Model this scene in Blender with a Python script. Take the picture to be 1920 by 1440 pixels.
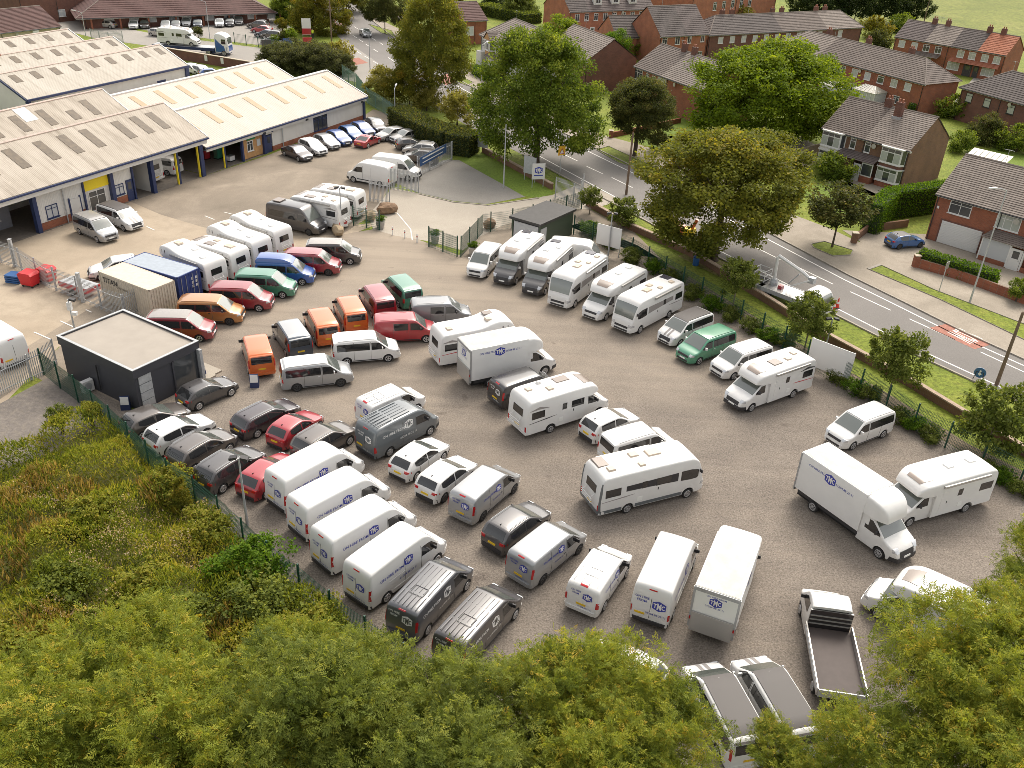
import bpy, math, random
import numpy as np
from mathutils import Vector, Matrix

# ------------------------------------------------------------------ clear
for o in list(bpy.data.objects):
    bpy.data.objects.remove(o, do_unlink=True)
SC = bpy.context.scene
COL = SC.collection
R = math.radians
rnd = random.Random(7)

# ------------------------------------------------------------------ camera (a drone 32.65 m above the yard)
CAM_F, CAM_P, CAM_R, CAM_H = 1690.0, R(30.4), R(3.0), 32.65
_cp, _sp, _cr, _sr = math.cos(CAM_P), math.sin(CAM_P), math.cos(CAM_R), math.sin(CAM_R)
C_FWD = np.array([0, _cp, -_sp]); C_U0 = np.array([0, _sp, _cp]); C_R0 = np.array([1.0, 0, 0])
C_RT = _cr * C_R0 + _sr * C_U0
C_UP = -_sr * C_R0 + _cr * C_U0
cam_d = bpy.data.cameras.new("camera"); cam = bpy.data.objects.new("camera", cam_d); COL.objects.link(cam)
M = Matrix((C_RT, C_UP, -C_FWD)).transposed().to_4x4(); M.translation = (0, 0, CAM_H)
cam.matrix_world = M
cam_d.sensor_width = 36.0; cam_d.lens = 36.0 * CAM_F / 1920.0
cam_d.clip_start = 0.5; cam_d.clip_end = 6000
SC.camera = cam

# ------------------------------------------------------------------ world and sun: thin bright cloud, soft sun from beyond the houses, to the right
SUN_EL, SUN_AZ = R(50), R(68)          # azimuth counted from +X towards +Y
w = bpy.data.worlds.new("World"); SC.world = w; w.use_nodes = True
nt = w.node_tree; nt.nodes.clear()
sky = nt.nodes.new("ShaderNodeTexSky"); sky.sky_type = 'NISHITA'; sky.sun_disc = False
sky.sun_elevation = SUN_EL; sky.sun_rotation = R(90) - SUN_AZ
sky.air_density = 1.0; sky.dust_density = 3.0; sky.ozone_density = 1.0
hs = nt.nodes.new("ShaderNodeHueSaturation"); hs.inputs['Saturation'].default_value = 0.28; hs.inputs['Value'].default_value = 1.0
tn = nt.nodes.new("ShaderNodeMixRGB"); tn.blend_type = 'MULTIPLY'; tn.inputs[0].default_value = 1.0
tn.inputs[2].default_value = (1.0, 0.955, 0.885, 1)
bg = nt.nodes.new("ShaderNodeBackground"); bg.inputs['Strength'].default_value = 0.15
ow = nt.nodes.new("ShaderNodeOutputWorld")
nt.links.new(sky.outputs[0], hs.inputs['Color']); nt.links.new(hs.outputs[0], tn.inputs[1])
nt.links.new(tn.outputs[0], bg.inputs[0]); nt.links.new(bg.outputs[0], ow.inputs[0])
sd = bpy.data.lights.new("sun", 'SUN'); sd.energy = 1.0; sd.angle = R(28); sd.color = (1.0, 0.93, 0.82)
so = bpy.data.objects.new("sun", sd); COL.objects.link(so)
sdir = Vector((math.cos(SUN_EL) * math.cos(SUN_AZ), math.cos(SUN_EL) * math.sin(SUN_AZ), math.sin(SUN_EL)))
so.rotation_euler = sdir.to_track_quat('Z', 'Y').to_euler(); so.location = (0, 0, 200)

vs = SC.view_settings
vs.view_transform = 'Standard'; vs.look = 'None'; vs.gamma = 1.0; vs.use_curve_mapping = False
vs.exposure = 1.15
SC.cycles.use_denoising = True; SC.cycles.denoiser = 'OPENIMAGEDENOISE'; SC.cycles.denoising_input_passes = 'RGB_ALBEDO_NORMAL'; SC.cycles.denoising_prefilter = 'NONE'; SC.cycles.pixel_filter_type = 'BLACKMAN_HARRIS'; SC.cycles.filter_width = 0.8
SC.cycles.max_bounces = 6; SC.cycles.diffuse_bounces = 3; SC.cycles.glossy_bounces = 3
SC.cycles.transmission_bounces = 4; SC.cycles.transparent_max_bounces = 6
SC.cycles.caustics_reflective = False; SC.cycles.caustics_refractive = False

# ------------------------------------------------------------------ survey: a sighting from the camera onto a level plane
def G(px, py, z=0.0):
    d = C_FWD + C_RT * ((px - 960.0) / CAM_F) - C_UP * ((py - 720.0) / CAM_F)
    t = (z - CAM_H) / d[2]
    return Vector((float(d[0] * t), float(d[1] * t), float(z)))

def topz(base, px, py):
    """height at which the sighting (px,py) passes above the ground point base"""
    d = C_FWD + C_RT * ((px - 960.0) / CAM_F) - C_UP * ((py - 720.0) / CAM_F)
    t = (base[0] * d[0] + base[1] * d[1]) / (d[0] * d[0] + d[1] * d[1])
    return CAM_H + d[2] * t

# ------------------------------------------------------------------ materials
MATS = {}
def pm(name, col, rough=0.6, metal=0.0, var=0.0, scale=3.0, bump=0.0, bscale=None, coat=0.0, spec=0.5, col2=None, world=False, emit=None):
    """plain principled paint with optional two-octave mottling and fine relief"""
    m = bpy.data.materials.new(name); m.use_nodes = True
    nt = m.node_tree; b = nt.nodes["Principled BSDF"]
    b.inputs['Base Color'].default_value = (*col, 1); b.inputs['Roughness'].default_value = rough
    b.inputs['Metallic'].default_value = metal; b.inputs['Coat Weight'].default_value = coat
    b.inputs['Coat Roughness'].default_value = 0.12; b.inputs['Specular IOR Level'].default_value = spec
    if var or bump or col2:
        if world:
            g = nt.nodes.new("ShaderNodeNewGeometry"); co = g.outputs['Position']
        else:
            g = nt.nodes.new("ShaderNodeTexCoord"); co = g.outputs['Object']
        n = nt.nodes.new("ShaderNodeTexNoise"); n.inputs['Scale'].default_value = scale; n.inputs['Detail'].default_value = 6; n.inputs['Roughness'].default_value = 0.62
        nt.links.new(co, n.inputs['Vector'])
        if var or col2:
            rp = nt.nodes.new("ShaderNodeValToRGB"); rp.color_ramp.elements[0].position = 0.3; rp.color_ramp.elements[1].position = 0.72
            c2 = col2 or tuple(min(1, c * (1 + var)) for c in col)
            c1 = col if col2 else tuple(c * (1 - var) for c in col)
            rp.color_ramp.elements[0].color = (*c1, 1); rp.color_ramp.elements[1].color = (*c2, 1)
            nt.links.new(n.outputs[0], rp.inputs[0]); nt.links.new(rp.outputs[0], b.inputs['Base Color'])
        if bump:
            n2 = nt.nodes.new("ShaderNodeTexNoise"); n2.inputs['Scale'].default_value = bscale or scale * 6; n2.inputs['Detail'].default_value = 4
            nt.links.new(co, n2.inputs['Vector'])
            bp = nt.nodes.new("ShaderNodeBump"); bp.inputs['Strength'].default_value = bump; bp.inputs['Distance'].default_value = 0.05
            nt.links.new(n2.outputs[0], bp.inputs['Height']); nt.links.new(bp.outputs[0], b.inputs['Normal'])
    if emit:
        b.inputs['Emission Color'].default_value = (*col, 1); b.inputs['Emission Strength'].default_value = emit
    MATS[name] = m
    return m

def N(nt, typ, **kw):
    n = nt.nodes.new(typ)
    for k, v in kw.items():
        if k.startswith('i_'):
            key = k[2:]; key = int(key) if key.isdigit() else key.replace('_', ' ')
            n.inputs[key].default_value = v
        else: setattr(n, k, v)
    return n

def ramp(nt, src, stops):
    r = nt.nodes.new("ShaderNodeValToRGB"); e = r.color_ramp.elements
    while len(e) < len(stops): e.new(0.5)
    for q, (p, c) in zip(e, stops): q.position = p; q.color = (*c, 1)
    nt.links.new(src, r.inputs[0]); return r.outputs[0]

def ground_mat(name, stops, patch, speck, specks=9.0, big=0.12, rough=0.9, bump=0.35, fine=14.0):
    """surface lying in the open: broad mottling, patches of wear, stony speckle and relief"""
    m = bpy.data.materials.new(name); m.use_nodes = True; nt = m.node_tree; b = nt.nodes["Principled BSDF"]
    b.inputs['Roughness'].default_value = rough; b.inputs['Specular IOR Level'].default_value = 0.25
    geo = N(nt, "ShaderNodeNewGeometry"); pos = geo.outputs['Position']
    n1 = N(nt, "ShaderNodeTexNoise", i_Scale=big, i_Detail=7.0, i_Roughness=0.6, i_Distortion=0.6); nt.links.new(pos, n1.inputs['Vector'])
    c1 = ramp(nt, n1.outputs[0], stops)
    n2 = N(nt, "ShaderNodeTexNoise", i_Scale=big * 7, i_Detail=8.0, i_Roughness=0.7); nt.links.new(pos, n2.inputs['Vector'])
    f2 = ramp(nt, n2.outputs[0], [(0.45, (0, 0, 0)), (0.75, (1, 1, 1))])
    mx = N(nt, "ShaderNodeMixRGB"); nt.links.new(f2, mx.inputs[0]); nt.links.new(c1, mx.inputs[1]); mx.inputs[2].default_value = (*patch, 1)
    n3 = N(nt, "ShaderNodeTexNoise", i_Scale=specks, i_Detail=3.0, i_Roughness=0.8); nt.links.new(pos, n3.inputs['Vector'])
    f3 = ramp(nt, n3.outputs[0], [(0.3, (1 - speck,) * 3), (0.7, (1 + speck,) * 3)])
    ml = N(nt, "ShaderNodeMixRGB", blend_type='MULTIPLY'); ml.inputs[0].default_value = 1
    nt.links.new(mx.outputs[0], ml.inputs[1]); nt.links.new(f3, ml.inputs[2]); nt.links.new(ml.outputs[0], b.inputs['Base Color'])
    n4 = N(nt, "ShaderNodeTexNoise", i_Scale=fine, i_Detail=4.0); nt.links.new(pos, n4.inputs['Vector'])
    bp = N(nt, "ShaderNodeBump", i_Strength=bump, i_Distance=0.06); nt.links.new(n4.outputs[0], bp.inputs['Height']); nt.links.new(bp.outputs[0], b.inputs['Normal'])
    MATS[name] = m; return m

def leaf_mat(name, stops, trans=0.5):
    m = bpy.data.materials.new(name); m.use_nodes = True; nt = m.node_tree
    nt.nodes.clear(); out = N(nt, "ShaderNodeOutputMaterial")
    at = N(nt, "ShaderNodeAttribute", attribute_name="tint")
    c = ramp(nt, at.outputs['Fac'], stops)
    d = N(nt, "ShaderNodeBsdfPrincipled", i_Roughness=0.65); d.inputs['Specular IOR Level'].default_value = 0.15; nt.links.new(c, d.inputs['Base Color'])
    t = N(nt, "ShaderNodeBsdfTranslucent"); yl = N(nt, "ShaderNodeMixRGB", blend_type='MULTIPLY'); yl.inputs[0].default_value = 1; nt.links.new(c, yl.inputs[1]); yl.inputs[2].default_value = (1.25, 1.2, .6, 1); nt.links.new(yl.outputs[0], t.inputs[0])
    mx = N(nt, "ShaderNodeMixShader"); mx.inputs[0].default_value = trans
    nt.links.new(d.outputs[0], mx.inputs[1]); nt.links.new(t.outputs[0], mx.inputs[2]); nt.links.new(mx.outputs[0], out.inputs[0])
    MATS[name] = m; return m

gm_ = ground_mat('gravel', [(0.25, (0.14, 0.119, 0.101)), (0.5, (0.195, 0.166, 0.139)), (0.75, (0.255, 0.217, 0.18))], (0.17, 0.144, 0.12), 0.5, specks=10, fine=22)
def yard_wear(m, centre, inner, outer, dust):
    """dust carried in at the gate, faint wheel tracks and dark oil spots on the yard surface"""
    nt = m.node_tree; b = nt.nodes["Principled BSDF"]; src = b.inputs['Base Color'].links[0].from_socket
    geo = N(nt, "ShaderNodeNewGeometry"); pos = geo.outputs['Position']
    dv = N(nt, "ShaderNodeVectorMath", operation='DISTANCE'); dv.inputs[1].default_value = centre; nt.links.new(pos, dv.inputs[0])
    n1 = N(nt, "ShaderNodeTexNoise", i_Scale=.13, i_Detail=6.0, i_Distortion=1.2); nt.links.new(pos, n1.inputs['Vector'])
    ad = N(nt, "ShaderNodeMath", operation='MULTIPLY_ADD'); nt.links.new(n1.outputs[0], ad.inputs[0]); ad.inputs[1].default_value = 34; nt.links.new(dv.outputs['Value'], ad.inputs[2])
    mr = N(nt, "ShaderNodeMapRange"); nt.links.new(ad.outputs[0], mr.inputs[0]); mr.inputs[1].default_value = inner + 17; mr.inputs[2].default_value = outer + 17; mr.inputs[3].default_value = .85; mr.inputs[4].default_value = 0
    mx = N(nt, "ShaderNodeMixRGB"); nt.links.new(mr.outputs[0], mx.inputs[0]); nt.links.new(src, mx.inputs[1]); mx.inputs[2].default_value = (*dust, 1)
    mp = N(nt, "ShaderNodeMapping"); mp.inputs['Rotation'].default_value = (0, 0, R(36)); mp.inputs['Scale'].default_value = (.05, .75, 1); nt.links.new(pos, mp.inputs[0])
    n2 = N(nt, "ShaderNodeTexNoise", i_Scale=1.0, i_Detail=5.0, i_Roughness=.6, i_Distortion=.5); nt.links.new(mp.outputs[0], n2.inputs['Vector'])
    f2 = ramp(nt, n2.outputs[0], [(.32, (.9, .89, .885)), (.5, (1, 1, 1)), (.68, (1.1, 1.09, 1.07))])
    m2 = N(nt, "ShaderNodeMixRGB", blend_type='MULTIPLY'); m2.inputs[0].default_value = 1; nt.links.new(mx.outputs[0], m2.inputs[1]); nt.links.new(f2, m2.inputs[2])
    n3 = N(nt, "ShaderNodeTexNoise", i_Scale=.55, i_Detail=3.0); nt.links.new(pos, n3.inputs['Vector'])
    f3 = ramp(nt, n3.outputs[0], [(.24, (.62, .6, .6)), (.31, (1, 1, 1))])
    m3 = N(nt, "ShaderNodeMixRGB", blend_type='MULTIPLY'); m3.inputs[0].default_value = 1; nt.links.new(m2.outputs[0], m3.inputs[1]); nt.links.new(f3, m3.inputs[2])
    nt.links.new(m3.outputs[0], b.inputs['Base Color'])
_e = G(775, 455); yard_wear(gm_, (_e.x, _e.y, 0), 4, 40, (.33, .275, .215))
ground_mat('stone_chip', [(0.3, (0.19, 0.175, 0.155)), (0.7, (0.25, 0.235, 0.21))], (0.22, 0.203, 0.18), 0.22, specks=14, bump=.1)
ground_mat('concrete', [(0.25, (0.29, 0.232, 0.17)), (0.5, (0.38, 0.31, 0.232)), (0.75, (0.44, 0.37, 0.285))], (0.31, 0.255, 0.19), 0.08, big=0.1, bump=0.1)
ground_mat('worn_tarmac', [(0.3, (0.185, 0.155, 0.12)), (0.5, (0.25, 0.208, 0.162)), (0.75, (0.34, 0.285, 0.222))], (0.23, 0.19, 0.148), 0.14, big=0.16, bump=0.15)
ground_mat('drive', [(0.3, (0.33, 0.29, 0.24)), (0.7, (0.42, 0.375, 0.31))], (0.36, 0.315, 0.26), 0.12, big=0.12, bump=0.12)
ground_mat('asphalt', [(0.3, (0.175, 0.162, 0.15)), (0.6, (0.215, 0.20, 0.186)), (0.8, (0.25, 0.232, 0.215))], (0.195, 0.182, 0.168), 0.14, big=0.06, bump=0.12)
ground_mat('side_road', [(0.3, (0.27, 0.25, 0.225)), (0.7, (0.34, 0.315, 0.28))], (0.29, 0.268, 0.24), 0.1, big=0.08, bump=0.1)
ground_mat('pavement', [(0.3, (0.25, 0.215, 0.17)), (0.7, (0.37, 0.32, 0.26))], (0.28, 0.24, 0.19), 0.16, big=0.25, bump=0.15)
ground_mat('block_paving', [(0.3, (0.13, 0.115, 0.105)), (0.7, (0.20, 0.175, 0.155))], (0.22, 0.19, 0.155), 0.2, big=0.3, specks=4)
ground_mat('grass', [(0.3, (0.11, 0.15, 0.018)), (0.55, (0.17, 0.20, 0.026)), (0.8, (0.25, 0.245, 0.05))], (0.135, 0.17, 0.022), 0.5, specks=3.0, big=0.3, bump=0.8, fine=5)
ground_mat('lawn', [(0.3, (0.11, 0.165, 0.02)), (0.8, (0.17, 0.23, 0.035))], (0.13, 0.185, 0.024), 0.3, specks=4.0, big=0.3, bump=0.6, fine=5)
ground_mat('dry_grass', [(0.3, (0.15, 0.15, 0.045)), (0.8, (0.24, 0.2, 0.08))], (0.19, 0.16, 0.07), 0.5, specks=3.0, big=0.35, bump=0.8, fine=5)
ground_mat('meadow', [(0.3, (0.10, 0.125, 0.02)), (0.55, (0.17, 0.185, 0.035)), (0.8, (0.235, 0.225, 0.065))], (0.12, 0.14, 0.028), 0.35, specks=0.8, big=0.05, bump=0.8, fine=1.5)
ground_mat('soil', [(0.3, (0.085, 0.085, 0.025)), (0.8, (0.16, 0.15, 0.05))], (0.12, 0.13, 0.03), 0.4, specks=3.0, big=0.4, bump=0.8, fine=6)

pm('white_paint', (0.69, 0.68, 0.662), 0.32, coat=0.35, var=0.02, scale=2)
pm('grp_white', (0.67, 0.66, 0.642), 0.45, var=0.03, scale=1.2)
pm('cream_roof', (0.56, 0.51, 0.405), 0.7, col2=(0.63, 0.60, 0.525), scale=1.6)
pm('silver', (0.33, 0.335, 0.34), 0.35, metal=0.35, coat=1.0, spec=.7)
pm('light_silver', (0.40, 0.385, 0.365), 0.35, metal=0.3, coat=1.0, spec=.7)
pm('grey_paint', (0.065, 0.06, 0.06), 0.33, metal=0.25, coat=1.0, spec=.7)
pm('bronze_grey', (0.115, 0.10, 0.09), 0.3, metal=0.45, coat=1.0, spec=.7)
pm('slate_grey', (0.105, 0.12, 0.13), 0.4, coat=1.0, spec=.7)
pm('dark_grey', (0.062, 0.064, 0.072), 0.36, coat=1.0, spec=.7)
pm('black_paint', (0.018, 0.016, 0.018), 0.3, coat=1.0, spec=.7)
pm('aubergine', (0.03, 0.018, 0.022), 0.3, coat=1.0, spec=.7)
pm('red_paint', (0.34, 0.014, 0.024), 0.32, coat=1.0, spec=.7)
pm('dark_red', (0.25, 0.014, 0.025), 0.3, coat=1.0, spec=.7)
pm('copper', (0.42, 0.185, 0.055), 0.32, metal=0.35, coat=1.0, spec=.7)
pm('orange', (0.62, 0.13, 0.018), 0.32, metal=0.1, coat=1.0, spec=.7)
pm('green_paint', (0.035, 0.19, 0.115), 0.35, coat=1.0, spec=.7)
pm('mint_green', (0.06, 0.25, 0.145), 0.35, coat=1.0, spec=.7)
pm('blue_paint', (0.016, 0.075, 0.30), 0.3, coat=1.0, spec=.7)
pm('night_blue', (0.055, 0.07, 0.095), 0.32, metal=0.3, coat=1.0, spec=.7)
pm('mid_grey', (0.20, 0.205, 0.215), 0.38, metal=0.2, coat=1.0, spec=.7)
pm('cyan_blue', (0.008, 0.085, 0.27), 0.3, coat=1.0, spec=.7)
pm('matt_black_roof', (0.075, 0.066, 0.062), 0.6)
pm('glass', (0.022, 0.022, 0.023), 0.06, spec=0.9)
pm('screen', (0.105, 0.118, 0.105), 0.08, spec=1.0, coat=1.0)
pm('smoked', (0.09, 0.07, 0.06), 0.12, spec=0.7)
pm('rubber', (0.018, 0.017, 0.017), 0.85)
pm('plastic', (0.035, 0.033, 0.035), 0.6)
pm('chassis', (0.012, 0.012, 0.012), 0.9)
pm('alloy', (0.55, 0.55, 0.56), 0.35, metal=0.7)
pm('dark_alloy', (0.06, 0.06, 0.062), 0.4, metal=0.5)
pm('lamp_clear', (0.55, 0.56, 0.58), 0.12, metal=0.3, spec=0.9)
pm('lamp_red', (0.42, 0.01, 0.012), 0.15, spec=0.8)
pm('plate_white', (0.75, 0.75, 0.72), 0.4)
pm('plate_yellow', (0.72, 0.47, 0.02), 0.4)
pm('tmc_blue', (0.028, 0.04, 0.30), 0.4)
pm('tmc_white', (0.70, 0.69, 0.67), 0.4)
pm('stripe_grey', (0.27, 0.25, 0.24), 0.4)
pm('stripe_red', (0.45, 0.03, 0.04), 0.4)
pm('solar', (0.05, 0.045, 0.06), 0.2, spec=0.8)
pm('vent_beige', (0.52, 0.43, 0.34), 0.5)
pm('rooflight_tint', (0.22, 0.175, 0.145), 0.22, spec=0.7)
pm('steel', (0.40, 0.41, 0.42), 0.45, metal=0.6, var=0.1)
pm('galv', (0.42, 0.43, 0.44), 0.5, metal=0.3, var=0.15, scale=4)
pm('fence_green', (0.008, 0.055, 0.033), 0.45)
pm('navy', (0.022, 0.035, 0.10), 0.45, var=0.08)
pm('deck_brown', (0.085, 0.066, 0.06), 0.7, var=0.1, scale=2)

pm('seam', (.11, .105, .10), .7)
# ------------------------------------------------------------------ mesh and object helpers
def smooth(me, ang=35):
    me.shade_smooth(); me.set_sharp_from_angle(angle=R(ang))

def mesh(name, verts, faces, sm=None):
    me = bpy.data.meshes.new(name); me.from_pydata([tuple(v) for v in verts], [], faces); me.materials.append(None)
    if sm: smooth(me, sm)
    return me

def setmat(o, m):
    if isinstance(m, str): m = MATS[m]
    s = o.material_slots[0]; s.link = 'OBJECT'; s.material = m

def add(name, me, m=None, parent=None, loc=None, rot=None, kind=None, scale=None):
    o = bpy.data.objects.new(name, me); COL.objects.link(o)
    if m is not None: setmat(o, m)
    if parent is not None: o.parent = parent
    if loc is not None: o.location = loc
    if rot is not None: o.rotation_euler = rot if not isinstance(rot, (int, float)) else (0, 0, rot)
    if scale is not None: o.scale = scale if not isinstance(scale, (int, float)) else (scale,) * 3
    if kind: o['kind'] = kind
    return o

def tag(o, label, cat, group=None):
    o['label'] = label; o['category'] = cat
    if group: o['group'] = group
    return o

def thing(name, label, cat, loc=(0, 0, 0), rz=0.0, group=None):
    o = bpy.data.objects.new(name, None); COL.objects.link(o); o.empty_display_size = 0.2
    o.location = loc; o.rotation_euler = (0, 0, rz)
    return tag(o, label, cat, group)

class MB:
    """collects simple solids into one mesh"""
    def __init__(s): s.v = []; s.f = []
    def poly(s, pts): n = len(s.v); s.v += [tuple(p) for p in pts]; s.f.append(list(range(n, n + len(pts)))); return s
    def hexa(s, p):   # 8 points: bottom 4 ccw, top 4 ccw
        n = len(s.v); s.v += [tuple(q) for q in p]
        for f in ((3, 2, 1, 0), (4, 5, 6, 7), (0, 1, 5, 4), (1, 2, 6, 5), (2, 3, 7, 6), (3, 0, 4, 7)): s.f.append([n + i for i in f])
        return s
    def box(s, x0, x1, y0, y1, z0, z1):
        return s.hexa([(x0, y0, z0), (x1, y0, z0), (x1, y1, z0), (x0, y1, z0), (x0, y0, z1), (x1, y0, z1), (x1, y1, z1), (x0, y1, z1)])
    def prism(s, pts, z0, z1):
        n = len(s.v); k = len(pts)
        s.v += [(p[0], p[1], z0) for p in pts] + [(p[0], p[1], z1) for p in pts]
        s.f.append([n + i for i in reversed(range(k))]); s.f.append([n + k + i for i in range(k)])
        for i in range(k): j = (i + 1) % k; s.f.append([n + i, n + j, n + k + j, n + k + i])
        return s
    def extr(s, pts, d):   # polygon of 3d points swept by vector d
        n = len(s.v); k = len(pts); d = Vector(d)
        s.v += [tuple(Vector(p)) for p in pts] + [tuple(Vector(p) + d) for p in pts]
        s.f.append([n + i for i in reversed(range(k))]); s.f.append([n + k + i for i in range(k)])
        for i in range(k): j = (i + 1) % k; s.f.append([n + i, n + j, n + k + j, n + k + i])
        return s
    def tube(s, pts, rad, sides=6):
        pts = [Vector(p) for p in pts]; n0 = len(s.v)
        if isinstance(rad, (int, float)): rad = [rad] * len(pts)
        for i, p in enumerate(pts):
            d = (pts[min(i + 1, len(pts) - 1)] - pts[max(i - 1, 0)]).normalized()
            a = d.orthogonal().normalized() if i == 0 else (a - d * a.dot(d)).normalized()
            b = d.cross(a)
            for k in range(sides):
                t = 2 * math.pi * k / sides; q = p + (a * math.cos(t) + b * math.sin(t)) * rad[i]; s.v.append(tuple(q))
        for i in range(len(pts) - 1):
            for k in range(sides):
                k2 = (k + 1) % sides; s.f.append([n0 + i * sides + k, n0 + i * sides + k2, n0 + (i + 1) * sides + k2, n0 + (i + 1) * sides + k])
        s.f.append([n0 + k for k in reversed(range(sides))]); s.f.append([n0 + (len(pts) - 1) * sides + k for k in range(sides)])
        return s
    def lathe(s, prof, seg=16, axis='z', c=(0, 0, 0)):   # prof list of (r,h); closed along axis
        n0 = len(s.v)
        for r, h in prof:
            for k in range(seg):
                t = 2 * math.pi * k / seg; x, y = r * math.cos(t), r * math.sin(t)
                s.v.append((c[0] + x, c[1] + y, c[2] + h) if axis == 'z' else (c[0] + x, c[1] + h, c[2] + y))
        for i in range(len(prof) - 1):
            for k in range(seg):
                k2 = (k + 1) % seg; q = [n0 + i * seg + k, n0 + i * seg + k2, n0 + (i + 1) * seg + k2, n0 + (i + 1) * seg + k]
                s.f.append(q if axis == 'z' else q[::-1])
        a = [n0 + k for k in range(seg)]; b = [n0 + (len(prof) - 1) * seg + k for k in range(seg)]
        s.f.append(a[::-1] if axis == 'z' else a); s.f.append(b if axis == 'z' else b[::-1])
        return s
    def me(s, name, sm=None): return mesh(name, s.v, s.f, sm)

def part(name, mb, m, parent=None, sm=None, kind=None):
    return add(name, mb.me(name, sm), m, parent, kind=kind)

_tx = {}
def text2d(s, size=1.0, bold=0.0):
    """outline of a word as flat triangles in the built-in lettering, centred"""
    key = (s, bold)
    if key not in _tx:
        cu = bpy.data.curves.new("lettering", 'FONT'); cu.body = s; cu.align_x = 'CENTER'; cu.align_y = 'CENTER'; cu.offset = bold; cu.resolution_u = 2
        o = bpy.data.objects.new("lettering", cu); COL.objects.link(o)
        dg = bpy.context.evaluated_depsgraph_get(); me = bpy.data.meshes.new_from_object(o.evaluated_get(dg))
        _tx[key] = ([(v.co.x, v.co.y) for v in me.vertices], [list(p.vertices) for p in me.polygons])
        bpy.data.objects.remove(o); bpy.data.meshes.remove(me); bpy.data.curves.remove(cu)
    v, f = _tx[key]
    return [(x * size, y * size) for x, y in v], f

def flat_text(s, size, frame, off=0.004, bold=0.0, sx=1.0):
    """frame = (origin, right, up): lettering raised 'off' from that plane"""
    o, r, u = (Vector(q) for q in frame); n = r.cross(u).normalized()
    v, f = text2d(s, size, bold)
    return [tuple(o + r * (x * sx) + u * y + n * off) for x, y in v], f
ground_mat('bare_soil', [(0.3, (0.13, 0.10, 0.07)), (0.8, (0.2, 0.16, 0.11))], (0.16, 0.12, 0.08), 0.4, specks=6.0, big=0.4, bump=0.5, fine=9)
# ------------------------------------------------------------------ ground sheets
def sheet(name, pts, z, m, kind='structure', px=True):
    P = [G(x, y) for x, y in pts] if px else [Vector((x, y, 0)) for x, y in pts]
    o = add(name, mesh(name, [(p.x, p.y, z) for p in P], [list(range(len(P)))]), m, kind=kind)
    if o.data.polygons[0].normal.z < 0: o.data.flip_normals()
    return o
sheet('ground', [(-900, -120), (900, -120), (900, 1800), (-900, 1800)], 0.0, 'grass', px=False)
sheet('meadow', [(1600, 45), (1500, -120), (2300, -200), (2300, 130), (1900, 95)], .004, 'meadow')
sheet('wasteland', [(-500, 900), (-60, 850), (60, 850), (140, 800), (205, 775), (275, 838), (430, 998), (570, 1118), (720, 1228), (1000, 1440), (1100, 1700), (-700, 1700)], .004, 'soil')
sheet('concrete_yard', [(-130, 500), (-60, 440), (0, 400), (70, 432), (130, 413), (377, 330), (400, 350), (640, 425), (720, 415), (560, 480), (480, 500), (300, 590), (330, 600), (280, 640), (110, 650), (0, 765), (-150, 860), (-300, 700)], .004, 'concrete')
sheet('forecourt', [(236, 374), (377, 332), (505, 290), (672, 224), (700, 205), (770, 225), (842, 285), (795, 320), (735, 335), (728, 355), (700, 402), (640, 440), (540, 442), (440, 440), (377, 425), (300, 402)], .008, 'worn_tarmac')
sheet('side_yard', [(112, 612), (200, 560), (262, 588), (310, 612), (100, 640), (60, 690), (20, 735), (-60, 790), (-60, 720)], .008, 'worn_tarmac')
sheet('paved_corner', [(-130, 860), (0, 757), (90, 708), (170, 748), (232, 800), (150, 815), (90, 850), (20, 875), (-130, 960)], .008, 'block_paving')
sheet('vehicle_yard', [(95, 690), (180, 757), (275, 833), (430, 993), (570, 1113), (720, 1223), (1000, 1436), (1080, 1600), (2300, 1600), (2300, 1120), (1990, 945), (1800, 845), (1640, 745), (1450, 637), (1300, 545), (1180, 470), (1065, 425), (900, 470), (860, 478), (760, 440), (700, 430), (640, 440), (560, 470), (430, 520), (330, 585), (370, 650), (250, 770)], .012, 'gravel')
sheet('hut_surround', [(856, 486), (905, 436), (1000, 402), (1095, 386), (1190, 436), (1240, 486), (1180, 476), (1065, 430), (900, 476)], .014, 'worn_tarmac')
sheet('planting_strip', [(1065, 424), (1180, 469), (1300, 544), (1450, 636), (1640, 744), (1800, 844), (1990, 944), (2200, 1060), (2230, 1045), (2010, 930), (1815, 832), (1655, 732), (1465, 625), (1318, 534), (1195, 460), (1090, 418)], .014, 'bare_soil')
sheet('yard_edge', [(55, 700), (135, 630), (185, 700), (262, 785), (240, 790), (180, 768), (84, 716)], .006, 'worn_tarmac')
sheet('access_drive', [(690, 405), (735, 352), (790, 364), (850, 378), (915, 384), (970, 376), (1035, 366), (1095, 342), (1165, 376), (1110, 392), (1060, 392), (1000, 404), (940, 424), (900, 444), (868, 470), (800, 452), (740, 442), (700, 430)], .016, 'drive')
sheet('chipping_bay', [(722, 335), (790, 318), (832, 300), (860, 300), (985, 369), (912, 383), (850, 377), (785, 362)], .016, 'stone_chip')
sheet('lawn', [(858, 298), (905, 288), (1040, 362), (1010, 371), (982, 368)], .020, 'lawn')
NEAR = [(600, 12), (628, 38), (660, 75), (720, 125), (813, 185), (907, 238), (993, 283), (1160, 373), (1270, 432), (1352, 472), (1568, 578), (1700, 645), (1918, 745), (2200, 870)]
FAR = [(2200, 800), (1918, 685), (1800, 632), (1680, 572), (1580, 523), (1480, 470), (1400, 428), (1198, 330), (1070, 268), (900, 185), (855, 160), (780, 112), (720, 72), (683, 42), (650, 8), (640, -30)]
nr = [(x - 14, y + 7) for x, y in NEAR]; fr = [(x + 12, y - 6) for x, y in FAR]
sheet('road', [(585, -30)] + nr + fr, .010, 'asphalt')
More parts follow.
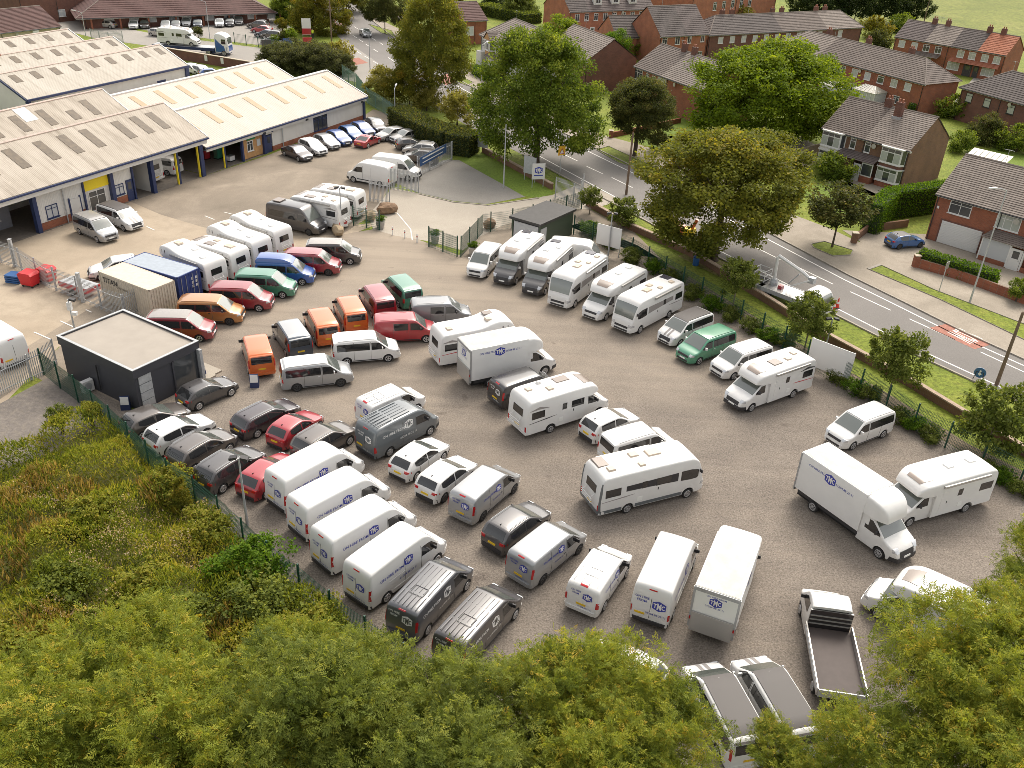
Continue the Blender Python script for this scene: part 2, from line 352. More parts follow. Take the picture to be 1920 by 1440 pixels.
sheet('side_road', [(90, 26), (240, 54), (300, 66), (480, 89), (560, 97), (610, 88), (650, 78), (715, 122), (735, 150), (690, 158), (560, 134), (420, 110), (320, 92), (180, 72), (100, 52)], .014, 'side_road')
sheet('car_park', [(190, 40), (235, 24), (515, 32), (560, 60), (545, 84), (480, 84), (300, 61), (232, 50)], .014, 'side_road')
far_pav = [(x + 12, y - 6) for x, y in FAR]
sheet('pavement', far_pav[:-2] + [(700, 30), (735, 48), (810, 82), (862, 116), (905, 140), (935, 160), (1000, 195), (1120, 250), (1200, 272), (1300, 300), (1480, 400), (1560, 430), (1605, 452), (1700, 478), (1920, 545), (2200, 640)], .016, 'pavement')
sheet('far_estate_paving', [(1070, 75), (1115, 60), (1200, 70), (1170, 110), (1080, 105)], .014, 'side_road')
for k, pts in enumerate(([(1520, 458), (1545, 453), (1600, 470), (1595, 479), (1562, 481), (1525, 465)], [(1625, 504), (1648, 496), (1750, 543), (1925, 610), (1990, 640), (1990, 668), (1925, 640), (1850, 604), (1760, 561)],
                         [(1117, 281), (1140, 274), (1222, 311), (1210, 320), (1160, 306)], [(838, 135), (850, 137), (888, 155), (876, 161), (850, 151)], [(690, 45), (735, 58), (742, 70), (715, 62)], [(745, 20), (770, 32), (765, 45), (735, 38)])):
    sheet('verge', pts, .030, 'grass')
    # its low kerb
    P = [G(x, y) for x, y in pts]; c = sum(P, Vector()) / len(P); mb = MB()
    for a, b in zip(P, P[1:] + P[:1]):
        mb.hexa([(a.x, a.y, 0), (b.x, b.y, 0), *[(q.x + (c.x - q.x) * .03, q.y + (c.y - q.y) * .03, 0) for q in (b, a)], (a.x, a.y, .09), (b.x, b.y, .09), *[(q.x + (c.x - q.x) * .03, q.y + (c.y - q.y) * .03, .09) for q in (b, a)]])
    part('verge_kerb', mb, 'kerb_stone' if 'kerb_stone' in MATS else pm('kerb_stone', (.3, .27, .23), .9, var=.2) and 'kerb_stone', kind='structure')
for nm, pts, m in (('garden_lawn', [(1500, 350), (1590, 340), (1690, 385), (1640, 420), (1560, 395), (1510, 372)], 'lawn'), ('garden_path', [(1565, 342), (1600, 332), (1700, 360), (1675, 378), (1640, 370)], 'pavement'),
                   ('house_drive', [(1580, 432), (1750, 440), (1850, 475), (1920, 500), (1920, 545), (1700, 478), (1620, 458)], 'pavement'), ('back_lawn', [(1830, 300), (1870, 270), (1990, 320), (1990, 360)], 'lawn'),
                   ('front_lawn', [(1190, 262), (1260, 255), (1300, 300), (1240, 290)], 'lawn'), ('front_lawn', [(1230, 225), (1285, 215), (1330, 250), (1250, 260)], 'lawn'),
                   ('car_drive', [(1400, 280), (1500, 255), (1560, 290), (1480, 330)], 'pavement'), ('lane', [(1790, 190), (1830, 140), (1850, 150), (1815, 215)], 'side_road'),
                   ('dry_grass_bank', [(1310, 470), (1420, 520), (1400, 545), (1270, 480)], 'dry_grass')):
    sheet(nm, pts, .022, m)
# hard kerbs along the road
pm('kerb_stone', (.34, .30, .25), .9, var=.2)
def strip(name, P, wd, z, m, h=0.0, kind='structure', parent=None):
    """a band of width wd along the points; h lifts it into a solid kerb"""
    P = [Vector((p[0], p[1], 0)) for p in P]; V = []; F = []; n = len(P)
    for i, p in enumerate(P):
        d = (P[min(i + 1, n - 1)] - P[max(i - 1, 0)]).normalized(); q = Vector((-d.y, d.x, 0)) * wd / 2
        V += [(p.x + q.x, p.y + q.y, z), (p.x - q.x, p.y - q.y, z)]
    for i in range(n - 1): F.append([2 * i, 2 * i + 1, 2 * i + 3, 2 * i + 2])
    if h:
        k = len(V); V += [(x, y, z - h) for x, y, zz in V]
        for i in range(n - 1):
            F.append([2 * i, 2 * i + 2, k + 2 * i + 2, k + 2 * i]); F.append([2 * i + 1, k + 2 * i + 1, k + 2 * i + 3, 2 * i + 3])
        F += [[0, k, k + 1, 1], [2 * n - 2, 2 * n - 1, k + 2 * n - 1, k + 2 * n - 2]]
    return add(name, mesh(name, V, F), m, parent, kind=kind)
strip('kerb', [G(x, y) for x, y in fr[:-2]], .16, .12, 'kerb_stone', .12)
strip('kerb', [G(x, y) for x, y in nr[6:]], .16, .12, 'kerb_stone', .12)
strip('kerb', [G(x, y) for x, y in [(785, 364), (850, 379.5), (915, 385.5), (970, 377.5), (1010, 372)]], .14, .08, 'kerb_stone', .08)
pm('road_white', (.72, .70, .66), .7, var=.12, scale=6)
pm('road_red', (.33, .135, .095), .85, var=.3, scale=3)
pm('road_yellow', (.6, .42, .12), .8, var=.2)
strip('edge_line', [G(x, y) for x, y in NEAR[3:]], .15, .015, 'road_white')
strip('edge_line', [G(x, y) for x, y in FAR[:-4]], .15, .015, 'road_white')
for a, b in (((1405, 458), (1463, 487)), ((1494, 500), (1562, 533)), ((1594, 547), (1670, 582)), ((1705, 598), (1790, 637)), ((1838, 660), (1925, 700)), ((1058, 290), (1083, 302)), ((1100, 312), (1130, 326)), ((1147, 333), (1186, 352)), ((1235, 376), (1275, 395)), ((1320, 417), (1362, 437)),
             ((812, 158), (828, 167)), ((840, 173), (856, 182)), ((868, 189), (884, 198)), ((900, 208), (918, 217)), ((935, 226), (955, 236)), ((640, 77), (656, 88)), ((664, 93), (678, 102)), ((683, 105), (694, 111)), ((700, 115), (711, 121)),
             ((640, 47), (648, 53)), ((650, 58), (658, 64)), ((661, 66), (669, 71)), ((673, 74), (681, 79)), ((686, 83), (694, 88)), ((700, 92), (708, 97)), ((648, 40), (656, 45)), ((664, 50), (672, 55)), ((696, 70), (704, 76)), ((712, 80), (718, 84)), ((728, 108), (740, 116))):
    strip('centre_line_dash', [G(*a), G(*b)], .13, .015, 'road_white')
sheet('red_patch', [(1742, 615), (1788, 604), (1870, 643), (1827, 655)], .015, 'road_red')
sheet('red_patch', [(812, 145), (842, 138), (862, 152), (836, 160)], .015, 'road_red')
sheet('red_patch', [(640, 113), (672, 108), (690, 118), (655, 124)], .015, 'road_red')
d = (G(1827, 655) - G(1742, 615)).normalized(); nrm = Vector((d.y, -d.x, 0)) if Vector((d.y, -d.x, 0)).dot(G(1788, 604) - G(1742, 615)) < 0 else Vector((-d.y, d.x, 0))
cs = (G(1742, 615) + G(1788, 604) + G(1870, 643) + G(1827, 655)) / 4
V, F = text2d('SLOW', 1.0, .012)
add('slow_marking', mesh('slow_marking', [tuple(cs + nrm * (x * .66) + d * (y * 3.4) + Vector((0, 0, .022))) for x, y in V], F), 'road_white', kind='structure')
# yard bay lines
for a, b in (((64, 623), (96, 637)), ((113, 602), (137, 613)), ((161, 581), (172, 586)), ((735, 270), (752, 282)), ((384, 405), (402, 412)), ((275, 425), (290, 432)), ((420, 398), (444, 404)), ((745, 400), (770, 430)), ((770, 430), (773, 450))):
    strip('bay_line', [G(*a), G(*b)], .1, .026, 'road_white')
# ------------------------------------------------------------------ building materials
def brick_mat(name, c1, c2, mortar, sx=4.4, sy=13.3):
    m = bpy.data.materials.new(name); m.use_nodes = True; nt = m.node_tree; b = nt.nodes["Principled BSDF"]; b.inputs['Roughness'].default_value = .9
    tc = N(nt, "ShaderNodeTexCoord"); sp = N(nt, "ShaderNodeSeparateXYZ"); nt.links.new(tc.outputs['Object'], sp.inputs[0])
    ad = N(nt, "ShaderNodeMath", operation='ADD'); nt.links.new(sp.outputs[0], ad.inputs[0]); nt.links.new(sp.outputs[1], ad.inputs[1])
    cb = N(nt, "ShaderNodeCombineXYZ"); nt.links.new(ad.outputs[0], cb.inputs[0]); nt.links.new(sp.outputs[2], cb.inputs[1])
    br = N(nt, "ShaderNodeTexBrick", i_Scale=1.0); br.inputs['Color1'].default_value = (*c1, 1); br.inputs['Color2'].default_value = (*c2, 1); br.inputs['Mortar'].default_value = (*mortar, 1)
    br.inputs['Brick Width'].default_value = .225; br.inputs['Row Height'].default_value = .075; br.inputs['Mortar Size'].default_value = .007
    nt.links.new(cb.outputs[0], br.inputs['Vector'])
    n = N(nt, "ShaderNodeTexNoise", i_Scale=.9, i_Detail=5.0); nt.links.new(tc.outputs['Object'], n.inputs['Vector'])
    f = ramp(nt, n.outputs[0], [(.3, (.78, .78, .78)), (.75, (1.18, 1.15, 1.1))])
    mx = N(nt, "ShaderNodeMixRGB", blend_type='MULTIPLY'); mx.inputs[0].default_value = 1; nt.links.new(br.outputs[0], mx.inputs[1]); nt.links.new(f, mx.inputs[2]); nt.links.new(mx.outputs[0], b.inputs['Base Color'])
    MATS[name] = m
brick_mat('brick_red', (.235, .068, .035), (.30, .092, .045), (.22, .15, .11))
brick_mat('brick_orange', (.30, .095, .05), (.36, .12, .06), (.28, .19, .14))
brick_mat('brick_brown', (.15, .075, .042), (.19, .095, .052), (.17, .13, .1))
brick_mat('brick_dark', (.135, .055, .04), (.175, .07, .048), (.12, .09, .08))
def sheet_mat(name, c1, c2, stain, ribs=True, amt=.5, period=.18):
    """profiled roof sheet: stains that run down the fall, ribs across the length (local x)"""
    m = bpy.data.materials.new(name); m.use_nodes = True; nt = m.node_tree; b = nt.nodes["Principled BSDF"]; b.inputs['Roughness'].default_value = .75
    tc = N(nt, "ShaderNodeTexCoord"); mp = N(nt, "ShaderNodeMapping"); mp.inputs['Scale'].default_value = (1.6, .16, .16); nt.links.new(tc.outputs['Object'], mp.inputs[0])
    n = N(nt, "ShaderNodeTexNoise", i_Scale=1.0, i_Detail=7.0, i_Roughness=.7); nt.links.new(mp.outputs[0], n.inputs['Vector'])
    n2 = N(nt, "ShaderNodeTexNoise", i_Scale=.35, i_Detail=5.0); nt.links.new(tc.outputs['Object'], n2.inputs['Vector'])
    c = ramp(nt, n2.outputs[0], [(.3, c1), (.75, c2)]); f = ramp(nt, n.outputs[0], [(.48, (0, 0, 0)), (.8, (amt, amt, amt))])
    mx = N(nt, "ShaderNodeMixRGB"); nt.links.new(f, mx.inputs[0]); nt.links.new(c, mx.inputs[1]); mx.inputs[2].default_value = (*stain, 1); nt.links.new(mx.outputs[0], b.inputs['Base Color'])
    if ribs:
        wv = N(nt, "ShaderNodeTexWave", bands_direction='X', i_Scale=.314 / period, i_Distortion=.0); nt.links.new(tc.outputs['Object'], wv.inputs['Vector'])
        bp = N(nt, "ShaderNodeBump", i_Strength=.3, i_Distance=.04); nt.links.new(wv.outputs[0], bp.inputs['Height']); nt.links.new(bp.outputs[0], b.inputs['Normal'])
    MATS[name] = m
sheet_mat('fibre_roof', (.36, .31, .25), (.45, .395, .33), (.17, .135, .095), amt=.95)
sheet_mat('fibre_roof_far', (.40, .36, .30), (.47, .43, .37), (.22, .18, .13), amt=.85)
sheet_mat('cream_sheet', (.50, .435, .375), (.55, .48, .415), (.38, .32, .265), amt=.4, period=.33)
sheet_mat('white_cladding', (.60, .58, .545), (.68, .66, .62), (.48, .44, .39), amt=.4)
pm('dirty_skylight', (.105, .075, .045), .6, var=.4, scale=2.5)
pm('amber_skylight', (.38, .28, .165), .6, var=.12, scale=1.5)
pm('new_sheet', (.58, .56, .53), .6)
def tile_mat(name, c, var=.22):
    pm(name, c, .85, var=var, scale=1.1, bump=.3, bscale=9)
tile_mat('tile_grey', (.15, .12, .103)); tile_mat('tile_light', (.225, .187, .16)); tile_mat('tile_dark', (.098, .08, .073)); tile_mat('tile_orange', (.36, .135, .075)); tile_mat('tile_brown', (.105, .055, .048)); tile_mat('tile_purple', (.12, .095, .088))
pm('ridge_tile', (.21, .175, .15), .9, var=.2); pm('render_white', (.58, .56, .53), .85, var=.06); pm('render_beige', (.46, .39, .30), .9, var=.12)
pm('upvc', (.64, .63, .61), .45); pm('house_glass', (.05, .055, .06), .08, spec=.9); pm('blind', (.36, .38, .34), .4, spec=.7); pm('net', (.45, .46, .47), .4)
pm('lead', (.3, .3, .31), .7, var=.2); pm('gutter', (.02, .02, .022), .5); pm('terracotta', (.32, .12, .07), .8); pm('yellow_sign', (.78, .60, .02), .5, var=.04)
pm('ply', (.42, .235, .10), .8, var=.18, scale=2.5); pm('conservatory_roof', (.36, .335, .28), .4, var=.08); pm('charcoal', (.042, .043, .052), .5, var=.06); pm('membrane', (.34, .30, .255), .85, var=.07, scale=.8)
pm('shop_dark', (.05, .047, .045), .7, var=.2); pm('workshop_floor', (.17, .145, .12), .7, var=.2, world=True); pm('green_panel', (.055, .075, .05), .55, var=.05)

def slope(name, e0, e1, r1, r0, m, parent, n=14, lip=.055, thick=.0):
    """tiled slope laid in courses: eave e0-e1, ridge r0-r1; every course lips over the one below"""
    e0, e1, r0, r1 = (Vector(q) for q in (e0, e1, r0, r1)); nv = (e1 - e0).cross(r0 - e0)
    if nv.length < 1e-6: nv = (e1 - e0).cross(r1 - e0)
    nv.normalize()
    if nv.z < 0: nv = -nv
    V = []; F = []
    for i in range(n):
        a0 = e0.lerp(r0, i / n); a1 = e1.lerp(r1, i / n); b0 = e0.lerp(r0, (i + 1) / n); b1 = e1.lerp(r1, (i + 1) / n); k = len(V)
        V += [tuple(a0), tuple(a1), tuple(a1 + nv * lip), tuple(a0 + nv * lip), tuple(b1 + nv * .002), tuple(b0 + nv * .002)]
        F += [[k, k + 1, k + 2, k + 3], [k + 3, k + 2, k + 4, k + 5]]
    return add(name, mesh(name, V, F), m, parent)

def win(parent, x, z, w, h, axis='f', off=0.0, m='house_glass', frame='upvc', bars=1, sill=True, d=.05, top=True):
    """window on a wall of the local house frame: front (y=off), right end (x=off) or left end; frame > pane"""
    t = .07
    def P(u, v, q):   # u across, v up, q outwards
        return (x + u, off - q, z + v) if axis == 'f' else (off + q, x + u, z + v) if axis == 'r' else (off - q, x - u, z + v)
    def bx(mb, u0, u1, v0, v1, q0, q1): mb.hexa([P(u0, v0, q1), P(u1, v0, q1), P(u1, v0, q0), P(u0, v0, q0), P(u0, v1, q1), P(u1, v1, q1), P(u1, v1, q0), P(u0, v1, q0)])
    mb = MB(); a = w / 2
    bx(mb, -a, a, 0, t, -.02, d); bx(mb, -a, a, h - t, h, -.02, d); bx(mb, -a, -a + t, t, h - t, -.02, d); bx(mb, a - t, a, t, h - t, -.02, d)
    for i in range(bars): u = -a + w * (i + 1) / (bars + 1); bx(mb, u - t * .4, u + t * .4, t, h - t, -.02, d)
    if top: bx(mb, -a + t, a - t, h * .70, h * .70 + t * .7, -.02, d - .004)
    if sill: bx(mb, -a - .06, a + .06, -.07, 0, -.02, d + .07)
    f = part('window', mb, frame, parent)
    mb = MB(); bx(mb, -a + t, a - t, t, h - t, -.03, .012); part('pane', mb, m, f)
    return f

def door(parent, x, w, h, m='upvc', off=0.0, z=0, axis='f', glass=True):
    d = part('door', MB().box(x - w / 2, x + w / 2, off - .06, off + .05, z, z + h) if axis == 'f' else MB().box(off - .05, off + .06, x - w / 2, x + w / 2, z, z + h), m, parent)
    if axis == 'f':
        part('handle', MB().box(x + w * .32, x + w * .38, off - .1, off - .06, z + 1.0, z + 1.08), 'steel', d)
        if glass: part('pane', MB().box(x - w * .28, x + w * .28, off - .07, off - .055, z + h * .55, z + h * .9), 'house_glass', d)
    return d

def house(name, label, A, B, ze=5.0, depth=9.0, rise=2.9, hipL=0.0, hipR=0.0, wall='brick_red', tiles=(('tile_grey', 1.0),), wins=(), courses=16, over=.35, chim=(), width=None, cat='house', group=None):
    """A,B: left and right end of the front eave as sighted, at height ze; local x along the front, y to the back"""
    a = G(*A, ze); b = G(*B, ze); d = b - a; L = width or Vector((d.x, d.y)).length; h = math.atan2(d.y, d.x)
    o = thing(name, label, cat, (a.x, a.y, 0), h, group); D = depth; zr = ze + rise
    mb = MB(); mb.box(0, L, 0, D, 0, ze)
    part('wall', mb, wall, o)
    for nm, x, hip in (('gable', 0, hipL), ('gable', L, hipR)):
        if not hip:
            x0, x1 = (0.0, .25) if x == 0 else (L - .25, L)
            g = MB(); n = [(x0, 0, ze), (x0, D, ze), (x0, D / 2, zr - .08), (x1, 0, ze), (x1, D, ze), (x1, D / 2, zr - .08)]
            g.v = n; g.f = [[0, 1, 2], [3, 5, 4], [0, 3, 4, 1], [1, 4, 5, 2], [2, 5, 3, 0]]; part(nm, g, wall, o)
    ov = over; k = rise / (D / 2); zo = ze - ov * k; ea = -.12 if not hipL else -ov; eb = L + .12 if not hipR else L + ov
    rl = ea if not hipL else hipL; rr = eb if not hipR else L - hipR
    x = 0.0
    for i, (tm, fr) in enumerate(tiles):
        u0, u1 = x, x + fr; x = u1
        first, last = i == 0, i == len(tiles) - 1
        e0 = ea if first else L * u0; e1 = eb if last else L * u1; q0 = rl if first else L * u0; q1 = rr if last else L * u1
        part_z = .06
        slope('roof_slope', (e0, -ov, zo + part_z), (e1, -ov, zo + part_z), (q1, D / 2, zr + part_z), (q0, D / 2, zr + part_z), tm, o, courses)
        slope('roof_slope', (e1, D + ov, zo + part_z), (e0, D + ov, zo + part_z), (q0, D / 2, zr + part_z), (q1, D / 2, zr + part_z), tm, o, courses)
    if hipL: slope('hip_slope', (-ov, D + ov, zo + .06), (-ov, -ov, zo + .06), (rl, D / 2, zr + .06), (rl, D / 2, zr + .06), tiles[0][0], o, courses)
    if hipR: slope('hip_slope', (L + ov, -ov, zo + .06), (L + ov, D + ov, zo + .06), (rr, D / 2, zr + .06), (rr, D / 2, zr + .06), tiles[-1][0], o, courses)
    mb = MB(); mb.tube([(rl, D / 2, zr + .07), (rr, D / 2, zr + .07)], .11, 6)
    for hp, xe, xr in ((hipL, -ov, rl), (hipR, L + ov, rr)):
        if hp:
            for y in (-ov, D + ov): mb.tube([(xe, y, zo + .08), (xr, D / 2, zr + .07)], .09, 5)
    part('ridge_tiles', mb, 'ridge_tile', o)
    part('gutter', MB().tube([(ea, -ov - .04, zo), (eb, -ov - .04, zo)], .07, 6), 'gutter', o)
    part('fascia', MB().box(ea + .1, eb - .1, -ov + .02, -.0, zo - .12, zo + .02), 'upvc', o)
    for cx, cy, ch in chim:
        c = part('chimney', MB().box(cx - .45, cx + .45, D * cy - .3, D * cy + .3, zr - 1.0, zr + ch), 'brick_dark', o)
        part('chimney_flashing', MB().box(cx - .55, cx + .55, D * cy - .42, D * cy + .42, zr - 1.1, zr - .25 + (0 if abs(cy - .5) < .1 else -.4)), 'lead', c)
        for q in (-.2, .2): part('chimney_pot', MB().lathe([(.11, 0), (.12, .1), (.09, .35), (.12, .38)], 8, 'z', (cx + q, D * cy, zr + ch)), 'terracotta', c)
    for dx in (.18, L * .5, L - .18): part('downpipe', MB().tube([(dx, -.08, 0), (dx, -.08, ze - .2)], .045, 5), 'gutter', o)
    if L > 9: part('satellite_dish', MB().lathe([(.02, 0), (.2, -.04), (.3, -.12)], 10, 'y', (L * .62, -.2, ze - .7)), 'light_silver', o); part('tv_aerial', MB().tube([(L * .3, D / 2, zr), (L * .3, D / 2, zr + 1.5)], .025, 4).tube([(L * .3 - .5, D / 2, zr + 1.4), (L * .3 + .5, D / 2, zr + 1.4)], .02, 4), 'steel', o)
    for wv in wins:
        ax, wx, wz, ww, wh = wv[:5]; gm = wv[5] if len(wv) > 5 else 'house_glass'; br = wv[6] if len(wv) > 6 else 1; fm = wv[7] if len(wv) > 7 else 'upvc'
        win(o, wx, wz, ww, wh, ax, 0.0 if ax == 'f' else L if ax == 'r' else 0.0, gm, fm, br)
    return o, L

def bay(o, x0, x1, z0, z1, dep=.7, wall='upvc', name='bay_window', low=None, roof=True):
    """projecting boxed window: plinth, glass on three sides, flat top"""
    b = part(name, MB().prism([(x0, 0), (x0 + .35, -dep), (x1 - .35, -dep), (x1, 0)], z0, z1), 'upvc', o)
    hh = z1 - z0; n = 3; ww = (x1 - x0 - .7)
    for i in range(n):
        u0 = x0 + .42 + (ww - .14) * i / n; u1 = x0 + .42 + (ww - .14) * (i + 1) / n - .06
        part('pane', MB().box(u0, u1, -dep - .012, -dep + .05, z0 + .14, z0 + hh * .68), 'blind' if i != 1 else 'house_glass', b)
        part('pane', MB().box(u0, u1, -dep - .012, -dep + .05, z0 + hh * .74, z1 - .1), 'house_glass', b)
    for xa, xb in ((x0, x0 + .35), (x1, x1 - .35)):
        q0 = Vector((xa, 0, 0)); q1 = Vector((xb, -dep, 0)); p0 = q0.lerp(q1, .2); p1 = q0.lerp(q1, .85); nn = Vector((q1.y - q0.y, q0.x - q1.x, 0)).normalized()
        if nn.y > 0: nn = -nn
        nn *= .015
        part('pane', MB().extr([p0 + Vector((0, 0, z0 + .14)), p1 + Vector((0, 0, z0 + .14)), p1 + Vector((0, 0, z1 - .1)), p0 + Vector((0, 0, z1 - .1))], nn), 'house_glass', b)
    part('bay_roof', MB().prism([(x0 - .12, 0), (x0 + .28, -dep - .14), (x1 - .28, -dep - .14), (x1 + .12, 0)], z1, z1 + .1), 'upvc', b)
    part('bay_sill', MB().prism([(x0 - .05, 0), (x0 + .3, -dep - .08), (x1 - .3, -dep - .08), (x1 + .05, 0)], z0 - .1, z0), 'upvc', b)
    return b

# ---- the pair of semis facing the road
o, L = house('semi_detached_house', 'brown brick pair of semis with two chimneys, white bay windows and long porch roof', (1545, 237), (1708, 280), 5.0, 9.2, 3.1, wall='brick_brown', tiles=(('tile_grey', .5), ('tile_light', .5)), courses=20, chim=((L0 := 5.4, .5, .9), (7.4, .38, 1.0)))
bay(o, .1, 3.4, 2.95, 4.75); bay(o, .1, 3.4, .9, 2.4); part('bay_panel', MB().prism([(.12, 0), (.47, -.66), (3.03, -.66), (3.38, 0)], 2.42, 2.84), 'render_white', o)
bay(o, L - 3.5, L - .2, 2.95, 4.75); bay(o, L - 3.5, L - .2, .75, 2.35); part('bay_panel', MB().prism([(L - 3.48, 0), (L - 3.13, -.66), (L - .57, -.66), (L - .22, 0)], 2.47, 2.84), 'brick_dark', o); part('bay_plinth', MB().prism([(L - 3.48, 0), (L - 3.13, -.66), (L - .57, -.66), (L - .22, 0)], 0, .64), 'brick_red', o)
for x in (4.4, 6.4): win(o, x, 3.3, .75, 1.25, bars=0)
slope('porch_roof', (3.1, -1.5, 2.5), (L - 3.3, -1.5, 2.5), (L - 3.3, .0, 3.15), (3.1, .0, 3.15), 'tile_purple', o, 6)
part('porch_wall', MB().box(3.6, 5.6, -1.2, -.02, 0, 2.45), 'brick_brown', o); door(o, 6.3, .95, 2.1, off=-1.2); part('porch_frame', MB().box(6.85, 8.3, -1.2, -1.1, .8, 2.4), 'upvc', o); part('porch_plinth', MB().box(6.85, 8.3, -1.22, -.02, 0, .8), 'brick_red', o); part('pane', MB().box(6.95, 8.2, -1.215, -1.09, .95, 2.25), 'house_glass', o)
part('security_light', MB().box(L - .1, L + .15, -.15, .1, 4.55, 4.75), 'upvc', o)
cons = thing('conservatory', 'cream roofed white conservatory behind the brown brick semis', 'conservatory', tuple((G(1795, 330)).to_tuple()), math.radians(-45))
for i in range(7): part('roof_panel', MB().extr([(i * .7, 0, 2.3), (i * .7 + .64, 0, 2.3), (i * .7 + .64, 3, 3.1), (i * .7, 3, 3.1)], (0, 0, .06)), 'conservatory_roof', cons)
for i in range(7): part('pane', MB().box(i * .7, i * .7 + .6, -.02, .03, .7, 2.2), 'blind', cons)
part('frame', MB().box(-.05, 4.95, -.05, .05, 0, .7).box(-.05, 4.95, -.05, .05, 2.2, 2.32), 'upvc', cons)

# ---- house with the white garage door
o, L = house('garage_house', 'red brick house with a big white garage door and grey tiled roof', (1760, 360), (1935, 408), 5.0, 9.0, 3.1, wall='brick_red', tiles=(('tile_light', 1.0),), courses=22, wins=(('f', 2.55, 3.3, 2.2, 1.35, 'house_glass', 1), ('f', 7.3, 3.2, 2.3, 1.4, 'blind', 2)), width=13)
gd = part('garage_door', MB().box(1.2, 5.3, -.05, .05, .05, 2.35), 'upvc', o)
for i in range(14): part('door_slat', MB().box(1.25, 5.25, -.085, -.05, .1 + i * .16, .1 + i * .16 + .13), 'upvc', gd)
part('garage_reveal', MB().box(1.02, 1.2, -.03, .03, 0, 2.5).box(5.3, 5.48, -.03, .03, 0, 2.5).box(1.2, 5.3, -.03, .03, 2.35, 2.5), 'brick_dark', o)
slope('porch_roof', (5.7, -1.6, 2.4), (12.5, -1.6, 2.4), (12.5, 0, 3.0), (6.3, 0, 3.0), 'tile_grey', o, 6); part('porch_front', MB().box(6.0, 12.3, -1.35, -1.2, 0, .5), 'brick_red', o)
part('porch_glazing', MB().box(6.0, 8.6, -1.36, -1.2, .5, 2.35), 'net', o); part('porch_frame', MB().box(8.6, 8.75, -1.4, -1.18, .1, 2.4).box(9.9, 10.05, -1.4, -1.18, .1, 2.4).box(5.9, 6.02, -1.4, -1.18, .1, 2.4).box(5.9, 12.3, -1.4, -1.18, 2.3, 2.42), 'upvc', o); door(o, 9.3, 1.1, 2.1, off=-1.3)
part('alarm_box', MB().box(.3, .5, -.1, .0, 3.4, 3.65), 'upvc', o)

# ---- houses further back
house('terrace_row', 'long brown brick terrace seen from behind with white conservatories, hipped at both ends', (1452, 82), (1735, 156), 5.0, 8.0, 2.7, 4.0, 4.0, 'brick_red', (('tile_light', .33), ('tile_grey', .67)), [('f', 3.2 + i * 2.75, 3.2, 1.3, 1.2, ('blind', 'net', 'house_glass')[i % 3], i % 2) for i in range(11)] + [('f', 20 + i * 4.5, .9, 1.3, 1.2) for i in range(3)] + [('f', 32.6, .2, .9, 1.5)], 14, chim=((8, .6, .9), (17, .6, .9), (26, .6, .9)))
house('terrace_row', 'brick terrace below the meadow whose right end roof is orange', (1680, 67), (1888, 102), 5.0, 8.0, 2.7, 0, 0, 'brick_red', (('tile_purple', .28), ('tile_light', .24), ('tile_dark', .24), ('tile_orange', .24)), [('f', x, 3.1, 1.3, 1.3, g, 1) for x, g in ((1.6, 'net'), (4.2, 'net'), (6.6, 'house_glass'), (9, 'house_glass'), (13.4, 'blind'), (15.6, 'blind'), (18, 'blind'), (20.2, 'blind'))] + [('f', 1.5, .8, 2.4, 1.3, 'house_glass', 2), ('f', 7.0, .8, 2.2, 1.3, 'house_glass', 2), ('f', 12.6, .7, 2.3, 1.4, 'blind', 2), ('f', 19.2, .7, 2.4, 1.4, 'blind', 2)], 12, chim=((5.3, .5, 1), (8.0, .5, 1), (16.0, .5, 1), (18.6, .5, 1)))
tr = bpy.data.objects['terrace_row.001']
slope('canopy', (11.8, -1.3, 2.35), (21.3, -1.3, 2.35), (21.0, 0, 2.95), (11.8, 0, 2.95), 'terracotta', tr, 4); slope('canopy', (4.6, -1.5, 2.35), (9.8, -1.5, 2.35), (9.8, 0, 2.95), (4.6, 0, 2.95), 'tile_grey', tr, 4); door(tr, 15.4, 1.6, 2.1, 'shop_dark'); door(tr, 17.0, 1.0, 2.1, 'shop_dark')
house('hipped_house', 'dark rendered brick house with a hipped grey roof at the right edge', (1805, 162), (1960, 204), 5.0, 9.0, 2.9, 4.2, 0, 'brick_dark', (('tile_dark', 1.0),), [('f', x, 3.0, 1.2, 1.35, 'blind', 0, 'gutter') for x in (1.7, 5.0, 9.2, 12.5)], 14)
house('terrace_row', 'low dark roofed brick terrace with three pairs of chimneys behind the bright green tree', (1330, 64), (1617, 49), 5.0, 7.5, 2.6, 4.0, 3.5, 'brick_dark', (('tile_dark', .45), ('tile_grey', .3), ('tile_light', .25)), [('f', 3 + i * 2.9, 3.2, 1.2, 1.2, 'net', 0) for i in range(12)], 12, chim=((6, .55, .9), (8.4, .55, .9), (19, .55, .9), (21.5, .55, .9), (31, .55, .9), (33.5, .55, .9)))
house('brick_house', 'orange brick house with steep dark roof and white windows beside the lane', (1238, 66), (1328, 61), 5.4, 9.5, 4.2, 0, 0, 'brick_orange', (('tile_dark', .55), ('tile_purple', .45)), [('f', x, 3.6, 1.1, 1.35, 'house_glass', 1) for x in (1.2, 4.2)] + [('f', 7.0, 3.7, .9, 1.3), ('f', 10.2, 3.8, .9, 1.2), ('f', 7.0, .8, .9, 1.3), ('f', 10.0, .1, 1.1, 2.0)], 16)
house('brick_house', 'low orange brick wing with a dark roof and gable facing left', (1155, 68), (1235, 67), 4.2, 8.0, 3.0, 0, 0, 'brick_orange', (('tile_dark', 1.0),), (), 14)
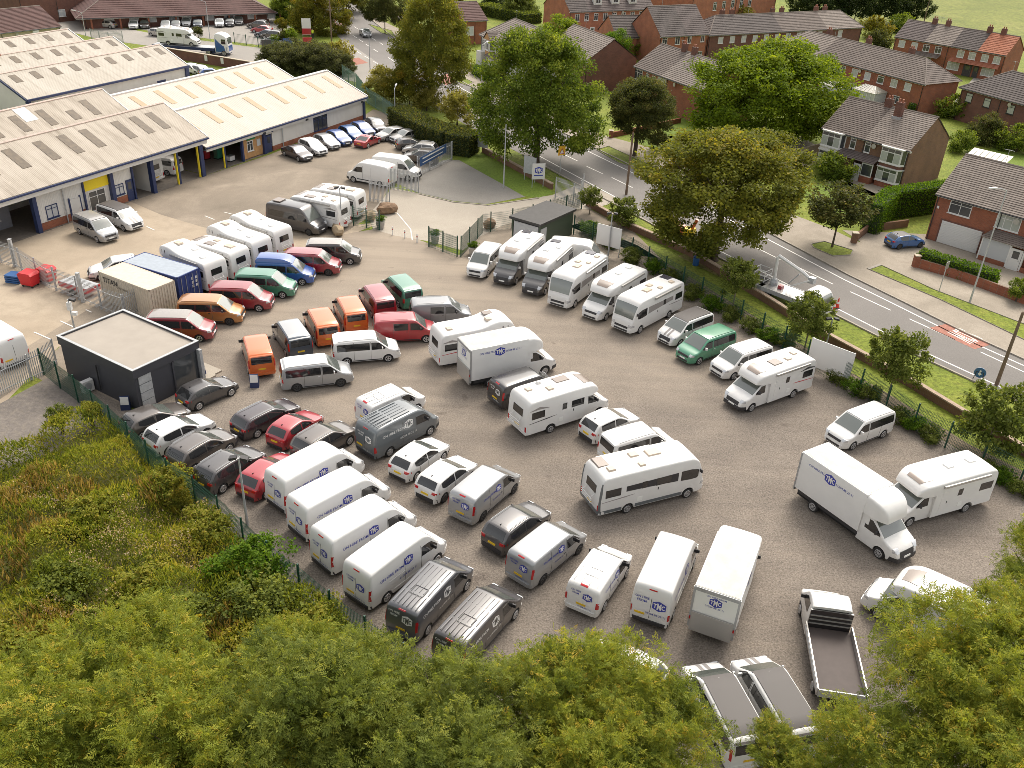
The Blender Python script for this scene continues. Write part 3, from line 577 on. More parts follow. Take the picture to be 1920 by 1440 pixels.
house('brick_house', 'long new orange brick block with cream dormers at the top', (1068, 20), (1225, 14), 5.6, 10, 4.2, 0, 0, 'brick_orange', (('tile_dark', .22), ('tile_purple', .78)), [('f', 2 + i * 2.35, 3.5, 1.05, 1.4, 'house_glass', 1) for i in range(8)] + [('f', 2.5, .8, 1.0, 1.3), ('f', 8.3, .8, 1.2, 1.4)], 16)
nb = bpy.data.objects['brick_house.002']; door(nb, 6.0, 1.1, 2.2)
for i in range(3): part('dormer', MB().box(6.5 + i * 4.5, 8.5 + i * 4.5, .8, 3.5, 6.4, 7.9), 'render_white', nb); win(nb, 7.5 + i * 4.5, 6.7, 1.2, .9, off=.8)
house('semi_detached_house', 'white and timbered pair of semis with bay gables behind the big tree', (903, 63), (985, 100), 5.0, 9.0, 3.0, 4.0, 0, 'render_white', (('tile_light', 1.0),), (('f', 1.0, 3.0, 1.1, 1.2, 'house_glass', 1),), 16, width=16)
sm = bpy.data.objects['semi_detached_house.001']; bay(sm, 3.0, 5.6, 3.0, 4.6); part('bay_panel', MB().prism([(3.02, 0), (3.37, -.66), (5.23, -.66), (5.58, 0)], 2.0, 2.88), 'ply', sm); part('porch_wall', MB().box(.2, 2.2, -1.0, -.02, 0, 2.3), 'render_white', sm); slope('porch_roof', (4.5, -1.4, 2.2), (11, -1.4, 2.2), (11, 0, 2.8), (4.5, 0, 2.8), 'tile_grey', sm, 5)
bay(sm, 8.6, 11.2, 3.0, 4.6); bay(sm, 7.6, 10.6, .7, 2.05)
for gx, gm in ((4.3, 'ply'), (9.9, 'render_white')):
    g = MB(); g.v = [(gx - 1.5, -.75, 4.72), (gx + 1.5, -.75, 4.72), (gx, -.75, 6.0), (gx - 1.5, 3, 4.72), (gx + 1.5, 3, 4.72), (gx, 3, 6.0)]; g.f = [[0, 1, 2], [3, 5, 4], [0, 2, 5, 3], [1, 4, 5, 2], [0, 3, 4, 1]]; part('bay_gable', g, gm, sm)
    slope('bay_gable_roof', (gx - 1.7, 3.0, 4.65), (gx - 1.7, -.9, 4.65), (gx, -.9, 6.08), (gx, 3, 6.08), 'tile_grey', sm, 6); slope('bay_gable_roof', (gx + 1.7, -.9, 4.65), (gx + 1.7, 3, 4.65), (gx, 3, 6.08), (gx, -.9, 6.08), 'tile_grey', sm, 6)
house('brick_house', 'red brick gable ended house between the big tree and dark tree', (1030, 82), (1102, 113), 5.0, 9.0, 3.0, 0, 0, 'brick_dark', (('tile_light', 1.0),), (), 16)
house('semi_detached_house', 'brick semis with pale grey roof and two tall chimneys behind the dark tree', (1192, 122), (1320, 168), 5.0, 9.0, 3.0, 0, 0, 'brick_red', (('tile_grey', .42), ('tile_light', .58)), (('f', 1.1, 3.0, 2.0, 1.5, 'house_glass', 2), ('f', 3.5, 3.1, .8, 1.3), ('f', 7.3, 3.0, 2.2, 1.5, 'blind', 2), ('f', 1.2, .8, 1.8, 1.3), ('f', 5.2, 3.1, .8, 1.3)), 18, chim=((6.0, .5, 1.1), (8.5, .5, 1.0)))
house('brick_house', 'red brick house end with one white window at the top', (868, 38), (913, 36), 4.6, 9, 2.6, 0, 0, 'brick_red', (('tile_brown', 1.0),), (('f', 1.6, 1.8, 1.6, 1.6, 'net', 1),), 12)
house('flats', 'tall red brick flats at the top edge with white windows', (1302, -24), (1462, -38), 9.0, 12, 3, 0, 0, 'brick_orange', (('tile_dark', 1.0),), [('f', 9 + i * 3.6, z, 1.3, 1.8, 'house_glass', 1) for i in range(5) for z in (3.6, 6.4)], 10, cat='building')
# ---- low brick office with the brown roof, and the rendered store
o, L = house('office_block', 'low dark red brick office with a long brown roof facing the car park', (155, 24), (502, 15), 2.9, 13, 3.4, 7, 7, 'brick_dark', (('tile_brown', 1.0),), [('f', x, .9, 1.8, 1.2, 'net', 3) for x in (4.5, 9, 12.3, 16.5, 19, 23.5, 32, 36, 46)], 14, over=1.6, cat='building')
for i in range(10): part('veranda_post', MB().box(1 + i * 5.2, 1.3 + i * 5.2, -1.3, -1.0, 0, 2.2), 'brick_red', o)
door(o, 27.5, 2.2, 2.3, 'net')
house('brick_house', 'tall dark brick wing at the top left corner', (30, -20), (165, -30), 6.5, 10, 2.5, 0, 0, 'brick_dark', (('tile_brown', 1.0),), [('f', 4 + i * 4, 1, 1.5, 1.3, 'net', 1) for i in range(5)], 8, cat='building')
o, L = house('store_building', 'beige rendered store with a dark brown tiled roof at left', (-120, 74), (112, 48), 3.0, 11, 2.6, 0, 0, 'render_beige', (('tile_brown', 1.0),), (), 18, cat='building')
part('air_unit', MB().box(L - 5.2, L - 4.2, -.4, 0, 2.0, 2.7), 'upvc', o)

# ---- workshops along the forecourt. local x along the front, y to the back
WO = (-36.06, 98.1, 0); WA = math.atan2(.9007, .4345)
def fall(name, x0, x1, ya, za, yb, zb, m, parent, t=.12):
    return part(name, MB().hexa([(x0, ya, za), (x1, ya, za), (x1, yb, zb), (x0, yb, zb), (x0, ya, za + t), (x1, ya, za + t), (x1, yb, zb + t), (x0, yb, zb + t)]), m, parent)
def rooflight(parent, x, w, ya, za, yb, zb, f0, f1, m):
    a = lambda f: (ya + (yb - ya) * f, za + (zb - za) * f + .125)
    (y0, z0), (y1, z1) = a(f0), a(f1)
    return part('rooflight', MB().hexa([(x, y0, z0), (x + w, y0, z0), (x + w, y1, z1), (x, y1, z1), (x, y0, z0 + .03), (x + w, y0, z0 + .03), (x + w, y1, z1 + .03), (x, y1, z1 + .03)]), m, parent)
wa = thing('workshop', 'front workshop with stained fibre cement roof, brown rooflights and open blue posted bays', 'workshop', WO, WA)
XL = -46
ya, za, y1, z1, y2, z2, y3, z3, y4, z4 = -1.2, 4.35, 4.8, 7.15, 9.6, 4.95, 14.2, 7.3, 19.0, 4.7
for a, b, c, d in ((ya, za, y1, z1), (y1, z1, y2, z2), (y2, z2, y3, z3), (y3, z3, y4, z4)): fall('roof_fall', XL, .5, a, b, c, d, 'fibre_roof', wa)
for y, z in ((y1, z1), (y3, z3)): part('ridge_cap', MB().tube([(XL, y, z + .12), (.5, y, z + .12)], .14, 6), pm('ridge_pink', (.56, .45, .39), .8, var=.25) and 'ridge_pink' if 'ridge_pink' not in MATS else 'ridge_pink', wa)
for x in (-42, -38.8, -35.6, -32.4, -28.8, -25.6, -22.4, -19.2, -15.9, -13.2, -10.6, -6.6, -4.2, -2.0): rooflight(wa, x - 1.0, .95, ya, za, y1, z1, .42, .86, 'dirty_skylight')
rooflight(wa, -26.8, 1.1, ya, za, y1, z1, .72, .98, 'new_sheet')
for x in (-30, -26.5, -22.8, -19.3, -15.6, -12.4, -9.2, -6.2, -3.6): rooflight(wa, x, .95, y2, z2, y3, z3, .3, .8 if x != -6.2 else .6, 'dirty_skylight')
rooflight(wa, -11.2, 1.5, y2, z2, y3, z3, .55, .98, 'new_sheet')
part('gutter', MB().box(XL, .6, ya - .16, ya - .02, za - .1, za + .06), 'navy', wa); part('fascia', MB().box(XL, .4, ya + .05, ya + .2, za - .55, za - .02), 'new_sheet', wa)
part('verge_trim', MB().extr([(.52, ya, za - .15), (.52, y1, z1 - .15), (.52, y1, z1 + .16), (.52, ya, za + .16)], (.12, 0, 0)).extr([(.52, y1, z1 - .15), (.52, y2, z2 - .15), (.52, y2, z2 + .16), (.52, y1, z1 + .16)], (.12, 0, 0)).extr([(.52, y2, z2 - .15), (.52, y3, z3 - .15), (.52, y3, z3 + .16), (.52, y2, z2 + .16)], (.12, 0, 0)), 'new_sheet', wa)
part('back_wall', MB().box(XL, .4, 18.6, 18.8, 0, 4.7).box(.2, .4, 9.0, 18.6, 0, 5.0), 'white_cladding', wa)
part('inner_wall', MB().box(XL, -9.6, 7.0, 7.15, 0, 5.2).box(-7.0, -6.85, .3, 12, 0, 4.3).box(-9.6, -6.9, 11.85, 12, 0, 5).box(-6.9, .4, 17, 17.15, 0, 5), 'white_cladding', wa)
part('shop_floor', MB().box(XL, .4, -.3, 18.5, .0, .035), 'workshop_floor', wa)
for x0, x1, zz in ((XL, -26.9, .0), (-20.8, -15.5, 0), (-12.0, -9.4, 0)):
    part('front_wall', MB().box(x0, x1, -.02, .12, .75, 4.3), 'white_cladding', wa); part('brick_plinth', MB().box(x0, x1, -.06, .12, 0, .75), 'brick_red', wa)
part('front_wall', MB().box(-15.4, -12.3, .05, .15, 0, 2.35), 'new_sheet', wa); part('yellow_panel', MB().box(-15.3, -12.35, -.02, .1, 2.35, 3.9), 'yellow_sign', wa)
for x, wd, dp, zt in ((-26.75, .2, .2, 4.25), (-21.0, .42, .3, 4.2), (-15.45, .16, .16, 4.25), (-12.15, .42, .3, 4.25), (-9.42, .16, .2, 4.25), (-6.95, .42, .35, 4.2), (-3.3, .26, .26, 4.2), (.1, .5, .4, 4.35)):
    part('post', MB().box(x - wd / 2, x + wd / 2, -dp - .05, .1, 0, zt), 'navy', wa)
for x in (-3.52, -.3): part('post_stripe', MB().box(x - .06, x + .06, -.3, -.1, 0, 4.1), 'yellow_sign', wa)
part('inner_cabin', MB().box(-26.5, -21.3, 3.2, 3.35, 0, 2.7), pm('cabin_grey', (.2, .2, .22), .7, var=.1) and 'cabin_grey', wa)
for x in (-25.2, -22.9): win(wa, x, .95, .95, 1.15, off=3.2, bars=0)
part('ply_lining', MB().box(-26.5, -21.3, 3.25, 3.4, 2.7, 4.6), 'ply', wa)
win(wa, -19.2, .95, 1.3, 1.25, frame='navy', m='net', off=-.02, bars=1); door(wa, -16.6, 1.1, 2.1, 'new_sheet', off=-.06, glass=False); part('door_frame', MB().box(-17.3, -17.15, -.1, .0, 0, 2.25).box(-16.05, -15.9, -.1, 0, 0, 2.25), 'navy', wa)
win(wa, -13.9, .2, 2.0, 2.0, off=.05, bars=1, m='house_glass'); win(wa, -11.2, .95, 1.1, 1.1, frame='navy', m='net', off=-.02, bars=1); door(wa, -9.95, .8, 2.2, 'navy', off=-.06)
for x in (-17.8,): part('downpipe', MB().tube([(x, -.15, 0), (x, -.15, 4.3)], .06, 6), 'galv', wa)

wb = thing('workshop', 'right hand workshop with clean cream sheet roof and amber rooflights', 'workshop', WO, WA)
ya, za, y1, z1, y2, z2, y3, z3, y4, z4 = -.6, 3.05, 6.2, 5.6, 11.8, 3.7, 17.0, 5.6, 22.5, 3.4
for a, b, c, d in ((ya, za, y1, z1), (y1, z1, y2, z2), (y2, z2, y3, z3), (y3, z3, y4, z4)): fall('roof_fall', .7, 31.4, a, b, c, d, 'cream_sheet', wb)
for y, z in ((y1, z1), (y3, z3)): part('ridge_cap', MB().box(.7, 31.4, y - .3, y + .3, z + .02, z + .16), 'new_sheet', wb)
for x in (2.2, 6.0, 9.2, 13.4, 17.8, 21.2, 25.2, 29.0): rooflight(wb, x, .85, ya, za, y1, z1, .42, .86, 'amber_skylight')
for x in (2.0, 5.5, 9.4, 13.0, 16.2, 20.0, 23.6, 27.5): rooflight(wb, x, .85, y2, z2, y3, z3, .22, .8, 'amber_skylight')
part('gutter', MB().box(.7, 31.4, ya - .16, ya - .02, za - .1, za + .06), 'navy', wb); part('fascia', MB().box(.8, 31.2, ya + .05, ya + .2, za - .45, za - .02), 'new_sheet', wb)
for a, b, c, d in ((ya, za, y1, z1), (y1, z1, y2, z2), (y2, z2, y3, z3), (y3, z3, y4, z4)): part('verge_trim', MB().extr([(31.42, a, b - .2), (31.42, c, d - .2), (31.42, c, d + .2), (31.42, a, b + .2)], (.16, 0, 0)), 'galv', wb)
part('front_wall', MB().box(12.2, 31.0, -.02, .12, .6, 2.95), 'white_cladding', wb); part('brick_plinth', MB().box(12.2, 31.0, -.05, .12, 0, .6), 'brick_red', wb)
part('end_wall', MB().box(31.0, 31.2, 0, 22, 0, 3.3).extr([(31.0, 0, 3.3), (31.0, 12, 3.5), (31.0, 6.2, 5.5)], (.2, 0, 0)).extr([(31.0, 12, 3.5), (31.0, 22, 3.3), (31.0, 17, 5.5)], (.2, 0, 0)), 'white_cladding', wb)
part('back_wall', MB().box(.7, 31, 22, 22.2, 0, 3.4).box(.7, 12.0, 9.5, 9.65, 0, 4.3), 'white_cladding', wb); part('shop_floor', MB().box(.6, 11.2, -.25, 9.4, 0, .032), 'workshop_floor', wb)
part('timber_panel', MB().box(6.95, 10.5, .05, .2, .1, 2.9), 'ply', wb); win(wb, 8.3, .9, 1.0, 1.2, off=.05, bars=1); part('notice', MB().box(9.5, 10.1, .0, .05, 1.2, 2.0), 'net', wb); part('green_sign', MB().box(7.8, 9.2, -.03, .05, 2.2, 2.75), pm('sign_green', (.02, .2, .07), .5) and 'sign_green', wb)
for x, wd in ((3.85, .2), (6.8, .26), (10.65, .4), (31.15, .35)): part('post', MB().box(x - wd / 2, x + wd / 2, -.25, .05, 0, 2.95), 'navy', wb)
part('post_stripe', MB().box(3.62, 3.74, -.22, -.08, 0, 2.9), 'yellow_sign', wb)
door(wb, 11.5, .95, 2.1, 'navy', off=-.02); part('white_sign', MB().box(10.95, 13.2, -.12, -.03, 2.2, 3.0), 'new_sheet', wb); part('sign_roundel', MB().lathe([(.28, 0), (.28, .03)], 16, 'y', (12.2, -.16, 2.6)), 'navy', wb)
win(wb, 21.6, .6, 2.8, 2.0, off=-.02, bars=2, frame='navy', m='house_glass'); part('downpipe', MB().tube([(14.0, -.15, 0), (14.0, -.15, 2.9)], .06, 6), 'galv', wb)
for x in (10.3, 18.3, 30.2): part('wall_lamp', MB().box(x - .2, x + .2, -.65, -.3, 2.55, 2.75), 'gutter', wb)
wc = thing('workshop', 'rear workshop with three weathered ridges and blue edged eaves', 'workshop', WO, WA)
fy = 24.4; X0, X1 = -2.0, 23.6
for k in range(3):
    yb_ = fy + k * 9.2; fall('roof_fall', X0 - (0 if k == 0 else 30), X1, yb_ - .3, 5.15, yb_ + 4.6, 7.3, 'fibre_roof_far', wc); fall('roof_fall', X0 - (0 if k == 0 else 30), X1, yb_ + 4.6, 7.3, yb_ + 9.2, 5.15, 'fibre_roof_far', wc)
    part('ridge_cap', MB().tube([(X0 - (0 if k == 0 else 30), yb_ + 4.6, 7.42), (X1, yb_ + 4.6, 7.42)], .12, 6), 'ridge_pink', wc)
    for x in np.linspace(X0 + 1.2 - (0 if k == 0 else 24), X1 - 1.8, 9 if k == 0 else 16): rooflight(wc, float(x), .95, yb_ - .3, 5.15, yb_ + 4.6, 7.3, .6, .88, 'dirty_skylight')
    part('verge_trim', MB().extr([(X1, yb_ - .3, 5.0), (X1, yb_ + 4.6, 7.15), (X1, yb_ + 4.6, 7.5), (X1, yb_ - .3, 5.35)], (.14, 0, 0)), 'galv', wc)
part('verge_trim', MB().extr([(X0, fy - .3, 4.95), (X0, fy + 4.6, 7.1), (X0, fy + 4.6, 7.35), (X0, fy - .3, 5.2)], (-.14, 0, 0)), 'navy', wc)
part('gutter', MB().box(X0 - .1, X1 + .1, fy - .46, fy - .3, 5.0, 5.25), 'navy', wc); part('front_wall', MB().box(X0, X1, fy, fy + .2, 0, 5.1), 'white_cladding', wc); part('end_wall', MB().box(X0, X0 + .2, fy + .2, fy + 9, 0, 5.1).extr([(X0, fy, 5.1), (X0, fy + 9.2, 5.1), (X0, fy + 4.6, 7.2)], (.2, 0, 0)), 'white_cladding', wc)
part('end_wall', MB().box(X1 - .2, X1, fy + .2, fy + 27, 0, 5.1), 'white_cladding', wc)
for x in (X0 + .05, X1 - .25): part('post', MB().box(x - .2, x + .4, fy - .25, fy - .02, 0, 5.0), 'navy', wc)
part('vent_window', MB().box(18.0, 19.5, fy - .05, fy + .05, 3.6, 4.0), 'navy', wc)
for x, y, z in ((-2.5, 36.0, 6.7), (4.5, 38.0, 6.9)): part('roof_ventilator', MB().hexa([(x, y, z), (x + 1.2, y, z), (x + 1.2, y + .9, z + .3), (x, y + .9, z + .3), (x + .1, y + .1, z + .7), (x + 1.1, y + .1, z + .7), (x + 1.1, y + .8, z + .8), (x + .1, y + .8, z + .8)]), 'terracotta', wc)
part('flue', MB().tube([(2.5, 37, 6.5), (2.5, 37, 8.3)], .15, 8), 'galv', wc)

# ---- dark showroom cabin
c0, c1, c2 = G(248, 697, 3.1), G(102, 632, 3.1), G(372, 640, 3.1)   # front, left, right roof corners
ex = (c2 - c0); ey = (c1 - c0); Lx_, Ly_ = ex.length, ey.length
cb = thing('showroom_cabin', 'dark charcoal flat roofed showroom cabin with glass front by the green fence', 'cabin', (c0.x, c0.y, 0), math.atan2(ex.y, ex.x))
part('wall', MB().box(.1, Lx_ - .1, .1, Ly_ - .1, 0, 2.85), 'charcoal', cb); part('roof_deck', MB().box(.15, Lx_ - .15, .15, Ly_ - .15, 2.9, 3.0), 'membrane', cb)
part('parapet', MB().box(0, Lx_, 0, .16, 2.5, 3.12).box(0, Lx_, Ly_ - .16, Ly_, 2.5, 3.12).box(0, .16, .16, Ly_ - .16, 2.5, 3.12).box(Lx_ - .16, Lx_, .16, Ly_ - .16, 2.5, 3.12), 'charcoal', cb)
part('parapet_cap', MB().box(-.02, Lx_ + .02, -.02, .17, 3.12, 3.16).box(-.02, Lx_ + .02, Ly_ - .17, Ly_ + .02, 3.12, 3.16).box(-.02, .17, .17, Ly_ - .17, 3.12, 3.16).box(Lx_ - .17, Lx_ + .02, .17, Ly_ - .17, 3.12, 3.16), 'galv', cb)
for k in range(4): part('cladding_panel', MB().box(.35, 1.3, .04, .12, .05 + k * .62, .62 + k * .62), 'galv', cb)
part('shop_window', MB().box(Lx_ * .58, Lx_ - .35, .05, .12, .1, 2.5), 'house_glass', cb); part('window_frame', MB().box(Lx_ * .56, Lx_ * .58, .0, .12, 0, 2.55).box(Lx_ - .36, Lx_ - .3, .0, .12, 0, 2.55), 'charcoal', cb); part('corner_column', MB().box(Lx_ - .28, Lx_ - .05, -.3, .1, 0, 2.6), 'galv', cb)
part('deck', MB().box(Lx_ - 1.6, Lx_ + .9, -.2, .0, 0, .12).box(Lx_ - .05, Lx_ + 1.6, .0, 3.4, 0, .12), 'drive', cb); part('door_post', MB().tube([(-.02, Ly_ * .5, .3), (-.02, Ly_ * .5, 2.2)], .05, 6), 'gutter', cb)
ac = thing('air_conditioner', 'white outdoor air conditioning unit on the dark cabin wall behind the mesh fence', 'air unit', tuple(G(166, 735)), math.atan2(ex.y, ex.x)); part('case', MB().box(-.4, .4, -.18, .18, .1, .9), 'upvc', ac); part('fan_grille', MB().lathe([(.3, 0), (.3, .03)], 16, 'y', (-.05, -.2, .5)), 'galv', ac)

# ---- green shelter by the gate
gA, gB = G(1010, 472), G(1072, 440); d = gB - gA
gs = thing('green_shelter', 'small dark green hut with a mono pitch roof beside the entrance gate', 'hut', tuple(gA), math.atan2(d.y, d.x)); W_ = d.length
part('wall', MB().box(0, W_, 0, .12, 0, 2.6).box(W_ - .12, W_, .12, 3.2, 0, 2.6).box(0, W_, 3.08, 3.2, 0, 2.6), 'green_panel', gs); part('roof', MB().hexa([(-.3, -.2, 2.6), (W_ + .2, -.2, 2.5), (W_ + .2, 3.4, 2.5), (-.3, 3.4, 2.6), (-.3, -.2, 2.85), (W_ + .2, -.2, 2.72), (W_ + .2, 3.4, 2.72), (-.3, 3.4, 2.85)]), 'shop_dark', gs); part('side_pane', MB().box(-.02, .04, .2, 3.0, .4, 2.4), 'net', gs); part('door', MB().box(.1, 1.1, -.05, .0, 0, 2.2), 'net', gs)

# ---- shipping containers
def container(name, label, m, n0, n1, f1, z=2.59):
    a, b, c = G(*n0, z), G(*n1, z), G(*f1, z); ax = b - a; o = thing(name, label, 'container', (a.x, a.y, 0), math.atan2(ax.y, ax.x)); Lc = 6.06; Wc = 2.44
    part('frame', MB().box(0, Lc, 0, .12, 0, .16).box(0, Lc, 0, .08, z - .12, z).box(0, Lc, Wc - .12, Wc, 0, .16).box(0, Lc, Wc - .08, Wc, z - .12, z).box(0, .12, 0, .12, 0, z).box(Lc - .12, Lc, 0, .12, 0, z).box(0, .12, Wc - .12, Wc, 0, z).box(Lc - .12, Lc, Wc - .12, Wc, 0, z).box(Lc - .1, Lc, .1, Wc - .1, z - .12, z).box(0, .1, .1, Wc - .1, z - .12, z), m, o)
    def corr(p, q, n):
        mb = MB(); P, Q = Vector(p), Vector(q); d = (Q - P); u = d.normalized(); nn = Vector((u.y, -u.x, 0)); V = []; F = []
        for i in range(n * 4 + 1):
            s = i / (n * 4); k = (0, .05, .05, 0)[i % 4] if i < n * 4 else 0; w_ = P + d * s - nn * k; V += [(w_.x, w_.y, .14), (w_.x, w_.y, z - .1)]
        for i in range(n * 4): F.append([2 * i, 2 * i + 2, 2 * i + 3, 2 * i + 1])
        mb.v = V; mb.f = F; return mb
    part('side_sheet', corr((.1, .03, 0), (Lc - .1, .03, 0), 21), m, o); part('side_sheet', corr((Lc - .1, Wc - .03, 0), (.1, Wc - .03, 0), 21), m, o)
    part('roof_sheet', MB().box(.05, Lc - .05, .06, Wc - .06, z - .06, z - .012), m + '_roof', o); part('back_sheet', corr((.03, Wc - .1, 0), (.03, .1, 0), 9), m, o)
    return o, Lc, Wc
pm('box_cream', (.52, .455, .365), .75, var=.12); pm('box_cream_roof', (.60, .52, .425), .8, var=.1); pm('box_blue', (.025, .045, .17), .6, var=.15); pm('box_blue_roof', (.33, .37, .42), .7, var=.1)
o, Lc, Wc = container('shipping_container', 'cream corrugated shipping container lettered TITAN behind the palisade fence', 'box_cream', (183.3, 508.3), (275, 543.3), (320, 521.7))
V, F = flat_text('TITAN', .62, ((1.35, .0, 2.0), (1, 0, 0), (0, 0, 1)), .02, .01); add('lettering', mesh('lettering', V, F), 'chassis', o); V, F = flat_text('CONTAINERS', .22, ((2.75, .0, 1.75), (1, 0, 0), (0, 0, 1)), .02); add('lettering', mesh('lettering', V, F), 'chassis', o)
part('end_sheet', MB().box(Lc - .06, Lc - .02, .1, Wc - .1, .14, 2.47), 'box_cream', o)
for i in range(9): part('end_rib', MB().box(Lc - .02, Lc + .02, .16 + i * .25, .28 + i * .25, .16, 2.45), 'box_cream', o)
o, Lc, Wc = container('shipping_container', 'dark blue shipping container with pale roof beside the cream one', 'box_blue', (228, 490), (325, 519), (368.3, 498.3))
for sd in (0, 1): part('door', MB().box(Lc - .08, Lc - .02, .1 + sd * 1.13, 1.2 + sd * 1.13, .14, 2.47), 'box_blue', o)
for y in (.35, .85, 1.55, 2.05): part('lock_bar', MB().tube([(Lc + .03, y, .15), (Lc + .03, y, 2.45)], .025, 6), 'steel', o)
for y in (1.5, 1.9):
    for k in range(3): part('door_marking', MB().box(Lc - .02, Lc - .005, y - .05, y + .14, 1.2 + k * .33, 1.42 + k * .33), 'tmc_white', o)

# ---- brown retaining wall by the side road, with its notices
P0, P1 = G(315, 91, 1.5), G(448, 113, 1.5); P0.z = P1.z = 0; d = P1 - P0
rw = thing('retaining_wall', 'stained brown brick retaining wall below the side road', 'wall', tuple(P0), math.atan2(d.y, d.x)); part('brickwork', MB().box(-2, d.length + 5, 0, .35, 0, 1.5), 'brick_dark', rw); part('coping', MB().box(-2, d.length + 5, -.06, .42, 1.5, 1.58), 'render_beige', rw)
for x in (8.0, 11.5): part('notice', MB().box(x, x + .6, -.05, 0, .5, 1.4), 'upvc', rw)
# ---- low brick wall on the near verge
wl = [G(x, y) for x, y in ((905, 285), (1035, 355))]; pts2 = [G(x, y) for x, y in ((1100, 385), (1180, 430), (1290, 478), (1400, 545), (1530, 628), (1700, 722), (1880, 832), (2050, 930))]
pm('coping', (.36, .27, .20), .9, var=.25)
for nm, lb, pp in (('boundary_wall', 'long low brown brick wall along the near grass verge of the road', pts2), ('boundary_wall', 'short low brick wall behind the bright lawn and notice boards', wl)):
    o = thing(nm, lb, 'wall', tuple(pp[0])); mb = MB(); mc = MB()
    for a, b in zip(pp[:-1], pp[1:]):
        u = (b - a); n_ = Vector((-u.y, u.x, 0)).normalized() * .14; q = a - pp[0]; r = b - pp[0]
        mb.hexa([q - n_, r - n_, r + n_, q + n_] + [v + Vector((0, 0, .62)) for v in (q - n_, r - n_, r + n_, q + n_)])
        n2 = n_ * 1.35; z6 = Vector((0, 0, .62)); z7 = Vector((0, 0, .72)); mc.hexa([v + z6 for v in (q - n2, r - n2, r + n2, q + n2)] + [v + z7 for v in (q - n2, r - n2, r + n2, q + n2)])
    part('brickwork', mb, 'brick_brown', o); part('coping', mc, 'coping', o)
# ---- garden walls across the road
for lb, pp, hgt, m in (('brick garden wall with pillars in front of the garage house hedge', ((1715, 500), (1800, 525), (1920, 570), (1990, 600)), .9, 'brick_red'), ('red panelled low wall in front of the pale roofed semis', ((1145, 258), (1210, 245), (1275, 230)), .7, 'brick_red'),
                       ('garden wall beside the white and timbered semis', ((880, 132), (905, 143), (930, 158)), .9, 'brick_dark'), ('concrete panel fence beside the brown brick semis', ((1485, 320), (1500, 300), (1540, 290)), 1.6, 'render_beige'), ('brick wall with a pillar beside the blue car', ((1600, 455), (1625, 435), (1700, 425)), .8, 'brick_brown')):
    pp = [G(x, y) for x, y in pp]; o = thing('garden_wall', lb, 'wall', tuple(pp[0])); mb = MB()
    for a, b in zip(pp[:-1], pp[1:]):
        u = (b - a); n_ = Vector((-u.y, u.x, 0)).normalized() * .12; q = a - pp[0]; r = b - pp[0]; zz = Vector((0, 0, hgt)); mb.hexa([q - n_, r - n_, r + n_, q + n_] + [v + zz for v in (q - n_, r - n_, r + n_, q + n_)])
    part('brickwork', mb, m, o); q = pp[0] - pp[0]
    part('pillar', MB().box(-.25, .25, -.25, .25, 0, hgt + .25), m, o); part('pillar_cap', MB().box(-.3, .3, -.3, .3, hgt + .25, hgt + .32), 'render_beige', o)
# ------------------------------------------------------------------ vehicles: lofted bodies with panels that follow them
def chaikin(p, n=2):
    for _ in range(n):
        q = [p[0]]
        for a, b in zip(p[:-1], p[1:]):
            q.append((a[0] * .75 + b[0] * .25, a[1] * .75 + b[1] * .25)); q.append((a[0] * .25 + b[0] * .75, a[1] * .25 + b[1] * .75))
        q.append(p[-1]); p = q
    return p

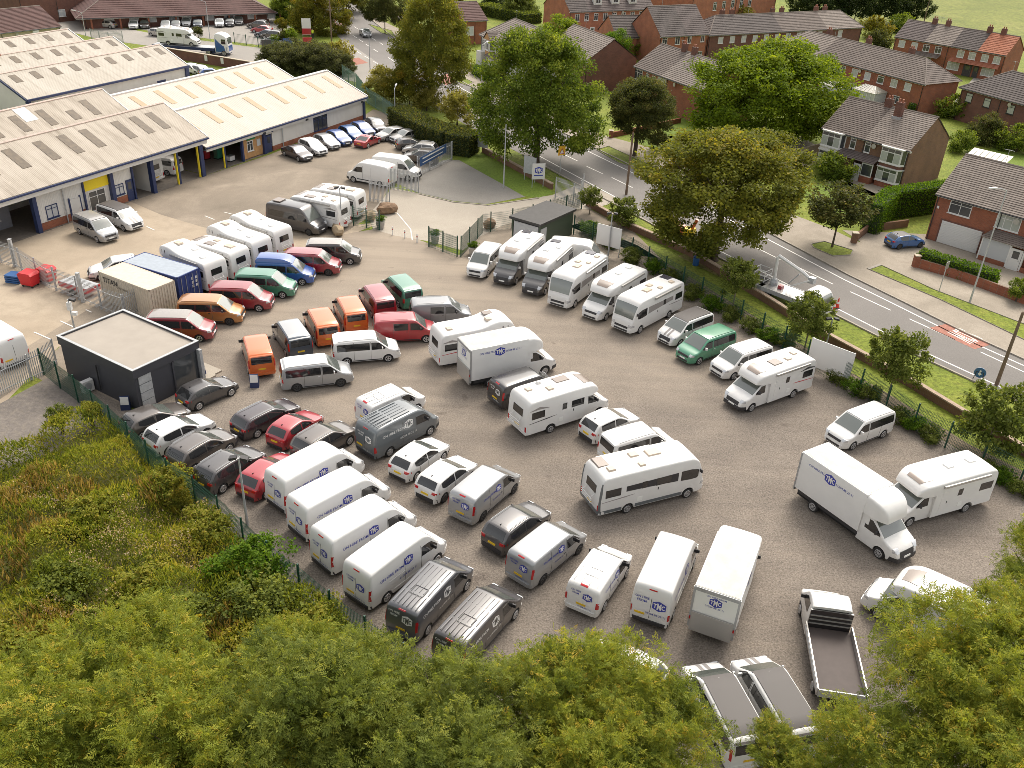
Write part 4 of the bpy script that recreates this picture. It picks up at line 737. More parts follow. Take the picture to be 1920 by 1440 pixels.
class Loft:
    """x runs from the tail (0) to the nose, y to the left, z up; built centred on 'mid'"""
    def __init__(s, prof, W, z0, zb, tum, r=.07, crown=.03, arches=(), bot=None, pr=(.25, .10), pf=(.7, .22), ch=2, mid=0.0, sill=.05):
        s.p = chaikin(prof, ch); s.X = [a for a, b in s.p]; s.Z = [b for a, b in s.p]
        s.W, s.z0, s.zb, s.tum, s.r, s.crown, s.ar, s.bot, s.pr, s.pf, s.mid, s.sill = W, z0, zb, tum, r, crown, arches, bot, pr, pf, mid, sill
        s.x0, s.x1 = s.X[0], s.X[-1]; s.k = s.Z.index(max(s.Z))
    def top(s, x): return float(np.interp(x, s.X, s.Z))
    def hw(s, x, z):
        w = s.W / 2
        d = (x - (s.x1 - s.pf[0])) / s.pf[0]
        if d > 0: w -= s.pf[1] * d * d
        d = ((s.x0 + s.pr[0]) - x) / s.pr[0]
        if d > 0: w -= s.pr[1] * d * d
        if z > s.zb: w -= s.tum * (z - s.zb)
        elif s.sill: w -= s.sill * ((s.zb - z) / max(.2, s.zb - s.z0)) ** 2
        return max(w, .05)
    def btm(s, x):
        b = s.z0 if s.bot is None else float(np.interp(x, [q[0] for q in s.bot], [q[1] for q in s.bot]))
        for xa, ra in s.ar:
            if abs(x - xa) < ra: b = max(b, .86 * ra + math.sqrt(ra * ra - (x - xa) ** 2))
        return b
    def rx(s, z): return float(np.interp(z, s.Z[:s.k + 1], s.X[:s.k + 1]))
    def fx(s, z): return float(np.interp(-z, [-q for q in s.Z[s.k:]], s.X[s.k:]))
    def body(s, name):
        xs = set(round(x, 4) for x in s.X)
        n = max(6, int((s.x1 - s.x0) / .25))
        for i in range(n + 1): xs.add(round(s.x0 + (s.x1 - s.x0) * i / n, 4))
        for xa, ra in s.ar:
            for i in range(-7, 8): xs.add(round(xa + ra * math.sin(math.pi / 2 * i / 7) * .999, 4))
            xs.add(round(xa - ra - .003, 4)); xs.add(round(xa + ra + .003, 4))
        if s.bot:
            for q in s.bot: xs.add(round(q[0], 4))
        for i in (1, 2): xs.add(round(s.x0 + .03 * i, 4)); xs.add(round(s.x1 - .03 * i, 4))
        xs = sorted(x for x in xs if s.x0 <= x <= s.x1); V = []; F = []
        cl = []
        for x in xs:
            if cl and x - cl[-1] < .004: continue
            cl.append(x)
        xs = cl; m = 0
        for x in xs:
            t = s.top(x); b = min(s.btm(x), t - .06); r = min(s.r, (t - b) * .4)
            te = t - s.crown; hi = max(te - r, b + .01)
            zs = [b, min(b + .12, hi), min(max(s.zb * .8 + b * .2, b + .13), hi), min(max(s.zb, b + .14), hi), 0, hi]; zs[4] = (zs[3] + zs[5]) / 2
            half = [(s.hw(x, z), z) for z in zs]
            w = half[-1][0]
            for a in (30, 60, 90): half.append((w - r * (1 - math.cos(R(a))), hi + (te - hi) * math.sin(R(a))))
            half.append(((w - r) * .5, te + s.crown * .75))
            ring = [(x - s.mid, -y, z) for y, z in half] + [(x - s.mid, 0, t)] + [(x - s.mid, y, z) for y, z in reversed(half)]
            m = len(ring); V += ring
        for i in range(len(xs) - 1):
            for j in range(m):
                j2 = (j + 1) % m; F.append([i * m + j, i * m + j2, (i + 1) * m + j2, (i + 1) * m + j][::-1])
        F.append(list(range(m))); F.append([(len(xs) - 1) * m + j for j in reversed(range(m))])
        me = mesh(name, V, [f[::-1] for f in F], 32)
        return me
    def sheet(s, name, grid, depth, flip=False):
        """grid[i][j] of (pos, inward): a panel with an edge that turns into the body"""
        ni, nj = len(grid), len(grid[0]); V = [p for row in grid for p, n in row]; F = []
        for i in range(ni - 1):
            for j in range(nj - 1): F.append([i * nj + j, i * nj + j + 1, (i + 1) * nj + j + 1, (i + 1) * nj + j])
        loop = [(0, j) for j in range(nj)] + [(i, nj - 1) for i in range(1, ni)] + [(ni - 1, j) for j in reversed(range(nj - 1))] + [(i, 0) for i in reversed(range(1, ni - 1))]
        b = len(V)
        for i, j in loop: p, n = grid[i][j]; V.append(tuple(p[k] + n[k] * depth for k in range(3)))
        for q in range(len(loop)):
            q2 = (q + 1) % len(loop); a = loop[q][0] * nj + loop[q][1]; c = loop[q2][0] * nj + loop[q2][1]
            F.append([c, a, b + q, b + q2])
        if flip: F = [f[::-1] for f in F]
        return mesh(name, V, F, 40)
    def side(s, name, cols, sd, off=.007, depth=.03, rows=3):
        g = []
        for x, a, b in cols:
            row = []
            for k in range(rows + 1):
                z = a + (b - a) * k / rows; row.append(((x - s.mid, sd * (s.hw(x, z) + off), z), (0, -sd, 0)))
            g.append(row)
        return s.sheet(name, g, depth, flip=sd < 0)
    def over(s, name, xa, xb, fa=.95, fb=.95, off=.008, depth=.03, n=5, m=6, y0=-1, y1=1, bow=0.0):
        """panel on the upper surface between stations xa and xb (screens, roof panels)"""
        xs = np.linspace(xa, xb, 40); zs = [s.top(x) for x in xs]
        L = np.concatenate([[0], np.cumsum(np.hypot(np.diff(xs), np.diff(zs)))]); g = []
        for t in np.linspace(0, L[-1], n + 1):
            x = float(np.interp(t, L, xs)); f = fa + (fb - fa) * t / L[-1]; z = s.top(x)
            dx = .02; sl = (s.top(min(x + dx, s.x1)) - s.top(max(x - dx, s.x0))) / (2 * dx); nv = np.array([-sl, 0, 1]); nv /= np.linalg.norm(nv)
            w = (s.hw(x, z) - s.r * .6) * f; row = []
            for k in range(m + 1):
                yy = y0 + (y1 - y0) * k / m; y = w * yy; zz = z - s.crown * (y / max(.1, s.hw(x, z))) ** 2
                bx = bow * (1 - yy * yy) * (1 if sl < 0 else -1)
                row.append(((x + bx - s.mid + nv[0] * off, y, zz + bx * sl + nv[2] * off), (-nv[0], 0, -nv[2])))
            g.append(row)
        return s.sheet(name, g, depth, flip=True)
    def srf(s, y, z, e):
        x = s.fx(z) if e > 0 else s.rx(z)
        for _ in range(160):
            if s.hw(x, z) >= abs(y): break
            x -= .01 * e
        return x
    def end(s, name, y0, y1, za, zb_, e, off=.01, depth=.04, n=6, m=3, arch=0.0):
        g = []
        for k in range(n + 1):
            y = y0 + (y1 - y0) * k / n; row = []
            dz = arch * (1 - (2 * k / n - 1) ** 2)
            for q in range(m + 1):
                z = za + (zb_ + dz - za) * q / m; xi = (s.fx(z) if e > 0 else s.rx(z)) - e * .55; lim = s.hw(xi, z) - .006; y = max(-lim, min(lim, y)); row.append(((s.srf(y, z, e) + e * off - s.mid, y, z), (-e, 0, 0)))
            g.append(row)
        return s.sheet(name, g, depth, flip=e < 0)
    def decal(s, name, shp, x0, z0, where, off=.012):
        v, f = shp; V = []
        for a, b in v:
            if where == 'rear': y = x0 - a; z = z0 + b; V.append((s.srf(y, z, -1) - off - s.mid, y, z))
            else:
                sd = -1 if where == 'right' else 1; x = x0 + a * (-sd); z = z0 + b; V.append((x - s.mid, sd * (s.hw(x, z) + off), z))
        return mesh(name, V, f)

def hexlogo(w):
    return [(-w * .5, -w * .26), (0, -w * .44), (w * .5, -w * .26), (w * .5, w * .26), (0, w * .44), (-w * .5, w * .26)], [[0, 1, 2, 3, 4, 5]]
def tmc_letters(w):
    out = []; F = []
    for ch, cx, ht, wd in (('T', -.30, .40, .26), ('M', 0, .58, .31), ('C', .30, .40, .25)):
        v, f = text2d(ch, 1.0, .03); X = [p[0] for p in v]; Y = [p[1] for p in v]; x0, x1, y0, y1 = min(X), max(X), min(Y), max(Y); k = len(out)
        out += [((cx + ((x - x0) / (x1 - x0) - .5) * wd) * w, ((y - y0) / (y1 - y0) - .5) * ht * w) for x, y in v]; F += [[i + k for i in q] for q in f]
    return out, F

class Kit:
    def __init__(s): s.parts = []; s.xr = s.xf = 0; s.H = 2.0; s.W = 1.9; s.wheels = []; s.mid = 0
    def p(s, name, me, m, parent=None, loc=None, rot=None, label=None):
        s.parts.append((name, me, m, parent, loc, rot, label)); return len(s.parts) - 1

_wheel = {}
def wheel_meshes(Rw, wd, style):
    k = (round(Rw, 3), wd, style)
    if k not in _wheel:
        t = MB().lathe([(Rw * .6, -wd * .5), (Rw * .9, -wd * .5), (Rw, -wd * .36), (Rw, wd * .36), (Rw * .9, wd * .5), (Rw * .6, wd * .5)], 20, 'y').me('tyre', 40)
        r = MB(); r.lathe([(Rw * .70, -wd * .46), (Rw * .66, -wd * .555), (Rw * .58, -wd * .555), (Rw * .54, -wd * .505)], 20, 'y'); r.f = r.f[:-2]
        ns = {'five': 5, 'steel': 9, 'ten': 10}[style]
        for i in range(ns):
            a = 2 * math.pi * i / ns; da = .26 if ns == 5 else .2
            p = []
            for rr, d in ((.12, .16), (.60, da)):
                for q in (-1, 1): p.append((Rw * rr * math.cos(a + q * d), Rw * rr * math.sin(a + q * d)))
            y0, y1 = -wd * .55, -wd * .49
            o = [p[0], p[2], p[3], p[1]]
            r.hexa([(x, y1, z) for x, z in o] + [(x, y0, z) for x, z in o])
        r.lathe([(Rw * .2, -wd * .49), (Rw * .16, -wd * .57)], 10, 'y')
        _wheel[k] = (t, r.me('rim', 40))
    return _wheel[k]

def std_wheels(K, L, xw, Rw, wd=.22, style='five', twin=False, inset=.015):
    t, r = wheel_meshes(Rw, wd, style)
    for x in xw:
        for sd in (-1, 1):
            w = K.p('wheel', t, 'rubber', None, (x - L.mid, sd * (L.W / 2 - wd / 2 - inset), Rw), (0, 0, 0 if sd < 0 else math.pi))
            K.p('rim', r, 'rim', w)
            K.wheels.append((x - L.mid, sd * (L.W / 2 - .1)))

def van_front(K, L, zb, grille=(.62, .80), lamp=(.74, .92), lw=.30, bump=(.28, .52), plate=True, black_bump=False, gm='plastic', hood=None):
    w = L.W / 2
    K.p('grille', L.end('grille', -w * .55, w * .55, grille[0], grille[1], 1, .012), gm)
    for sd in (-1, 1):
        K.p('headlight', L.end('headlight', sd * w * .58, sd * w * .93, lamp[0], lamp[1], 1, .014), 'lamp_clear')
        m = MB().hexa([(0, 0, 0), (.10, 0, 0), (.08, sd * .22, .02), (.0, sd * .22, .02), (0, 0, .2), (.10, 0, .18), (.08, sd * .22, .2), (.0, sd * .22, .22)])
        K.mir = K.p('wing_mirror', m.me('wing_mirror'), 'mirror', None, (L.mirror - L.mid, sd * (L.hw(L.mirror, zb) - .03), zb + .02))
    K.p('bumper', L.end('bumper', -w * .96, w * .96, bump[0], bump[1], 1, .03, m=3, n=24), 'plastic' if black_bump else 'bumper')
    K.p('lower_intake', L.end('lower_intake', -w * .55, w * .55, bump[0] + .04, bump[1] - .06, 1, .045, n=12), 'plastic')
    if plate: K.p('number_plate', L.end('number_plate', -.26, .26, bump[1] - .07, bump[1] + .04, 1, .042), 'plate_white')

def van_rear(K, L, lamps=(.95, 1.35), lw=.13, plate=(.80, .91), bump=(.30, .52), high=None, plate_y=0.0, bm='bumper'):
    w = L.W / 2
    for sd in (-1, 1):
        K.p('tail_light', L.end('tail_light', sd * (w - .02 - lw), sd * (w - .035), lamps[0], lamps[1], -1, .012, n=3), 'lamp_red')
    K.p('rear_bumper', L.end('rear_bumper', -w * .95, w * .95, bump[0], bump[1], -1, .06, .08, n=8, m=2), bm)
    K.p('number_plate', L.end('number_plate', plate_y - .26, plate_y + .26, plate[0], plate[1], -1, .02), 'plate_yellow')
    if high: K.p('brake_light', L.end('brake_light', -.2, .2, high, high + .05, -1, .02, n=2), 'lamp_red')

def underbody(K, L, xa, xb, z=.2, h=.55):
    K.p('chassis', MB().box(xa - L.mid, xb - L.mid, -L.W / 2 + .2, L.W / 2 - .2, z, h).me('chassis'), 'chassis')

# ---- cars
def car_kit(Lc=4.3, W=1.8, H=1.48, kind='hatch', style='five', rails=False, black_roof=False, blackrear=False, wb=2.62):
    K = Kit(); s = H / 1.48; b = .93 * s
    tail = {'hatch': [(0, .62), (.04, .85), (.12, .98), (.52, 1.36), (.85, 1.445)], 'suv': [(0, .62), (.04, .85), (.10, 1.0), (.42, 1.38), (.7, 1.455)],
            'estate': [(0, .62), (.04, .85), (.10, .98), (.42, 1.36), (.7, 1.44)], 'saloon': [(0, .62), (.03, .85), (.1, .96), (.62, 1.02), (1.35, 1.39), (1.7, 1.45)],
            'coupe': [(0, .62), (.03, .85), (.1, .96), (.35, 1.0), (1.25, 1.37), (1.6, 1.45)]}[kind]
    f = Lc - 4.3
    front = [(1.9 + f, 1.48), (2.25 + f, 1.43), (3.02 + f, 1.01), (3.2 + f, .96), (3.9 + f, .82), (4.2 + f, .66), (4.3 + f, .45)]
    L = Loft([(x, z * s) for x, z in tail + front], W, .22 * s, b, .36 if kind != 'suv' else .3, r=.08, crown=.035, mid=Lc / 2,
             arches=[(.78 + (f * .4 if kind in ('estate', 'saloon') else 0), .37 * (.5 + .5 * s)), (.78 + wb + (f * .4 if kind in ('estate', 'saloon') else 0), .37 * (.5 + .5 * s))], pr=(.5, .16), pf=(.9, .26))
    L.mirror = 2.72 + f; ax = [a for a, r in L.ar]; K.mid = L.mid
    K.p('body', L.body('car_body'), 'paint'); underbody(K, L, .35, Lc - .35)
    xa = {'hatch': .16, 'suv': .13, 'estate': .13, 'saloon': .72, 'coupe': .45}[kind]; xb = {'hatch': .56, 'suv': .46, 'estate': .46, 'saloon': 1.36, 'coupe': 1.25}[kind]
    K.p('rear_window', L.over('rear_window', xa, xb, .86, .84, m=6), 'glass')
    K.p('windscreen', L.over('windscreen', 2.28 + f, 3.04 + f, .90, .93, n=4), 'screen')
    if black_roof: K.p('roof_panel', L.over('roof_panel', xb + .05, 2.26 + f, .98, .97, .01), 'matt_black_roof')
    def zh(x): return L.top(x) - .105 * s
    x_r = {'hatch': .72, 'suv': .6, 'estate': .5, 'saloon': 1.35, 'coupe': 1.3}[kind]; x_f = 2.82 + f; xm = (x_r + x_f) / 2 + .05
    for sd in (-1, 1):
        for nm, u0, u1 in (('side_window', x_r, xm - .04), ('side_window', xm + .04, x_f)):
            cols = []
            for i in range(8):
                x = u0 + (u1 - u0) * i / 7; lo = b + .03; hi = max(zh(x), lo + .02)
                if kind != 'estate' and x < x_r + .25: lo += .12 * (1 - (x - x_r) / .25); hi = max(hi, lo + .015)
                cols.append((x, lo, hi))
            K.p(nm, L.side(nm, cols, sd), 'glass')
        for x in (xm - .02, x_r + .35): K.p('door_seam', L.side('door_seam', [(x, .4 * s, b), (x + .02, .4 * s, b)], sd, .004, .02, 3), 'seam')
        K.p('sill_trim', L.side('sill_trim', [(ax[0] + .45, .24 * s, .33 * s), (ax[1] - .45, .24 * s, .33 * s)], sd, .008, .03, 1), 'plastic')
        if rails:
            pts = [(x - L.mid, sd * (L.hw(x, L.top(x)) - .09), L.top(x) + .035) for x in np.linspace(xb + .2, 2.15 + f, 6)]
            K.p('roof_rail', MB().tube(pts, .022, 5).me('roof_rail'), 'rail')
        m = MB().hexa([(0, 0, 0), (.09, 0, 0), (.07, sd * .17, .02), (0, sd * .17, .02), (0, 0, .13), (.09, 0, .11), (.07, sd * .17, .13), (0, sd * .17, .14)])
        K.p('wing_mirror', m.me('wing_mirror'), 'mirror', None, (L.mirror - L.mid, sd * (L.hw(L.mirror, b) - .02), b))
        w = W / 2
        K.p('headlight', L.end('headlight', sd * w * .52, sd * w * .92, .64 * s, .76 * s, 1, .012), 'lamp_clear')
        K.p('tail_light', L.end('tail_light', sd * w * .55, sd * w * .97, .78 * s, .92 * s, -1, .012, n=5), 'lamp_red')
    w = W / 2
    K.p('grille', L.end('grille', -w * .5, w * .5, .48 * s, .68 * s, 1, .012), 'plastic')
    K.p('lower_bumper', L.end('lower_bumper', -w * .9, w * .9, .24 * s, .4 * s, 1, .025, m=2, n=20), 'plastic')
    K.p('rear_bumper', L.end('rear_bumper', -w * .9, w * .9, .24 * s, (.42 if kind != 'suv' else .5) * s, -1, .03, m=2, n=8), 'plastic')
    K.p('number_plate', L.end('number_plate', -.26, .26, .40 * s, .50 * s, 1, .03), 'plate_white')
    K.p('number_plate', L.end('number_plate', -.26, .26, .62 * s, .73 * s, -1, .02), 'plate_yellow')
    K.p('aerial', MB().hexa([(-.09, -.02, 0), (.09, -.015, 0), (.09, .015, 0), (-.09, .02, 0), (-.09, -.004, .07), (-.03, -.004, .05), (-.03, .004, .05), (-.09, .004, .07)]).me('aerial'), 'plastic', None, (xb + .28 - L.mid, 0, L.top(xb + .28)))
    std_wheels(K, L, ax, .325 * (.6 + .4 * s), .21, style)
    K.xr, K.xf, K.H, K.W = xb + .06 - L.mid, 2.22 + f - L.mid, H, W
    return K

# ---- camper vans and medium vans
def van_kit(maker='round', Lx=4.9, H=1.99, windows='camper', pop=True, ribs=0, style='five', zscale=1.0):
    K = Kit(); e = Lx - 4.9; top = 1.94 if pop else H - .01
    if maker == 'round':
        pr = [(0, .85), (.05, 1.5), (.14, top - .12), (.4, top - .02), (3.0 + e, top), (3.22 + e, top - .06), (4.0 + e, 1.24), (4.18 + e, 1.14), (4.7 + e, 1.0), (4.87 + e, .8), (4.9 + e, .5)]
    else:
        pr = [(0, .85), (.06, 1.5), (.16, top - .13), (.45, top - .03), (2.9 + e, top), (3.12 + e, top - .07), (3.98 + e, 1.26), (4.16 + e, 1.15), (4.62 + e, .97), (4.84 + e, .74), (4.9 + e, .48)]
    L = Loft(pr, 1.92, .27, 1.10, .155, r=.11, crown=.03, mid=Lx / 2, arches=[(.97, .385), (.97 + 3.0 + e * .95, .385)], pf=(.6, .24), pr=(.25, .09))
    L.mirror = 3.52 + e; K.mid = L.mid
    K.p('body', L.body('van_body'), 'paint'); underbody(K, L, .4, Lx - .4)
    K.p('windscreen', L.over('windscreen', 3.24 + e, 4.02 + e, .92, .95, n=4, bow=.0), 'screen')
    for sd in (-1, 1):
        lo, hi = 1.16, 1.70
        fd = [(2.78 + e, lo, hi), (3.1 + e, lo, hi), (3.35 + e, lo, hi - .03), (3.55 + e, lo, hi - .2), (3.72 + e, lo + .01, hi - .36), (3.80 + e, lo + .06, hi - .44)]
        K.p('door_window', L.side('door_window', fd, sd), 'glass')
        if windows == 'camper': rg = [(.30, 2.66 + e)]
        elif windows == 'kombi': rg = [(1.55, 2.62 + e)]
        else: rg = []
        for a, b in rg:
            cols = [(a, lo + .05, hi - .03), (a + .05, lo + .01, hi), (b - .05, lo + .01, hi), (b, lo + .03, hi - .02)]
            K.p('side_window', L.side('side_window', cols, sd), 'glass')
    if windows in ('camper', 'kombi'):
        K.p('rear_window', L.end('rear_window', -.70, .70, 1.17, 1.66, -1, .012, n=8, m=4), 'glass')
    if pop:
        K.p('pop_top', L.over('pop_top', .14, 3.16 + e, .99, .95, .045, .06, n=8, m=8), 'roof')
    elif windows == 'kombi':
        for sd in (-1, 1): K.p('roof_rail', MB().tube([(x - L.mid, sd * .72, L.top(x) + .03) for x in (.5, 1.5, 2.6 + e)], .016, 5).me('roof_rail'), 'paint')
    if ribs:
        for i in range(ribs):
            y = -.62 + 1.24 * i / (ribs - 1)
            for a, b in ((.35, 1.3), (1.42, 2.2 + e * .5), (2.3 + e * .5, 2.85 + e)):
                K.p('roof_rib', MB().box(a - L.mid, b - L.mid, y - .014, y + .014, top - .03, top + .003).me('roof_rib'), 'rib')
        rect = [(1.05, -.42), (1.62, -.42), (1.62, .3), (1.05, .3)]
        mb = MB()
        for q in range(4):
            a, b = rect[q], rect[(q + 1) % 4]; mb.tube([(a[0] + e * .3 - L.mid, a[1], top + .004), (b[0] + e * .3 - L.mid, b[1], top + .004)], .016, 4)
        K.p('roof_panel_frame', mb.me('roof_panel_frame'), 'rib')
    for sd in (-1, 1):
        for x in (2.72 + e, 1.5 + e * .5): K.p('door_seam', L.side('door_seam', [(x, .42, 1.78), (x + .022, .42, 1.78)], sd, .004, .02, 4), 'seam')
        K.p('sill_trim', L.side('sill_trim', [(1.42, .30, .38), (3.5 + e, .30, .38)], sd, .008, .03, 1), 'plastic'); K.p('door_handle', L.side('door_handle', [(2.6 + e, 1.02, 1.06), (2.45 + e, 1.02, 1.06)][::-1], sd, .02, .03, 1), 'mirror')
    van_front(K, L, 1.16, grille=(.66, .82) if maker == 'round' else (.52, .80), lamp=(.80, .95) if maker == 'round' else (.78, .93))
    van_rear(K, L, lamps=(.80, 1.18) if maker == 'round' else (.92, 1.5), lw=.16 if maker == 'round' else .1, high=1.8 if windows == 'panel' else None, plate=(.72, .83))
    std_wheels(K, L, [a for a, r in L.ar], .335, .22, style)
    K.xr, K.xf, K.H, K.W, K.L = .14 - L.mid, 3.10 + e - L.mid, H, 1.92, L
    return K

def highroof_camper(K):
    """taller moulded roof on a camper"""
    L2 = Loft([(.10, 1.9), (.14, 2.28), (.5, 2.36), (2.2, 2.34), (2.9, 2.18), (3.25, 1.93)], 1.62, 1.86, 1.95, .25, r=.1, crown=.03, mid=K.mid, pr=(.2, .05), pf=(.6, .12), sill=0)
    K.p('high_roof', L2.body('high_roof'), 'roof')
    return K

def bigvan_kit(Lx=5.94, H=2.56, windows=False, ribs=0, style='steel', maker='a'):
    K = Kit(); e = Lx - 5.94
    pr = [(0, .95), (.05, 1.7), (.12, H - .22), (.4, H - .05), (3.7 + e, H), (4.2 + e, H - .1), (4.72 + e, 1.9), (5.05 + e, 1.40), (5.22 + e, 1.28), (5.68 + e, 1.1), (5.88 + e, .85), (5.94 + e, .5)]
    L = Loft(pr, 2.06, .3, 1.25, .085, r=.13, crown=.04, mid=Lx / 2, arches=[(1.16, .40), (4.92 + e, .40)], pf=(.7, .26), pr=(.25, .08))
    L.mirror = 4.55 + e; K.mid = L.mid
    K.p('body', L.body('van_body'), 'paint'); underbody(K, L, .4, Lx - .4)
    K.p('windscreen', L.over('windscreen', 4.40 + e, 5.08 + e, .93, .95, n=4), 'screen')
    for sd in (-1, 1):
        lo, hi = 1.34, 1.92
        K.p('door_window', L.side('door_window', [(3.72 + e, lo + .02, hi), (4.2 + e, lo, hi), (4.45 + e, lo - .02, hi - .04), (4.75 + e, lo, hi - .32), (4.86 + e, lo + .03, hi - .44)], sd), 'glass')
        if windows: K.p('side_window', L.side('side_window', [(.35, lo, hi - .02), (.4, lo - .03, hi), (3.45 + e, lo - .03, hi), (3.5 + e, lo, hi - .02)], sd), 'glass')
        else: K.p('sliding_rail', L.side('sliding_rail', [(1.3, 1.26, 1.285), (2.5 + e * .6, 1.26, 1.285)], sd, .006, rows=1), 'rib' if ribs else 'paint')
        for x in (3.66 + e, 2.45 + e * .6): K.p('door_seam', L.side('door_seam', [(x, .5, 2.05), (x + .024, .5, 2.05)], sd, .004, .02, 4), 'seam')
        K.p('sill_strip', L.side('sill_strip', [(1.66, .5, .6), (4.4 + e, .5, .6)], sd, .01, rows=1), 'strip')
    if windows:
        K.p('roof_hatch', MB().box(.6 - L.mid, 1.5 - L.mid, -.5, .5, H - .02, H + .05).me('roof_hatch'), 'rooflight_tint')
    else:
        K.p('door_seam', L.end('door_seam', -.012, .012, .6, H - .3, -1, .006, n=1), 'chassis')
    for i in range(ribs):
        y = -.7 + 1.4 * i / max(1, ribs - 1)
        for a, b in ((.35, 1.6), (1.75, 3.4 + e)):
            K.p('roof_rib', MB().box(a - L.mid, b - L.mid, y - .015, y + .015, H - .05, H + .001).me('roof_rib'), 'rib')
    van_front(K, L, 1.36, grille=(.62, .9), lamp=(.88, 1.1), bump=(.3, .58), black_bump=maker == 'b')
    van_rear(K, L, lamps=(.85, 1.5) if maker == 'a' else (.75, 1.15), lw=.11, plate=(.74, .86), plate_y=.38 if maker == 'a' else .5, bump=(.3, .5), high=H - .32, bm='plastic')
    std_wheels(K, L, [a for a, r in L.ar], .345, .23, style)
    K.xr, K.xf, K.H, K.W, K.L = .12 - L.mid, 4.15 + e - L.mid, H, 2.06, L
    return K

def tmc_decals(K, ink, x_on, x_logo, x_no, z_on, z_logo, z_no, size=.26, badge=.85, rear=(1.5, 1.15, .8), phone_rear=True, rear_scale=1.0, badge_m=None, letter_m=None):
    L = K.L; bm = badge_m or ink; lm = letter_m or 'tmc_white'
    for side in ('right', 'left'):
        K.p('lettering', L.decal('lettering', text2d('ON HIRE FROM', size, .006), x_on, z_on, side), ink)
        b = K.p('logo_badge', L.decal('logo_badge', hexlogo(badge), x_logo, z_logo, side, .012), bm)
        K.p('logo_letters', L.decal('logo_letters', tmc_letters(badge), x_logo, z_logo, side, .018), lm, b)
        K.p('phone_number', L.decal('phone_number', text2d('01204 88 22 11', size * .85, .004), x_no, z_no, side), ink)
    zt, zl, zp = rear; q = rear_scale
    K.p('lettering', L.decal('lettering', text2d('ON HIRE', .17 * q, .006), .42 * q, zt, 'rear', .02), ink)
    K.p('lettering', L.decal('lettering', text2d('FROM', .17 * q, .006), .42 * q, zt - .19 * q, 'rear', .02), ink)
    b = K.p('logo_badge', L.decal('logo_badge', hexlogo(.62 * q), -.38 * q, zl, 'rear', .02), bm)
    K.p('logo_letters', L.decal('logo_letters', tmc_letters(.62 * q), -.38 * q, zl, 'rear', .026), lm, b)
    if phone_rear: K.p('phone_number', L.decal('phone_number', text2d('01204 88 22 11', .15 * q, .004), -.28 * q, zp, 'rear', .02), ink)

# ---- coachbuilt motorhomes
def roof_box(K, me_name, L, x, y, lx, ly, h, m):
    z = L.top(x) - L.crown * (y / (L.W / 2)) ** 2
    mb = MB().hexa([(-lx / 2, -ly / 2, -.03), (lx / 2, -ly / 2, -.03), (lx / 2, ly / 2, -.03), (-lx / 2, ly / 2, -.03), (-lx / 2 + .05, -ly / 2 + .05, h), (lx / 2 - .05, -ly / 2 + .05, h), (lx / 2 - .05, ly / 2 - .05, h), (-lx / 2 + .05, ly / 2 - .05, h)])
    return K.p(me_name, mb.me(me_name), m, None, (x - L.mid, y, z))

